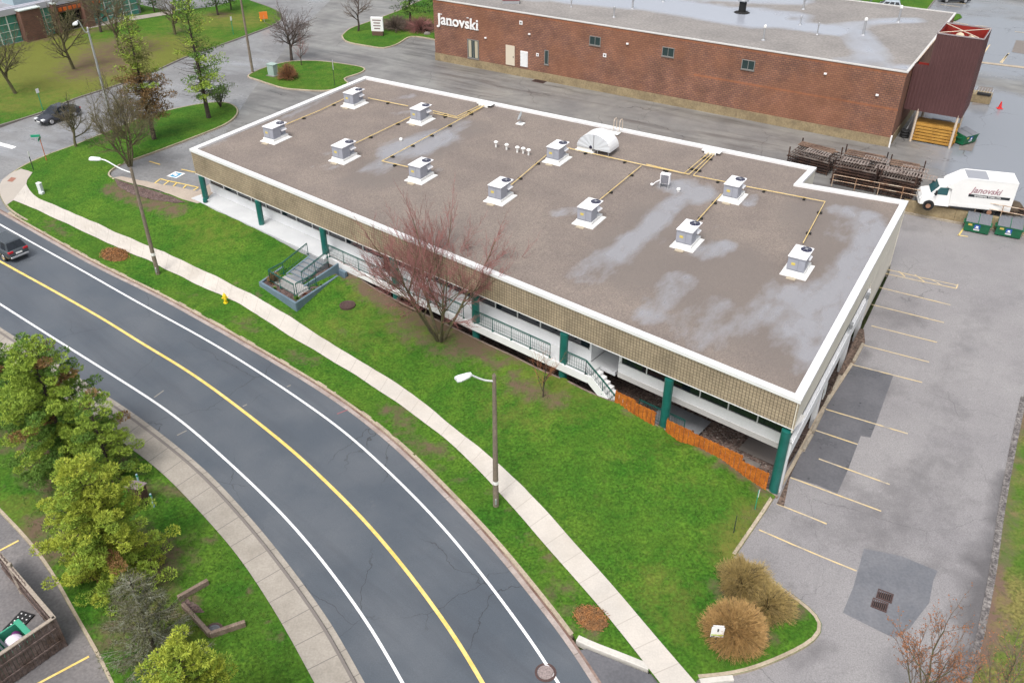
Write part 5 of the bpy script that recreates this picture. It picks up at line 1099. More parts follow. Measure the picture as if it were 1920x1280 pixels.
# warehouse roof pipes
WPs = [(1151, 33, .9, .09, 'thin grey vent pipe nearest the front parapet of the warehouse roof'), (1186, 17, 1.0, .1, 'dark vent pipe at the edge of the long roof puddle'), (1243, 4, .9, .08, 'vent pipe standing in the long roof puddle'), (1391, 24, 1.3, .42, 'wide turbine stack rising from the bright puddle'), (1431, 76, 1.3, .1, 'vent pipe with white cap near the front parapet, middle of the roof'), (1506, 18, 1.0, .1, 'vent pipe behind the puddle towards the back of the warehouse roof'), (1500, 47, .7, .08, 'short bent black pipe in the roof puddle'), (1532, 66, 1.0, .06, 'thin pipe on the roof right of the puddle'), (1618, 66, 1.5, .12, 'tall white-capped vent stack on the right half of the roof'), (1684, 42, 1.5, .12, 'tall white-capped vent stack nearest the far back corner'), (1071, 14, .6, .06, 'short thin pipe at the upper left of the warehouse roof')]
zr8 = 1.5 + ZR_
for x, y, h, r, lab in WPs:
    q = ap(x, y, zr8); t = thing('roof_pipe', lab, 'vent pipe', (q.x, q.y, zr8), 0, 'vent pipes on the warehouse roof')
    MB().lathe([(r * 2.2, 0), (r * 2.0, .05), (r, .12), (r, h)], 12).build('pipe', galv if r < .3 else dk, t); MB().lathe([(r * 1.3, h - .05), (r * 1.5, h + .04), (r * 1.4, h + .22), (r * .3, h + .3)], 12).build('cap', flash if h > 1.2 and r < .3 else galv, t)
q = ap(958, 6, zr8); t = thing('roof_hatch', 'low dark red hatch on the left part of the warehouse roof', 'hatch', (q.x, q.y, zr8), 0); MB().bbox(-1.0, 1.0, -.6, .6, 0, .4, .03).build('hatch_box', galv, t); MB().bbox(-1.05, 1.05, -.65, .65, .4, .5, .03).build('lid', mat('dull_red', (.25, .05, .05), .6), t)

# ------------------------------------------------------------------ vehicles
def car(name, label, cat, loc, rz, body, L=4.6, W=1.82, H=1.62, suv=True, plate=True):
    t = thing(name, label, cat, loc, rz)      # +x is forward
    hw_ = W / 2
    # stations along x: (x, belt z, half width, bottom z)
    Sx = [(-L / 2, .72, .78, .42), (-L / 2 + .06, .95, .88, .32), (-L / 2 + .35, 1.02, .97, .26), (-L * .25, 1.02, 1, .24), (0, .99, 1, .24), (L * .2, .96, 1, .24), (L * .3, .93, .98, .25), (L / 2 - .35, .80, .93, .28), (L / 2 - .06, .68, .82, .34), (L / 2, .55, .7, .42)]
    if not suv: Sx = [(x, zb - .10, w_, b) for x, zb, w_, b in Sx]
    rings = []
    for x, zb, w_, b in Sx:
        h_ = hw_ * w_
        rings.append([Vector((x, y, z)) for y, z in ((-h_ * .86, b), (-h_ * .98, b + .12), (-h_, (b + zb) / 2), (-h_ * .97, zb - .06), (-h_ * .86, zb), (0, zb + .03), (h_ * .86, zb), (h_ * .97, zb - .06), (h_, (b + zb) / 2), (h_ * .98, b + .12), (h_ * .86, b))])
    MB().loft(rings).build('body', body, t, smooth=True)
    zb = .98 if suv else .88
    if suv: G = [(-L / 2 + .12, -L / 2 + .45), (L * .24, L * .07)]
    else: G = [(-L / 2 + .55, -L * .2), (L * .24, L * .04)]
    xb0, xt0 = G[0]; xb1, xt1 = G[1]; wb, wt = hw_ * .88, hw_ * .68; zt = H
    v = [Vector((xb0, -wb, zb)), Vector((xb1, -wb, zb)), Vector((xb1, wb, zb)), Vector((xb0, wb, zb)), Vector((xt0, -wt, zt - .06)), Vector((xt1, -wt, zt - .06)), Vector((xt1, wt, zt - .06)), Vector((xt0, wt, zt - .06))]
    r1 = [v[4].copy(), v[5].copy(), v[6].copy(), v[7].copy()]
    top = [Vector((q.x * .93, q.y * .88, zt)) for q in r1]
    MB().loft([v[:4], r1, top]).build('roof', body, t)
    def pane(nm, a, b, c, d, s=.9, o=.012):
        ctr = (a + b + c + d) / 4; n_ = (b - a).cross(d - a).normalized()
        P = [ctr + (q - ctr) * s + n_ * o for q in (a, b, c, d)]; m = MB(); m.quad(*P); m.quad(*[q - n_ * .03 for q in reversed(P)])
        for i in range(4): m.quad(P[i], P[i] - n_ * .03, P[(i + 1) % 4] - n_ * .03, P[(i + 1) % 4])
        m.build(nm, glass, t)
    pane('windshield', v[1], v[2], v[6], v[5]); pane('rear_window', v[3], v[0], v[4], v[7])
    for (a, b, c, d) in ((v[0], v[1], v[5], v[4]), (v[2], v[3], v[7], v[6])):
        for f0, f1 in ((.06, .36), (.38, .66), (.68, .94)):
            pane('side_window', a.lerp(b, f0), a.lerp(b, f1), d.lerp(c, f1), d.lerp(c, f0), .88)
    wr = .34
    for x in (-L * .29, L * .31):
        for sg in (-1, 1):
            m = MB(); M = Matrix.Translation((x, sg * (hw_ - .12), wr)) @ Matrix.Rotation(R(90), 4, 'X')
            m.lathe([(wr - .06, -.13), (wr, -.09), (wr, .09), (wr - .06, .13), (.05, .13)][::1], 20, M); o = m.build('wheel', blk, t)
            m = MB(); M2 = Matrix.Translation((x, sg * (hw_ + .012), wr)) @ Matrix.Rotation(R(90), 4, 'X'); m.lathe([(.02, -.02), (.21, -.02), (.22, .0), (.21, .02), (.02, .02)], 14, M2); r_ = m.build('rim', chrome, t); r_.parent = o
    red = mat('tail_light_red', (.45, .01, .02), .3); hl = mat('head_light_glass', (.75, .78, .8), .15)
    for sg in (-1, 1):
        m = MB(); m.bbox(-L / 2 - .01, -L / 2 + .3, sg * hw_ * .66 - .2, sg * hw_ * .66 + .2, .78 if suv else .68, .95 if suv else .82, .03); m.build('tail_light', red, t)
        m = MB(); m.bbox(L / 2 - .34, L / 2 - .03, sg * hw_ * .62 - .18, sg * hw_ * .62 + .18, .56, .72, .03); m.build('headlight', hl, t)
        m = MB(); m.bbox(L * .19, L * .19 + .14, sg * (hw_ + .02) - .1, sg * (hw_ + .02) + .1, zb - .02, zb + .12, .03); m.build('mirror', body, t)
    m = MB(); m.bbox(-L / 2 - .05, -L / 2 + .1, -hw_ * .8, hw_ * .8, .34, .5, .03); m.build('rear_bumper', galv if suv else body, t)
    m = MB(); m.bbox(-L / 2 - .02, -L / 2 + .02, -.26, .26, .62, .76, .01); m.build('number_plate', whp, t)
    m = MB(); m.bbox(L / 2 - .1, L / 2 + .03, -.5, .5, .4, .54, .02); m.build('grille', blk, t); m = MB(); m.bbox(L / 2 + .03, L / 2 + .05, -.26, .26, .42, .53, .005); m.build('number_plate', whp, t)
    return t
navy = mat('dark_grey_car_paint', (.05, .06, .07), .22, spec=.8); navy2 = mat('charcoal_car_paint', (.035, .038, .05), .25, spec=.8); silv = mat('silver_blue_paint', (.35, .4, .45), .3, spec=.7)
a, b = gp(60, 486), gp(-20, 443); d = (b - a); a_s = math.atan2(d.y, d.x)
q = gp(13, 473); car('dark_suv', 'dark grey suv driving left on the main road between the white and yellow lines', 'car', (q.x, q.y, q.z + .01), a_s, navy, 4.4, 1.8, 1.58)
a, b = gp(80, 238), gp(145, 215); d = a - b
q = gp(111, 224); car('dark_sedan', 'dark charcoal sedan coming down the side street behind the green street sign', 'car', (q.x, q.y, q.z + .01), math.atan2(d.y, d.x) , navy2, 4.6, 1.8, 1.48, suv=False)
q = bp(1788, 4); car('parked_sedan', 'dark parked sedan cut off by the top edge of the picture', 'car', (q.x, q.y, q.z + .02), R(-8), navy2, 4.6, 1.8, 1.46, suv=False)
q = bp(1660, 22); car('parked_hatchback', 'pale blue-grey car half hidden behind the warehouse roof', 'car', (q.x, q.y, q.z + .02), R(160), silv, 4.3, 1.8, 1.6)

# --- box truck
a, b = bp(1728, 392), bp(1868, 407)
rzt = math.atan2((a - b).y, (a - b).x); L_ = 7.0
ctr = bp(1800, 392); wall_off = .0
ang_n = Vector((-math.sin(rzt), math.cos(rzt)))
t = thing('box_truck', 'white box truck with red and grey Janovski lettering parked on the upper yard', 'truck', (ctr.x, ctr.y, 1.52), rzt)
tw_ = mat('truck_white_paint', (.80, .80, .79), .4, col2=(.76, .76, .75), vscale=1.0, space='obj'); tgl = mat('truck_glass', (.02, .09, .10), .08, spec=.7)
hwT = 1.05
# box with sloped nose over the cab
prof = [(-3.5, .62), (1.2, .62), (1.3, 2.1), (1.75, 2.26), (1.62, 2.42), (.62, 3.08), (.35, 3.16), (-3.5, 3.16)]
mb = MB(); vs = [Vector((x, y, z)) for y in (-hwT, hwT) for x, z in prof]; n = len(prof)
mb.add(vs, [tuple(range(n)), tuple(reversed(range(n, 2 * n)))] + [(i, i + n, (i + 1) % n + n, (i + 1) % n) for i in range(n)]); mb.build('cargo_box', tw_, t)
cab = [(1.15, .5), (3.5, .5), (3.58, .98), (3.4, 1.3), (2.75, 1.5), (2.2, 2.2), (1.3, 2.28), (1.15, 2.1)]
rings = []
for y, s_ in ((-.98, .96), (-.9, 1), (.9, 1), (.98, .96)): rings.append([Vector((2.3 + (x - 2.3) * s_, y * (1 if z < 1.3 else .86), .55 + (z - .55) * (s_ if z > 1.3 else 1))) for x, z in cab])
MB().loft(rings).build('cab', tw_, t, smooth=False)
def tq(nm, P, m, o=.015):
    P = [Vector(p) for p in P]; nn = (P[1] - P[0]).cross(P[2] - P[0]).normalized(); mm = MB(); A_ = [p + nn * o for p in P]; B_ = [p - nn * .02 for p in P]; k = len(P)
    mm.add(A_ + B_, [tuple(range(k)), tuple(reversed(range(k, 2 * k)))] + [(i, i + k, (i + 1) % k + k, (i + 1) % k) for i in range(k)]); return mm.build(nm, m, t)
tq('windshield', [(2.63, .72, 1.42), (2.63, -.72, 1.42), (2.2, -.72, 2.0), (2.2, .72, 2.0)][::-1], tgl, .03) if False else tq('windshield', [(2.76, -.78, 1.53), (2.76, .78, 1.53), (2.27, .74, 2.14), (2.27, -.74, 2.14)], tgl, .03)
for sg in (-1, 1):
    P = [(1.5, sg * .87, 1.45), (2.55, sg * .87, 1.45), (2.15, sg * .85, 2.08), (1.5, sg * .85, 2.08)]; tq('side_window', P if sg < 0 else P[::-1], tgl, .04)
    MB().bbox(2.35, 2.5, sg * 1.12 - .1, sg * 1.12 + .1, 1.45, 1.85, .03).build('mirror', blk, t); MB().bbox(3.4, 3.53, sg * .7 - .16, sg * .7 + .16, .85, 1.05, .02).build('headlight', mat('head_light_glass', (.75, .78, .8), .15), t)
    MB().box(-3.45, 1.1, sg * 1.052 - .012, sg * 1.052 + .012, .7, .95).build('side_skirt', tw_, t)
    for x in (2.75, -2.0):
        m = MB(); m.lathe([(.05, -.12), (.33, -.12), (.39, -.08), (.39, .08), (.33, .12), (.05, .12)], 20, Matrix.Translation((x, sg * .9, .39)) @ Matrix.Rotation(R(90), 4, 'X')); o = m.build('wheel', blk, t)
        m = MB(); m.lathe([(.02, -.02), (.2, -.02), (.2, .02), (.02, .02)], 12, Matrix.Translation((x, sg * 1.03, .39)) @ Matrix.Rotation(R(90), 4, 'X')); r_ = m.build('rim', mat('rusty_rim', (.3, .16, .1), .6), t); r_.parent = o
        m = MB(); m.lathe([(.02, -.02), (.46, -.02), (.46, .02), (.02, .02)], 20, Matrix.Translation((x, sg * 1.0, .44)) @ Matrix.Rotation(R(90), 4, 'X')); m.build('wheel_arch', blk, t)
MB().bbox(-3.4, 3.3, -.5, .5, .4, .6, .03).build('chassis', blk, t); MB().bbox(3.42, 3.58, -.9, .9, .5, .72, .03).build('bumper', tw_, t)
MB().box(-1.3, .35, -.9, .9, 3.16, 3.175).build('roof_panel', mat('grey_translucent_panel', (.30, .31, .34), .5), t)
mb = MB(); mb.box(-3.5, .3, -hwT - .015, -hwT + .05, 3.08, 3.18); mb.box(-3.5, .3, hwT - .05, hwT + .015, 3.08, 3.18); mb.build('box_trim', whp, t)
side = 1 if (Vector((math.sin(rzt) * -1, math.cos(rzt))).y < 0) else -1      # which flank faces the camera
# truck faces image-left; its camera-side flank is +y of the local frame
RL = Matrix.Translation((-.85 + .0, hwT + .02, 2.05)) @ Matrix.Rotation(R(180), 4, 'Z') @ Matrix.Rotation(R(90), 4, 'X')
text_mesh('lettering', 'Janovski', .72, mat('faded_red_grey_letters', (.36, .20, .23), .6), t, Matrix.Translation((-.15, hwT + .02, 2.0)) @ Matrix.Rotation(R(180), 4, 'Z') @ Matrix.Rotation(R(90), 4, 'X'), bold=.006, shear=.35, wscale=.95)
MB().box(-3.2, -.05, hwT + .005, hwT + .02, 1.62, 1.84).build('lettering_bar', mat('black_lettering_bar', (.02, .025, .03), .5), t)
text_mesh('lettering', 'SHORING TOPS LTD', .2, whp, t, Matrix.Translation((-.5, hwT + .03, 1.66)) @ Matrix.Rotation(R(180), 4, 'Z') @ Matrix.Rotation(R(90), 4, 'X'), bold=.004, extrude=.004, wscale=1.1)

# --- dumpsters
dgreen = mat('green_dumpster_steel', (.008, .15, .065), .45, col2=(.01, .11, .05), vscale=1.5, space='obj'); lidg = mat('grey_plastic_lid', (.16, .17, .19), .5); bluel = mat('blue_label', (.02, .1, .42), .5)
def dumpster(label, loc, rz, group='green dumpsters', sm=False):
    t = thing('dumpster', label, 'dumpster', loc, rz, group)   # front faces -y
    prof = [(-.75, .12), (.8, .12), (.8, 1.25), (-.62, 1.1)]
    if True:
        vs = [Vector((x, y, z)) for x in (-.95, .95) for y, z in ((-.62, .1), (.7, .1), (.75, 1.2), (-.78, .95))]
        mb = MB(); mb.add(vs, [(0, 1, 2, 3), (7, 6, 5, 4), (0, 4, 5, 1), (1, 5, 6, 2), (3, 7, 4, 0), (2, 6, 7, 3)]); mb.build('bin', dgreen, t)
    for x in (-.48, .48):
        mb = MB(); n_ = 8
        vs = []
        for i in range(n_ * 2 + 1):
            xx = x - .45 + .9 * i / (n_ * 2); dz = .03 if i % 2 else 0; vs += [(xx, -.84, .98 + dz), (xx, .78, 1.24 + dz)]
        mb.add(vs, [(2 * i, 2 * i + 2, 2 * i + 3, 2 * i + 1) for i in range(n_ * 2)]); mb.build('lid', lidg, t)
    for sg in (-1, 1): MB().bbox(sg * 1.02 - .06, sg * 1.02 + .06, -.35, .35, .6, .75, .02).build('lifting_pocket', dgreen, t)
    MB().box(-.98, .98, -.82, -.76, .9, .98).build('rim', dgreen, t)
    def fy(z): return -.62 - .16 * (z - .1) / .85 - .012
    for (x0, x1, z0, z1, m, nm) in ((-.22, .22, .42, .84, bluel, 'recycling_label'), (-.22, .22, .28, .40, whp, 'white_label'), (-.7, -.4, .66, .84, ylab, 'yellow_label')):
        k = MB(); k.quad((x0, fy(z0), z0), (x1, fy(z0), z0), (x1, fy(z1), z1), (x0, fy(z1), z1)); k.build(nm, m, t)
    k = MB(); M = Matrix.Translation((0, fy(.66) - .012, .66)) @ Matrix.Rotation(R(90 - 10), 4, 'X'); k.lathe([(.01, -.004), (.1, -.004), (.1, .004), (.01, .004)], 12, M); k.box(-.14, .14, fy(.5) - .012, fy(.5) - .002, .48, .54); k.build('label_symbol', whp, t)
    for x in (-.7, .7):
        for y in (-.45, .5): MB().box(x - .05, x + .05, y - .05, y + .05, 0, .1).build('foot', blk, t)
    return t
wa = math.atan2(WD.y, WD.x)
q = gp(1832, 437); dumpster('green dumpster with a yellow T mark painted at its left corner', (q.x + .1, q.y + .5, q.z), wa)
q = gp(1890, 445); dumpster('green dumpster at the right picture edge beside the first one', (q.x + .15, q.y + .5, q.z), wa)
p = tl(6.0, 5.2, 1.5); dumpster('dark green dumpster under the right side of the brown tower', (p.x, p.y, 1.52), GA + R(60))
p = tl(3.4, 6.3, 1.5); dumpster('dark green dumpster behind the yellow timber stack under the tower', (p.x, p.y, 1.52), GA)

# --- timber stack under the tower
ywood = mat('yellow_timber', (.50, .27, .05), .7, col2=(.38, .19, .03), vscale=1.2, fine=.2, fscale=12)
t = thing('timber_stack', 'stack of long yellow timber planks under the brown tower', 'timber', tl(3.4, 4.0, 1.52), GA)
rnd = random.Random(4)
for k in range(6):
    mb = MB()
    for j in range(6): mb.bbox(-1.9 + rnd.uniform(-.1, .1), 1.9 + rnd.uniform(-.08, .08), -1.0 + j * .34, -1.0 + j * .34 + .31, .1 + k * .3, .1 + k * .3 + .22, .01)
    mb.build('plank_layer', ywood, t)
    mb = MB()
    for x in (-1.3, 0, 1.3): mb.box(x - .05, x + .05, -.95, .95, .02 + k * .3, .1 + k * .3)
    mb.build('spacer', mat('dark_post_wood', (.1, .045, .02), .7), t)
t = thing('tyre_stack', 'stack of black tyres at the warehouse corner under the tower', 'tyres', tl(.7, 3.6, 1.52), 0)
for k in range(3): MB().lathe([(.22, k * .26), (.4, k * .26 + .02), (.45, k * .26 + .12), (.4, k * .26 + .22), (.22, k * .26 + .24)], 18).build('tyre', blk, t)
MB().tube([(.1, .1, .7), (.5, .3, 1.6), (.6, .6, 2.2)], .05, 5).build('bent_pipe', galv, t)
# --- steel loading dock on its pad, cone
q = bp(1834, 190); t = thing('loading_ramp', 'small concrete loading block with a steel plate behind the brown tower', 'ramp', (q.x, q.y, 1.52), GA)
MB().bbox(-1.6, 1.2, -.7, .9, 0, .9, .03).build('block', stain, t); MB().bbox(-.3, 1.1, -.78, -.4, .9, 1.15, .02).build('bumper', blk, t); mb = MB()
for i in range(7): mb.tube([(-.6 + i * .28, -.3, .93), (-.5 + i * .28, .5, 1.35)], .025, 4)
mb.build('grid_bars', galv, t)
q = bp(1874, 204); t = thing('traffic_cone', 'red traffic cone standing alone on the wet yard', 'cone', (q.x, q.y, 1.52), 0)
redc = mat('cone_red', (.6, .03, .03), .5); MB().bbox(-.28, .28, -.28, .28, 0, .05, .02).build('base', redc, t); MB().lathe([(.2, .05), (.06, .75), (.03, .78)], 14).build('cone', redc, t); MB().lathe([(.142, .32), (.112, .48)], 14).build('band', whp, t)
# --- racks of stacked steel shoring frames behind the guard rail
rust = mat('rusty_dark_steel', (.03, .018, .016), .7, col2=(.085, .045, .03), vscale=1.5, fine=.4, fscale=9, metal=.2); rust2 = mat('weathered_grey_frame', (.22, .19, .17), .65, col2=(.12, .085, .07), vscale=1.4, fine=.3, fscale=9); wd2 = mat('weathered_board', (.20, .13, .09), .8, col2=(.1, .06, .045), vscale=.9, fine=.3, fscale=9)
def rack(label, p0, p1, wy, h, layers, seed, ladders=2):
    a, b = bp(*p0), bp(*p1); d = (b - a).xy; L = d.length; t = thing('shoring_rack', label, 'scaffold stack', (a.x, a.y, 1.52), math.atan2(d.y, d.x), 'stacked shoring frames behind the office')
    rnd = random.Random(seed)
    for k in range(layers):
        mb = MB(); z = .1 + k * h / layers
        off = rnd.uniform(-.15, .15)
        for y in [wy * i / 5 for i in range(6)]: mb.box(off, L + off, y, y + .07, z, z + .1)
        n_ = int(L / .22)
        for i in range(n_):
            if rnd.random() < .85: x = off + L * (i + .3) / n_; mb.box(x, x + .05, rnd.uniform(-.12, .1), wy + .05 + rnd.uniform(-.1, .12), z + .1, z + .16)
        mb.build('frame_layer', rust if k < layers - 1 else rust2, t)
    for k in range(ladders):
        mb = MB(); x0 = rnd.uniform(.1, L * .35) + k * L * .3; y0 = rnd.uniform(.1, .5) + (k % 2) * wy * .35; n_ = 9; z = h + .22
        for i in range(n_): x = x0 + i * .26; mb.box(x, x + .09, y0, y0 + 1.05, z, z + .06)
        mb.box(x0, x0 + n_ * .24, y0, y0 + .06, z + .06, z + .11); mb.box(x0, x0 + n_ * .24, y0 + .9, y0 + .96, z + .06, z + .11); mb.build('ladder_frame', mat('pale_worn_frame', (.36, .31, .28), .6, col2=(.2, .15, .13), vscale=2), t)
    for k in range(3): mb = MB(); y0 = wy * (.55 + .13 * k); mb.bbox(.1 + rnd.uniform(0, .3), L - rnd.uniform(.1, .6), y0, y0 + .22, h + .2, h + .3, .01); mb.build('board', wd2, t)
    for x in (0, L - .1):
        for y in (0, wy - .1): MB().box(x, x + .1, y, y + .1, 0, h + .5).build('corner_post', rust, t)
    return t
rack('leftmost rack of rusty frames, partly behind the white roof coping', (1474, 310), (1550, 330), 3.0, 1.3, 5, 1, 1)
rack('middle rack of rusty frames topped with ladder-like frames', (1556, 345), (1636, 362), 4.0, 1.9, 7, 2, 3)
rack('right rack of rusty frames with boards on top, next to the box truck', (1642, 364), (1708, 378), 4.0, 1.8, 7, 3, 3)
q = bp(1893, 398); t = thing('debris_pile', 'brown pile of rusty scrap behind the box truck', 'scrap pile', (q.x, q.y, 1.52), GA); mb = MB(); rnd = random.Random(9)
for i in range(26):
    M = Matrix.Translation((rnd.uniform(-1, 1), rnd.uniform(-.6, .8), rnd.uniform(.1, .9))) @ Matrix.Rotation(rnd.uniform(0, 3), 4, 'Z') @ Matrix.Rotation(rnd.uniform(-.4, .4), 4, 'X'); mb.box(-.7, .7, -.06, .06, -.04, .04, M)
mb.build('scrap_bars', rust, t); MB().sphere((0, .1, .2), 1.1, .9, .8, 9, 5).build('heap', mat('brown_heap', (.1, .075, .05), .95, col2=(.06, .045, .03), vscale=2, space='obj'), t)

# ------------------------------------------------------------------ poles, signs, street furniture
concp = mat('concrete_pole', (.22, .18, .135), .85, col2=(.16, .13, .10), vscale=1.2, fine=.15, fscale=12, space='obj'); lampw = mat('lamp_white_metal', (.75, .77, .78), .35); bandm = mat('white_band', (.8, .79, .76), .6)
def lamp(label, base, headpx, h, m, r0=.17, r1=.1, band=True, rise=.55, name='street_lamp'):
    p = gp(*base); t = thing(name, label, 'street lamp', p, 0, 'street lamps')
    MB().cyl((0, 0, -.1), (0, 0, h), r0, r1, 12).build('pole', m, t)
    hd = ap(headpx[0], headpx[1], p.z + h + rise - .15) - p; d = Vector((hd.x, hd.y, 0)); L = d.length; d.normalize()
    pts = [Vector((0, 0, h - .35)) + d * .05, d * L * .3 + Vector((0, 0, h - .05)), d * L * .6 + Vector((0, 0, h + rise - .1)), d * (L - .75) + Vector((0, 0, h + rise)), ]
    MB().tube(crm3(pts), .05, 8).build('arm', lampw, t, smooth=True)
    e = pts[-1]; A_ = Matrix.Translation(e + d * .3) @ Matrix.Rotation(math.atan2(d.y, d.x), 4, 'Z') @ Matrix.Diagonal((.85, .72, .8, 1))
    mb = MB(); mb.loft([[A_ @ Vector((x, y * w_, z)) for y, z in ((-.5, -.1), (.5, -.1), (.55, 0), (.35, .12), (-.35, .12), (-.55, 0))] for x, w_ in ((-.35, .2), (-.15, .42), (.4, .62), (.62, .5))]); hh = mb.build('lamp_head', lampw, t)
    mb = MB(); mb.box(-.05, .5, -.2, .2, -.135, -.105, A_); g_ = mb.build('lens', mat('lamp_lens', (.5, .55, .55), .2), t); g_.parent = hh
    MB().cyl((0, 0, h), (0, 0, h + .12), r1 * .7, .03, 8).build('cap', lampw if not band else m, t)
    if band: MB().cyl((0, 0, 1.75), (0, 0, 1.98), r0 * .94, r0 * .94, 12).build('band', bandm, t); MB().bbox(-.05, .05, -r0 - .03, -r0 + .03, .35, .75, .01).build('number_tag', galv, t)
    return t
def crm3(pts, n=6):
    P = [pts[0] * 2 - pts[1]] + pts + [pts[-1] * 2 - pts[-2]]; o = []
    for i in range(1, len(P) - 2):
        a, b, c, d = P[i - 1:i + 3]
        for k in range(n): t = k / n; o.append(.5 * ((2 * b) + (c - a) * t + (2 * a - 5 * b + 4 * c - d) * t * t + (3 * b - a - 3 * c + d) * t ** 3))
    return o + [P[-2]]
lamp('concrete street lamp standing on the verge in the lower centre, arm over the road', (930, 950), (858, 715), 9.0, concp)
lamp('brown concrete street lamp at the left, leaning beside the pale sidewalk', (297, 516), (172, 301), 8.8, concp)
lamp('grey metal street lamp on the side street near the dark sedan', (213, 240), (141, 49), 10.0, galv, .15, .09, False, 1.3)
p = bp(474, 137); t = thing('utility_pole', 'tall brown utility pole beside the small shrub island', 'pole', p, 0); MB().cyl((0, 0, 0), (0, 0, 9.6), .16, .11, 10).build('pole', concp, t); MB().box(-.7, .7, -.06, .06, 8.9, 9.02).build('crossarm', concp, t)
# hydrant
def hydrant(label, base, back, s=1.0):
    p = on_ground(*base, back); t = thing('fire_hydrant', label, 'hydrant', (p.x, p.y, p.z + .1), R(20), 'fire hydrants'); m = mat('hydrant_yellow', (.80, .58, .02), .4)
    MB().lathe([(.17, 0), (.17, .06), (.11, .07), (.11, .55), (.15, .57), (.15, .62), (.13, .66), (.09, .76), (.03, .8), (.03, .86), (.01, .87)], 14).build('barrel', m, t)
    MB().cyl((-.22, 0, .45), (.22, 0, .45), .06, n=10).build('side_outlet', m, t); MB().cyl((0, -.24, .42), (0, 0, .42), .085, n=10).build('front_outlet', m, t)
hydrant('yellow fire hydrant on the verge beside the pale sidewalk', (424, 570), False); hydrant('yellow fire hydrant on the far lawn below the orange sign', (490, 41), True)
# signs
grn = mat('sign_green', (.01, .28, .16), .4); pole_r = mat('rust_red_post', (.45, .13, .05), .6); steelp = mat('dark_sign_post', (.03, .05, .04), .5)
p = gp(88, 303); t = thing('street_name_sign', 'green street name sign on a rusty red post at the corner', 'street sign', (p.x, p.y, p.z + .1), R(10)); MB().cyl((0, 0, 0), (0, 0, 2.4), .04, n=8).build('post', pole_r, t)
MB().bbox(-.75, .1, -.02, .02, 2.35, 2.6, .01).build('blade', grn, t); MB().bbox(-.02, .02, -.55, .3, 2.1, 2.34, .01).build('blade', grn, t)
def signp(label, px, back, h, w_, hh, plate, rz, post=steelp, name='traffic_sign', grp='small traffic signs'):
    p = on_ground(*px, back); t = thing(name, label, 'sign', (p.x, p.y, p.z + .1), rz, grp); MB().box(-.035, .035, -.02, .02, 0, h).build('post', post, t); MB().bbox(-w_ / 2, w_ / 2, -.045, -.022, h - hh, h + .02, .008).build('plate', plate, t); return t
signp('thin sign on a dark post at the left kerb corner', (64, 322), False, 1.9, .12, .5, whp, R(60)); signp('small white sign on a green post behind the sedan on the far lawn', (81, 208), True, 2.3, .35, .45, whp, R(60), grn)
signp('small white sign on the far lawn near the conifers', (438, 66), True, 2.3, .3, .5, whp, R(60), grn); signp('black sign post with white panel edge on the small shrub island', (628, 162), True, 2.9, .14, 1.1, whp, R(75))
signp('small green and white marker by the parking kerb at the lawn edge', (1415, 957), False, 1.45, .13, .5, whp, R(60), grn)
for px, lab in (((1375, 1001), 'thin dark stake in the lawn edge left of the parking kerb'),):
    p = gp(*px); t = thing('stake', lab, 'stake', (p.x, p.y, p.z + .1)); MB().cyl((0, 0, 0), (0, 0, 1.3), .03, .02, 6).build('rod', steelp, t)
p = gp(1339, 1216); t = thing('estate_sign', 'white and lime real estate sign on a dark post in front of the round shrub', 'sign', (p.x, p.y, p.z + .1), R(-5))
MB().cyl((0, 0, 0), (0, 0, .75), .025, n=6).build('post', steelp, t); MB().bbox(-.3, .3, -.03, .0, .8, 1.5, .01).build('panel', whp, t); MB().box(-.28, .28, -.036, -.03, .92, 1.0).build('lime_stripe', mat('lime_print', (.45, .6, .1), .5), t)
mb = MB(); mb.box(-.27, -.1, -.036, -.03, .83, .88); mb.box(-.03, .04, -.036, -.03, 1.2, 1.4); mb.build('print', mat('dark_print', (.06, .06, .06), .6), t)
MB().bbox(-.25, .25, -.03, 0, 1.52, 1.62, .008).build('rider_panel', whp, t)
p = bp(709, 68); t = thing('identity_sign', 'white company sign on a dark brick base on the lawn beside the warehouse', 'sign', (p.x, p.y, p.z + .1), R(-8)); MB().bbox(-.75, .75, -.25, .25, 0, .55, .02).build('brick_base', mat('brown_base', (.12, .07, .05), .8), t); MB().bbox(-.85, .85, -.15, .15, .55, 2.4, .03).build('panel', whp, t)
mb = MB()
for i, w_ in enumerate((1.2, .9, 1.0, .8)): mb.box(-w_ / 2, w_ / 2, -.17, -.15, 1.95 - i * .36, 2.08 - i * .36)
mb.build('print', mat('grey_red_print', (.2, .12, .13), .6), t)
p = bp(496, 43); t = thing('orange_construction_sign', 'orange construction sign at the far street corner', 'sign', (p.x, p.y, p.z), R(20)); MB().cyl((0, 0, 0), (0, 0, 1.0), .04, n=6).build('post', galv, t); MB().bbox(-.55, .55, -.03, .03, .5, 1.5, .01).build('panel', mat('sign_orange', (.75, .2, .03), .5), t)
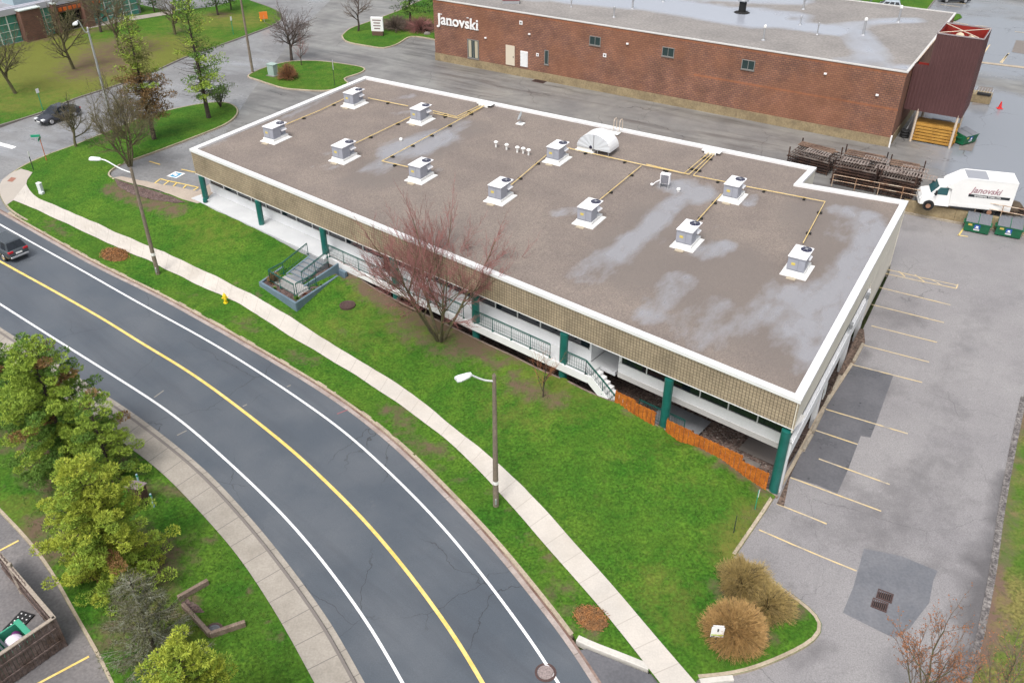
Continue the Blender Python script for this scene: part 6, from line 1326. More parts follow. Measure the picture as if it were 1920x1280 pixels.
# utility boxes
ugr = mat('pale_green_cabinet', (.36, .45, .42), .5, col2=(.3, .4, .36), vscale=2, space='obj')
p = gp(79, 364); t = thing('utility_box', 'small pale utility box on the lawn near the left corner', 'utility box', (p.x, p.y, p.z + .1), R(-20)); MB().bbox(-.2, .2, -.16, .16, 0, .95, .03).build('cabinet', mat('pale_grey_cabinet', (.62, .66, .66), .5), t); MB().bbox(-.05, .35, -.3, .02, 0, .22, .02).build('base_box', mat('pale_grey_cabinet', (.62, .66, .66), .5), t); MB().bbox(-.22, .22, -.18, .18, .95, 1.0, .01).build('lid', whp, t)
p = bp(513, 143); t = thing('transformer_cabinet', 'pale green transformer cabinet on the small shrub island', 'utility box', (p.x, p.y, p.z + .1), R(-30)); MB().bbox(-.5, .5, -.4, .4, 0, 1.3, .04).build('cabinet', ugr, t); MB().bbox(-.55, .55, -.45, .45, 1.3, 1.38, .02).build('lid', ugr, t); MB().bbox(-.65, .65, -.6, .55, -.02, .06, .01).build('pad', conc2, t)
# kiosk + blue tubes, lower left
bwood = mat('dark_brown_wood', (.10, .045, .035), .75, col2=(.07, .03, .025), vscale=3, fine=.2, fscale=14, space='obj')
p = gp(266, 944); t = thing('notice_box', 'dark brown wooden box with a sloping grey-brown lid on the lower left lawn', 'box', (p.x, p.y, p.z + .1), R(-15)); MB().bbox(-.38, .38, -.28, .28, 0, 1.25, .02).build('body', bwood, t)
MB().bbox(-.45, .45, -.42, .36, 0, .06, .01, Matrix.Translation((0, 0, 1.28)) @ Matrix.Rotation(R(-14), 4, 'X')).build('lid', mat('grey_brown_lid', (.24, .19, .19), .6), t)
tube_m = mat('pale_blue_tube', (.33, .48, .55), .4)
p = gp(290, 952); t = thing('marker_tube', 'pale blue marker tube standing right of the brown box', 'marker post', (p.x, p.y, p.z + .1)); MB().cyl((0, 0, 0), (0, 0, .95), .055, n=10).build('tube', tube_m, t); MB().cyl((0, 0, .8), (0, 0, .9), .06, n=10).build('band', grn, t)
p = gp(264, 915); t = thing('marker_tube', 'short pale blue marker tube rising behind the brown box', 'marker post', (p.x, p.y, p.z + .1)); MB().cyl((0, 0, 0), (0, 0, .95), .055, n=10).build('tube', tube_m, t); MB().cyl((0, 0, .8), (0, 0, .9), .06, n=10).build('band', grn, t)
# timber edging
old = mat('old_grey_timber', (.17, .12, .09), .85, col2=(.25, .19, .15), vscale=2.5, fine=.25, fscale=14)
pp = [gp(*q) for q in ((392, 1096), (336, 1128), (345, 1140), (396, 1196), (462, 1174))]
t = thing('timber_edging', 'open frame of old grey timbers lying in the lower left lawn', 'edging', (pp[2].x, pp[2].y, pp[2].z + .1))
for a, b in ((0, 1), (2, 3), (3, 4)):
    A_, B_ = pp[a], pp[b]; d = B_ - A_; mb = MB(); mb.bbox(-d.length / 2, d.length / 2, -.1, .1, 0, .34, .02, Matrix.Translation((A_ + B_) / 2 + Vector((0, 0, .08))) @ Matrix.Rotation(math.atan2(d.y, d.x), 4, 'Z')); mb.build('timber', old, t, world=True)
struct(drape('planting_bed', [q.xy for q in (gp(340, 1132), gp(352, 1124), gp(372, 1136), (gp(385, 1150)), gp(358, 1152))], .115, mulch))
# board enclosure bottom left
boardm = mat('weathered_fence_board', (.085, .055, .042), .85, col2=(.17, .13, .12), vscale=1.3, fine=.35, fscale=9); capm = mat('fence_cap', (.33, .28, .23), .8, fine=.15, fscale=9)
c0, c1, c2 = gp(124, 1210), gp(10, 1072), gp(-60, 1340)
t = thing('board_enclosure', 'weathered brown board enclosure round the bins at the bottom left', 'fence', c0)
def bfence(a, b, h=1.95):
    d = b - a; L = d.length; n = int(L / .16); e = d.normalized(); nn = Vector((-e.y, e.x, 0)); mb = MB()
    for i in range(n):
        q = a + e * (L * (i + .5) / n); M = Matrix.Translation(q) @ Matrix.Rotation(math.atan2(e.y, e.x), 4, 'Z'); mb.box(-.075, .075, -.02 + (.02 if i % 2 else 0), .02 + (.02 if i % 2 else 0), .03, h, M)
    mb.build('board_panel', boardm, t, world=True)
    mb = MB(); M = Matrix.Translation(a) @ Matrix.Rotation(math.atan2(e.y, e.x), 4, 'Z'); mb.bbox(-.05, L, -.09, .09, h + .002, h + .07, .01, M); mb.build('top_cap', capm, t, world=True)
    for zz in (.5, 1.35): mb = MB(); mb.box(.1, L, -.09, -.045, zz, zz + .09, M) if False else mb.box(.1, L, .045, .09, zz, zz + .09, M); mb.build('rail', boardm, t, world=True)
    mb = MB()
    mb.box(-.06, .06, -.06, .06, 0, h, M); mb.build('post', boardm, t, world=True)
bfence(c0, c1); bfence(c0, c2)
pm = c1.lerp(c0, .3); MB().bbox(-.09, .09, -.09, .09, 0, 2.1, .02, Matrix.Translation(pm)).build('gate_post', capm, t, world=True)
def inside(u, v): p_ = c0 + (c1 - c0).normalized() * u + (c2 - c0).normalized() * v; return p_
eang = math.atan2((c2 - c0).y, (c2 - c0).x)
p = inside(1.1, 1.9); t = thing('open_dumpster', 'open green dumpster with white sack and striped lid inside the board enclosure', 'dumpster', (p.x, p.y, p.z), eang)
gg_ = mat('mint_green_steel', (.05, .32, .20), .5)
mb = MB(); mb.box(-.9, 1.3, -.75, -.68, .1, 1.25); mb.box(-.9, 1.3, .68, .75, .1, 1.25); mb.box(-.9, -.83, -.68, .68, .1, 1.25); mb.box(1.23, 1.3, -.68, .68, .1, 1.25); mb.box(-.83, 1.23, -.68, .68, .1, .15); mb.bbox(-.98, -.72, -.8, .8, 1.25, 1.31, .01); mb.build('bin', gg_, t)
mb = MB()
for i in range(7): mb.box(.1 + i * .17, .2 + i * .17, -.8, .5, 1.33, 1.37)
mb.build('striped_lid', mat('dark_striped_lid', (.05, .06, .07), .5), t); MB().sphere((-.25, .1, 1.05), .42, .45, .3, 12, 6).build('white_sack', mat('white_sack', (.75, .66, .78), .6), t, smooth=True); MB().sphere((-.5, -.3, .9), .25, .3, .25, 10, 5).build('purple_sack', mat('purple_sack', (.12, .02, .12), .5), t, smooth=True)
p = inside(.45, .95); t = thing('round_bin', 'black round bin in the corner of the board enclosure', 'bin', p); MB().lathe([(.2, 0), (.25, .6), (.27, .62), (.27, .68), (.2, .76), (.02, .8)], 18).build('drum', blk, t, smooth=True); MB().bbox(-.05, .08, -.04, .04, .78, .83, .01).build('lid_knob', whp, t)
p = inside(2.9, .9); t = thing('perforated_mat', 'black perforated panel lying in the board enclosure', 'panel', (p.x, p.y, p.z + .02), eang + R(20)); MB().bbox(-.6, .6, -.4, .4, 0, .06, .01).build('panel', blk, t); mb = MB()
for i in range(5):
    for j in range(3): mb.box(-.48 + i * .22, -.42 + i * .22, -.27 + j * .25, -.21 + j * .25, .06, .07)
mb.build('pale_studs', whp, t)
p = inside(2.4, 2.2); t = thing('blue_bin', 'small bright blue bin behind the open green dumpster', 'bin', p); MB().lathe([(.2, 0), (.28, .8), (.3, .82), (.3, .86)], 14).build('tub', mat('bright_blue_plastic', (.01, .06, .5), .4), t); MB().lathe([(.27, .84), (.02, .85)], 14).build('lid', mat('bright_blue_plastic', (.01, .06, .5), .4), t)
# picnic tables far away
for i, (px, py, lab) in enumerate(((1622, 8, 'dark green picnic table on the grass behind the warehouse, left one'), (1655, -1, 'dark green picnic table on the grass behind the warehouse, at the picture edge'))):
    p = bp(px, py); t = thing('picnic_table', lab, 'picnic table', (p.x, p.y, p.z + .1), R(60 if i == 0 else 0), 'picnic tables'); m = mat('table_green', (.05, .09, .06), .6)
    mb = MB(); [mb.box(-.9, .9, -.38 + k * .16, -.25 + k * .16, .72, .76) for k in range(5)]; mb.build('tabletop', m, t)
    for sg in (-1, 1):
        MB().box(-.9, .9, sg * .75 - .13, sg * .75 + .13, .42, .46).build('bench', m, t)
        MB().tube([(sg * .6, -.7, 0), (sg * .6, -.2, .7)], .04, 4).build('leg', m, t); MB().tube([(sg * .6, .7, 0), (sg * .6, .2, .7)], .04, 4).build('leg', m, t)
# ================================================================== VEGETATION
def grow(mbs, p, d, L, r, lv, mx, rnd, cfg):
    """one limb: a bent tapering tube with side shoots; mbs[0] trunk+limbs, mbs[1] twigs, mbs[2] buds"""
    n = cfg.get('seg', 4) if lv < mx else 2; pts = [p]; rs = [r]; dd = d.copy(); q = p.copy()
    endr = r * (cfg['taper'] if lv < mx else .35)
    for i in range(n):
        dd = (dd + Vector((rnd.gauss(0, 1), rnd.gauss(0, 1), rnd.gauss(0, .6))) * cfg['wob'] + Vector((0, 0, cfg['up'])) / (1 + lv * .4)).normalized()
        q = q + dd * (L / n); pts.append(q); rs.append(r + (endr - r) * (i + 1) / n)
    mbs[0 if lv <= 1 else 1].tube(pts, rs, 7 if lv == 0 else 5 if lv == 1 else 3, cap=False)
    if lv >= mx:
        bm_ = mbs[2]; bs = cfg['bud']
        if bs:
            for k in range(cfg['nb']):
                f = rnd.random(); c = pts[0].lerp(pts[-1], f) + Vector((rnd.gauss(0, 1), rnd.gauss(0, 1), rnd.gauss(0, 1))) * .03
                a = Vector((rnd.gauss(0, 1), rnd.gauss(0, 1), rnd.gauss(0, 1))).normalized() * bs; b = a.orthogonal().normalized() * bs * .6
                bm_.quad(c - a, c - b, c + a, c + b)
        return
    k = cfg['kids'][lv]
    for i in range(k):
        f = cfg['start'][lv] + (1 - cfg['start'][lv]) * (i + rnd.random() * .8) / k; f = min(f, .98); j = min(int(f * n), n - 1); c = pts[j].lerp(pts[j + 1], f * n - j)
        ax = (pts[j + 1] - pts[j]).normalized(); a = rnd.uniform(0, 6.283); u = ax.orthogonal().normalized(); v = ax.cross(u); ang = cfg['ang'][lv] * rnd.uniform(.7, 1.25)
        nd = (ax * math.cos(ang) + (u * math.cos(a) + v * math.sin(a)) * math.sin(ang)).normalized()
        cl = L * cfg['ratio'][lv] * rnd.uniform(.7, 1.15) * (1.15 - .55 * f if lv == 0 else 1 - .35 * f)
        grow(mbs, c, nd, cl, max(cfg['minr'], (r + (endr - r) * f) * cfg['rr']), lv + 1, mx, rnd, cfg)
    if lv > 0 or cfg.get('leader', True): grow(mbs, pts[-1], dd, L * .55, endr, lv + 1, mx, rnd, cfg)
def bare_tree(name, label, base, h, seed, bark, twig, budm=None, mx=4, back=False, stems=1, spread=.25, r=.16, bud=.035, nb=2, group=None, cat='tree', kids=(7, 6, 5, 4), minr=.009, up=.12, wob=.13, trunkf=.62, ang=(.85, .7, .65, .6), off=.1, start=(.3, .2, .15, .1), ratio=(.62, .6, .58, .55)):
    p = on_ground(*base, back); t = thing(name, label, cat, (p.x, p.y, p.z + off), 0, group); rnd = random.Random(seed); M3 = [MB(), MB(), MB()]
    cfg = dict(taper=.45, wob=wob, up=up, bud=bud if budm else 0, nb=nb, kids=kids, start=start, ang=ang, ratio=ratio, rr=.62, minr=minr, seg=4)
    for s_ in range(stems):
        a = s_ * 6.283 / stems + rnd.uniform(-.4, .4); d = Vector((math.cos(a) * spread, math.sin(a) * spread, 1)).normalized() if stems > 1 else Vector((rnd.uniform(-.04, .04), rnd.uniform(-.04, .04), 1)).normalized()
        grow(M3, Vector((math.cos(a), math.sin(a), 0)) * (.12 if stems > 1 else 0) - Vector((0, 0, .15)), d, h * trunkf * rnd.uniform(.9, 1.1), r if stems == 1 else r * rnd.uniform(.6, .9), 0, mx, rnd, cfg)
    if stems > 1: M3[0].cyl((0, 0, -.15), (0, 0, .5), r * 1.5, r * 1.1, 9)
    M3[0].build('trunk', bark, t, smooth=True); cr = M3[1].build('crown', twig, t)
    if budm and M3[2].f: b_ = M3[2].build('buds', budm, t); b_.parent = cr
    return t
barkg = mat('mossy_bark', (.12, .115, .045), .9, col2=(.09, .07, .05), vscale=2.5, fine=.3, fscale=14, space='obj'); barkb = mat('dark_bark', (.075, .055, .045), .9, col2=(.045, .035, .03), vscale=3, fine=.3, fscale=14, space='obj')
tw_red = mat('reddish_twigs', (.33, .14, .13), .8, col2=(.18, .09, .075), vscale=1.2, space='obj'); bud_red = mat('red_buds', (.30, .085, .085), .7, col2=(.22, .07, .06), vscale=3, space='obj')
tw_g = mat('olive_twigs', (.15, .13, .07), .85, col2=(.09, .07, .05), vscale=1.2, space='obj'); tw_b = mat('brown_twigs', (.11, .08, .065), .85, col2=(.17, .13, .10), vscale=1.2, space='obj')
bud_o = mat('orange_buds', (.34, .13, .05), .7, col2=(.22, .10, .05), vscale=3, space='obj'); bud_y = mat('yellow_green_buds', (.22, .20, .05), .7, col2=(.15, .14, .05), vscale=3, space='obj')
bare_tree('maple_tree', 'large bare maple with pinkish red twigs in front of the office fascia', (826, 640), 9.9, 29, barkg, tw_red, bud_red, mx=4, stems=6, spread=.56, r=.14, bud=.017, nb=1, kids=(8, 7, 6, 4), up=.08, trunkf=.56, ang=(.62, .55, .5, .45), start=(.5, .2, .1, .1), ratio=(.75, .6, .52, .5), wob=.06, minr=.0072)
bare_tree('young_tree', 'thin young reddish tree on the brown bed below the white stairs', (1018, 746), 3.6, 5, barkb, mat('russet_twigs', (.28, .11, .05), .8), bud_o, mx=3, r=.045, stems=1, kids=(9, 5, 3), bud=.022, nb=1, minr=.007, start=(.25, .15, .1))
bare_tree('budding_tree', 'bare tree with orange buds rising from the bottom edge at the right', (1700, 1400), 7.2, 21, barkg, tw_b, bud_o, mx=4, r=.10, kids=(9, 6, 4, 3), bud=.042, nb=2, up=.16, start=(.3, .15, .1, .1), minr=.008, ang=(.75, .6, .6, .6))
bare_tree('budding_tree', 'reddish bare tree cut off by the lower right corner', (1835, 1415), 6.6, 22, barkg, tw_b, bud_o, mx=4, r=.09, kids=(8, 6, 4, 2), bud=.035, nb=1, up=.14, start=(.3, .15, .1, .1), minr=.008)
bare_tree('verge_tree', 'small olive bare tree on the kerb right of the dark sedan', (143, 277), 5.2, 31, barkg, tw_g, None, mx=4, r=.14, kids=(9, 7, 5, 3), trunkf=.55, ratio=(.8, .62, .58, .55), start=(.35, .15, .1, .1), ang=(.95, .7, .6, .6), minr=.011)
bare_tree('multistem_tree', 'tall many-stemmed bare yellow-green tree behind the leaning left street lamp', (244, 312), 8.0, 33, barkg, tw_g, bud_y, mx=4, stems=5, spread=.36, r=.12, kids=(8, 6, 5, 3), trunkf=.6, bud=.03, nb=1, minr=.011)
FT = [((30, 177), 8.5, 41, 'leftmost bare tree on the far lawn by the picture edge'), ((139, 131), 9.5, 42, 'bare olive tree on the far lawn in front of the dark entrance'), ((231, 104), 11.0, 43, 'tall bare tree on the far lawn left of the yellowish conifer'), ((190, 62), 8.5, 44, 'thin dark bare tree against the teal glass'), ((329, 66), 6.5, 45, 'bare forked tree on the far lawn between the two conifers'), ((356, 24), 5.5, 46, 'small bare tree at the top edge above the green conifer')]
for b_, h_, sd, lab in FT:
    bare_tree('far_lawn_tree', lab, b_, h_, sd, barkg if sd != 44 else barkb, tw_g if sd != 44 else tw_b, bud_y if sd in (41, 42, 43) else None, mx=4, back=True, r=.2, kids=(9, 7, 5, 3), group='bare trees on the far lawn', bud=.04, nb=1, minr=.014, start=(.32, .15, .1, .1), ang=(.85, .7, .65, .6), trunkf=.55, ratio=(.75, .62, .58, .55))
bare_tree('spreading_tree', 'bushy spreading bare tree on the small shrub island', (547, 114), 7.2, 51, barkb, mat('grey_brown_twigs', (.14, .11, .10), .85), None, mx=4, back=True, r=.2, kids=(10, 8, 6, 4), bud=0, nb=1, minr=.013, start=(.3, .15, .1, .1), ang=(.9, .7, .65, .6), up=.05, ratio=(.8, .62, .58, .55), trunkf=.5)
bare_tree('sapling', 'thin rusty sapling with a dark trunk beside the spreading bare tree', (565, 124), 3.6, 52, barkb, tw_red, None, mx=3, back=True, r=.06, kids=(9, 5, 3), minr=.010)
bare_tree('corner_tree', 'bare wide tree on the grass corner left of the white company sign', (672, 60), 6.5, 53, barkb, tw_b, None, mx=4, back=True, r=.15, kids=(7, 6, 4, 2), minr=.014, start=(.35, .15, .1, .1), ang=(.9, .7, .65, .6))
# --- conifers
def leafquads(mb, c, rx, rz, n, rnd, sz, up=.5):
    for _ in range(n):
        d = Vector((rnd.gauss(0, 1), rnd.gauss(0, 1), rnd.gauss(0, 1))); d.normalize(); k = rnd.uniform(.45, 1.0) ** .5
        q = c + Vector((d.x * rx * k, d.y * rx * k, d.z * rz * k)); ax = (d + Vector((0, 0, up)) + Vector((rnd.gauss(0, .5), rnd.gauss(0, .5), rnd.gauss(0, .5)))).normalized() * sz * rnd.uniform(.7, 1.3)
        b = ax.orthogonal().normalized(); b.rotate(Matrix.Rotation(rnd.uniform(0, 6.28), 3, ax)); b *= sz * rnd.uniform(.18, .3)
        mb.add([q - b, q + b, q + ax + b * .3, q + ax - b * .3], [(0, 1, 2, 3)])
def conifer(name, label, base, h, rb, seed, mats, bark, back=False, per=6, dz=.45, clump=.42, nq=26, sz=.17, bare=.12, bare_side=0.0, shape=.8, dead=0.0, gap=0.0, group=None, off=.1, cgap=.8, droop=.15, lowm=None, lowf=0.0, stub=True):
    p = on_ground(*base, back); t = thing(name, label, 'tree', (p.x, p.y, p.z + off), 0, group); rnd = random.Random(seed)
    lean = Vector((rnd.uniform(-.02, .02), rnd.uniform(-.02, .02), 1)); tr = MB(); tr.tube([lean * (h * f) for f in (-.02, .3, .6, 1)], [.02 * h + .02, .016 * h, .01 * h, .01], 8)
    lv = [MB() for _ in mats]; z = h * bare
    while z < h * .98:
        f = (z - h * bare) / (h * (1 - bare)); prof = (1 - f) ** shape * (.75 + .25 * min(1, f * 6)); k = max(3, int(per * (1 - f * .5))); a0 = rnd.uniform(0, 6.28)
        for i in range(k):
            a = a0 + i * 6.283 / k + rnd.uniform(-.35, .35); L = rb * prof * rnd.uniform(.65, 1.12) + .15
            isbare = rnd.random() < gap or (bare_side and math.cos(a - math.pi) > .3 and f < .75 and rnd.random() < bare_side)
            d = Vector((math.cos(a), math.sin(a), -droop * (1 - f) + f * .5)); s0 = lean * z
            pts = [s0, s0 + d * L * .5, s0 + d * L * .8 + Vector((0, 0, L * .06)), s0 + d * L + Vector((0, 0, L * .13))]
            tr.tube(pts, [.012 * h * (1 - f) * .45 + .012, .018, .012, .006], 4, cap=False)
            if isbare:
                for _ in range(10):
                    q = pts[0].lerp(pts[-1], rnd.uniform(.3, 1)); tr.tube([q, q + Vector((rnd.uniform(-.3, .3), rnd.uniform(-.3, .3), rnd.uniform(-.2, .15)))], [.01, .004], 3, cap=False)
                continue
            mi = 0
            rr = rnd.random()
            if len(mats) > 1: mi = 1 if rr < .35 else 0
            if len(mats) > 2 and rr > 1 - dead: mi = 2
            if lowf and f < lowf * rnd.uniform(.6, 1.3): mi = len(mats) - 1
            nc = max(1, int(L / (clump * cgap)))
            for j in range(nc):
                g = (j + 1) / nc; c = s0 + d * L * g + Vector((rnd.gauss(0, clump * .3), rnd.gauss(0, clump * .3), L * .1 * g + rnd.gauss(0, clump * .12)))
                cs = clump * rnd.uniform(.7, 1.15) * (.75 + .25 * g); leafquads(lv[mi], c, cs, cs * .55, int(nq * rnd.uniform(.7, 1.2)), rnd, sz)
        z += dz * rnd.uniform(.75, 1.2) * (1 - f * .35)
    leafquads(lv[0], lean * h * .99, clump * .35, clump * .6, nq // 2, rnd, sz)
    tr.build('trunk', bark, t)
    for m, L_ in zip(mats, lv):
        if L_.f: L_.build('crown', m, t)
    return t
cl = mat('yellow_green_needles', (.33, .43, .06), .7, col2=(.21, .32, .05), vscale=1.4, fine=.3, fscale=6, space='obj', spec=.2); cg = mat('mid_green_needles', (.15, .26, .045), .7, col2=(.09, .18, .035), vscale=1.6, fine=.3, fscale=6, space='obj', spec=.2)
cbr = mat('browned_needles', (.26, .15, .05), .8, col2=(.2, .11, .04), vscale=2, space='obj'); cdk = mat('dark_green_needles', (.03, .07, .02), .7, col2=(.06, .11, .03), vscale=1.6, fine=.3, fscale=6, space='obj', spec=.2); cyo = mat('lime_needles', (.42, .46, .06), .7, col2=(.28, .36, .05), vscale=1.5, fine=.25, fscale=6, space='obj', spec=.2)
conifer('spruce_tree', 'big bushy green spruce at the left edge beside the grey sidewalk', (135, 868), 8.4, 3.5, 61, [cl, cg, cbr], barkb, dead=.03, nq=230, per=8, sz=.10, droop=.12, bare=.05, clump=.36, shape=.75, cgap=1.25, dz=.48)
conifer('spruce_tree', 'green spruce with a small round tip nearest the thin dark post', (212, 900), 5.9, 2.2, 62, [cl, cg, cbr], barkb, dead=.03, nq=210, per=6, sz=.08, bare=.05, clump=.31, shape=.8, cgap=1.2)
conifer('spruce_tree', 'wide yellow-green spruce in the middle of the lower left lawn', (222, 1090), 7.8, 3.1, 63, [cyo, cl, cbr], barkb, dead=.06, nq=230, per=8, sz=.10, bare=.05, clump=.36, shape=.75, cgap=1.25, dz=.48)
conifer('spruce_tree', 'dark green spruce mostly outside the left edge', (45, 800), 6.0, 2.3, 64, [cg, cl, cbr], barkb, dead=.08, nq=190, per=6, sz=.10, bare=.05, clump=.33, cgap=1.2)
conifer('spruce_tree', 'pale yellow-green spruce top at the bottom edge beside the grey dead tree', (405, 1445), 8.0, 2.9, 65, [cyo, cl], barkb, nq=230, per=7, sz=.10, bare=.1, shape=.75, clump=.33, cgap=1.2)
lich = mat('grey_lichen_twigs', (.30, .32, .24), .85, col2=(.16, .14, .10), vscale=1.6, space='obj'); spn = mat('sparse_needles', (.11, .12, .04), .8, col2=(.07, .07, .03), vscale=2, space='obj')
p = on_ground(302, 1252); t = thing('dying_spruce', 'grey half-dead spruce with lichened branches between the green spruces', 'tree', (p.x, p.y, p.z + .1)); rnd = random.Random(71); tr = MB(); sp = MB(); nd = MB(); H_ = 6.0
tr.tube([(0, 0, 0), (.02, 0, 3), (0, .02, H_)], [.12, .07, .015], 8); z = .5
while z < H_ * .97:
    f = z / H_
    for i in range(7):
        a = rnd.uniform(0, 6.283); L = 2.3 * (1 - f) ** .75 * rnd.uniform(.7, 1.1) + .2; d = Vector((math.cos(a), math.sin(a), -.05 + .2 * f)); s0 = Vector((0, 0, z)); pts = [s0, s0 + d * L * .5, s0 + d * L + Vector((0, 0, L * .12))]; sp.tube(pts, [.022, .014, .006], 4, False)
        for j in range(int(9 + L * 11)):
            g = rnd.uniform(.2, 1); q = s0 + d * L * g; e = (d + Vector((rnd.gauss(0, .7), rnd.gauss(0, .7), rnd.gauss(0, .35)))).normalized() * rnd.uniform(.15, .45); sp.tube([q, q + e], [.009, .003], 3, False)
            if rnd.random() < .6: leafquads(nd, q + e * .7, .12, .08, 5, rnd, .09)
    z += .27
tr.build('trunk', barkb, t); sp.build('branches', lich, t); nd.build('crown', spn, t)
conifer('larch_tree', 'slim yellowish conifer with browned lower branches on the corner lawn', (290, 263), 11.8, 2.6, 81, [mat('olive_needles', (.20, .21, .05), .75, col2=(.12, .13, .03), vscale=1.4, fine=.3, fscale=6, space='obj'), cl, mat('rust_needles', (.22, .12, .045), .8, col2=(.13, .09, .03), vscale=1.4, space='obj')], barkb, nq=34, per=6, dz=.48, sz=.17, bare=.2, clump=.45, lowf=.42, gap=.06, shape=.75, droop=.05)
conifer('pine_tree', 'tall sparse green conifer with bare dark branches on its left side', (392, 223), 12.0, 2.9, 82, [cg, cl], barkb, nq=32, per=6, dz=.52, sz=.17, bare=.2, clump=.47, bare_side=.75, gap=.08, shape=.55, droop=-.05)
for i, (b_, h_, r_, lab, ms) in enumerate((((290, 24), 5.0, 1.3, 'small dark pine at the top edge behind the path', [cdk]), ((409, 30), 6.5, 2.2, 'bushy green pine at the top edge above the utility pole', [cdk, cg]), ((434, 20), 5.5, 1.9, 'green pine touching the top edge left of the orange sign', [cg, cdk]), ((770, 50), 8.0, 3.0, 'green pine with a dark trunk beside the warehouse corner', [cdk, cg]), ((820, 22), 7.0, 2.0, 'dark pine behind the upper left warehouse corner', [cdk, cg]), ((250, 25), 4.5, 1.6, 'dark green conifer against the end of the teal glass wall', [cdk, cg]))):
    conifer('background_pine', lab, b_, h_, r_, 90 + i, ms, barkb, back=True, nq=16, per=5, dz=.6, sz=.22, bare=.25 if i in (0, 1, 2, 3) else .1, clump=.5, shape=.6, group='background pines')
# --- shrubs
def twig_dome(name, label, base, rx, h, seed, m, n=900, back=False, group=None, flat=.55, off=.1, tw=.012, core=None, lump=.1):
    p = on_ground(*base, back); t = thing(name, label, 'shrub', (p.x, p.y, p.z + off), 0, group); rnd = random.Random(seed); mb = MB(); st_ = MB()
    for i in range(n):
        a = rnd.uniform(0, 6.283); e = math.acos(rnd.uniform(.02, 1)); ir = 1 + lump * math.sin(a * 3 + seed) + lump * .7 * math.sin(a * 5 + e * 4 + seed * 2); d = Vector((math.cos(a) * math.sin(e) * rx, math.sin(a) * math.sin(e) * rx, math.cos(e) * h)) * ir; k = rnd.uniform(.78, 1.06)
        q0 = Vector((d.x * .12, d.y * .12, 0)); q1 = d * .55 + Vector((0, 0, h * .1)); q2 = d * k
        (st_ if i % 5 == 0 else mb).tube([q0.lerp(q1, .5) if i % 5 else q0, q1, q2], [tw, tw * .8, tw * .4], 3, False)
        for _ in range(5):
            q = q1.lerp(q2, rnd.uniform(.2, 1)); e_ = (d.normalized() + Vector((rnd.gauss(0, .5), rnd.gauss(0, .5), rnd.gauss(0, .4)))).normalized() * rnd.uniform(.08, .25); mb.tube([q, q + e_], [tw * .6, tw * .25], 3, False)
    st_.build('stems', barkb, t); mb.build('crown', m, t); return t
dome = mat('ochre_twigs', (.50, .31, .12), .8, col2=(.36, .23, .085), vscale=2.2, fine=.25, fscale=9, space='obj'); dome2 = mat('olive_ochre_twigs', (.42, .31, .11), .8, col2=(.28, .21, .085), vscale=2.0, fine=.25, fscale=9, space='obj')
twig_dome('round_shrub', 'large round ochre shrub behind the real estate sign', (1375, 1195), 1.6, 1.9, 101, dome, 3000, lump=.03)
twig_dome('round_shrub', 'ochre shrub at the parking kerb above the largest round shrub', (1392, 1102), 1.35, 1.6, 102, dome2, 1700)
twig_dome('round_shrub', 'loose ochre shrub at the right against the kerb of the lot', (1438, 1142), 1.35, 1.3, 103, dome2, 1200)
twig_dome('russet_shrub', 'small round russet shrub on the small shrub island beside the cabinet', (541, 149), 1.3, 1.8, 104, mat('russet_shrub_twigs', (.26, .12, .055), .8), 500, back=True, tw=.02)
twig_dome('brown_hedge', 'wide brown bare shrub behind the white company sign', (742, 56), 2.4, 1.8, 105, tw_b, 600, back=True, tw=.02, group='brown shrubs by the warehouse'); twig_dome('brown_hedge', 'brown bare shrub against the warehouse corner under the pine', (788, 58), 2.4, 1.7, 106, tw_red, 600, back=True, tw=.02, group='brown shrubs by the warehouse')
p = on_ground(414, 203); t = thing('green_shrub', 'leafy green shrub at the kerb end behind the sparse conifer', 'shrub', (p.x, p.y, p.z + .1)); rnd = random.Random(8); tr = MB(); lf = MB()
for i in range(14):
    a = rnd.uniform(0, 6.28); d = Vector((math.cos(a) * rnd.uniform(.2, .7), math.sin(a) * rnd.uniform(.2, .7), 1)) * rnd.uniform(1.6, 2.7); tr.tube([(0, 0, 0), d * .6, d], [.04, .025, .01], 4, False)
    for k in range(6): leafquads(lf, d * rnd.uniform(.5, 1.0) + Vector((rnd.gauss(0, .25), rnd.gauss(0, .25), 0)), .35, .25, 14, rnd, .15)
tr.build('stems', barkb, t); lf.build('crown', mat('shrub_leaves', (.12, .16, .04), .7, col2=(.08, .12, .05), vscale=2, space='obj'), t)
def pile(label, base, rx, ry, h, m, n, seed):
    p = gp(*base); t = thing('leaf_pile', label, 'leaf pile', (p.x, p.y, p.z + .1), R(-35), 'rusty leaf piles on the verge'); rnd = random.Random(seed)
    mb = MB(); mb.sphere((0, 0, 0), rx * .85, ry * .85, h, 18, 8); mb.build('mound', m, t); mb = MB()
    for i in range(n):
        a = rnd.uniform(0, 6.28); k = rnd.uniform(0, 1) ** .5 * rnd.uniform(.8, 1.05); q = Vector((math.cos(a) * rx * k, math.sin(a) * ry * k, h * math.sqrt(max(0, 1 - min(1, k) ** 2)) + .02)); e = Vector((rnd.gauss(0, 1), rnd.gauss(0, 1), rnd.uniform(.1, .8))).normalized() * rnd.uniform(.06, .16); b = e.orthogonal().normalized() * .015; mb.quad(q - b, q + b, q + e + b, q + e - b)
    mb.build('dead_leaves', m, t)
lfm = mat('rusty_leaves', (.34, .15, .05), .85, col2=(.20, .11, .05), vscale=4, fine=.4, fscale=14, space='obj')
pile('rusty pile of dead stalks on the verge at the left near the leaning lamp', (216, 481), 1.5, 1.0, .22, lfm, 1500, 1); pile('rusty pile of dead stalks on the verge beside the sidewalk at the bottom', (1108, 1162), .95, .75, .15, lfm, 1100, 2)
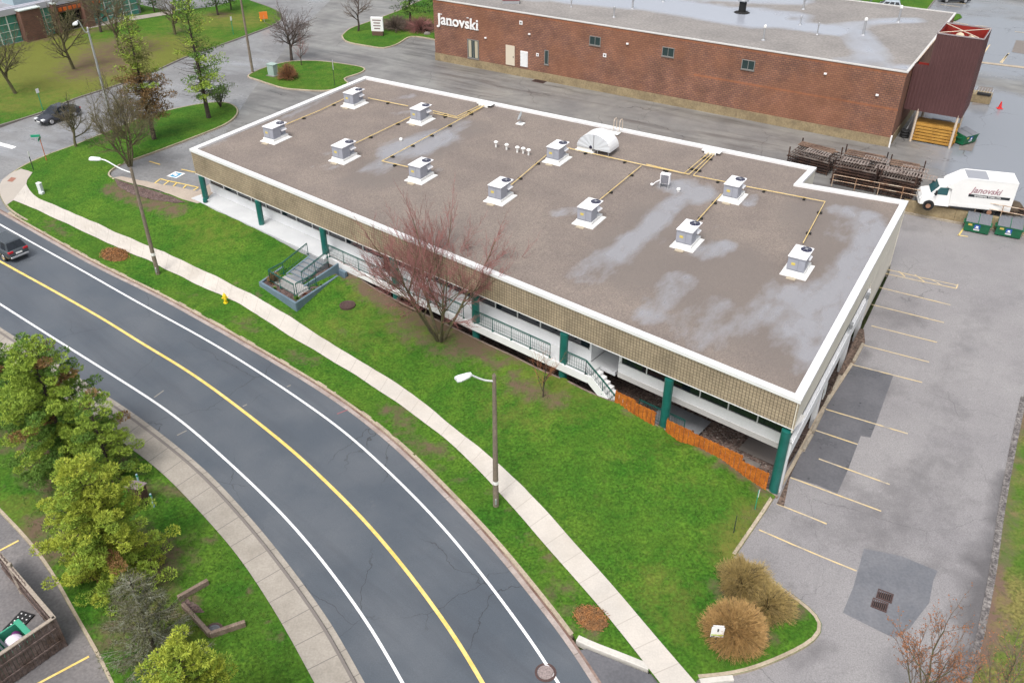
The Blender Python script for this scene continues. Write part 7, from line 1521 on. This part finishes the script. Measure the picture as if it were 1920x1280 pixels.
# thin dark post by the spruces; boulder by the warehouse; small debris
p = gp(168, 782); t = thing('thin_post', 'thin dark leaning post between the spruce and the grey sidewalk', 'post', (p.x, p.y, p.z + .1)); MB().tube([(0, 0, 0), (-.12, 0, 2.0)], [.03, .02], 5).build('rod', barkb, t)
p = bp(801, 66); t = tag(MB().sphere((0, 0, .15), .5, .35, .3, 9, 6).build('boulder', conc2), 'small grey boulder on the grass beside the warehouse corner', 'boulder'); t.location = p
# tufts of longer grass scattered on the near lawns so that the turf is not flat
def tufts(polyfn, boxpx, n, seed, m):
    rnd = random.Random(seed); mb = MB()
    for i in range(n):
        px, py = rnd.uniform(boxpx[0], boxpx[2]), rnd.uniform(boxpx[1], boxpx[3])
        if not polyfn(px, py): continue
        q = gp(px, py)
        for k in range(5):
            a = rnd.uniform(0, 6.28); h_ = rnd.uniform(.05, .13); b = Vector((math.cos(a), math.sin(a), 0)) * .012; c = q + Vector((rnd.gauss(0, .05), rnd.gauss(0, .05), .11)); tip = c + Vector((rnd.gauss(0, .04), rnd.gauss(0, .04), h_)); mb.quad(c - b, c + b, tip)
    return mb
def inpoly(px, py, poly):
    c = False; j = len(poly) - 1
    for i in range(len(poly)):
        if (poly[i][1] > py) != (poly[j][1] > py) and px < (poly[j][0] - poly[i][0]) * (py - poly[i][1]) / (poly[j][1] - poly[i][1]) + poly[i][0]: c = not c
        j = i
    return c
PA = [(620, 640), (700, 690), (835, 785), (960, 890), (1080, 1015), (1230, 1185), (1320, 1262), (1440, 1235), (1530, 1190), (1375, 1050), (1440, 940), (1240, 815), (1140, 760), (900, 700), (800, 660), (700, 610)]
PB = [(400, 990), (560, 1240), (560, 1280), (220, 1280), (150, 1150), (100, 1060), (60, 1000), (20, 900), (200, 820), (300, 900)]
PC = [(700, 755), (870, 905), (1040, 1095), (1140, 1190), (1090, 1190), (1000, 1085), (900, 960), (760, 830)]
gt = mat('grass_blades', (.06, .15, .015), .8, col2=(.10, .19, .03), vscale=.5)
m_ = tufts(lambda x, y: inpoly(x, y, PA) or inpoly(x, y, PB) or inpoly(x, y, PC), (0, 600, 1560, 1280), 26000, 5, gt); tag(m_.build('grass_tufts', gt), 'short rough green grass tufts growing over the near lawns', 'grass', kind='stuff')
# stray stones in the sunken bed and along the lot edge
rnd = random.Random(77); mb = MB()
for i in range(420):
    s_ = rnd.uniform(44, 53.6); t_ = rnd.uniform(-.05, 4.2); z = -1.2; r_ = rnd.uniform(.03, .09); q = S(s_, t_, z); mb.sphere((q.x, q.y, q.z), r_, r_ * rnd.uniform(.6, 1), r_ * .6, 6, 4)
tag(mb.build('loose_stones', mat('pale_stones', (.33, .29, .26), .9, col2=(.15, .12, .1), vscale=3)), 'loose pale stones lying in the sunken bed under the office', 'stones', kind='stuff')
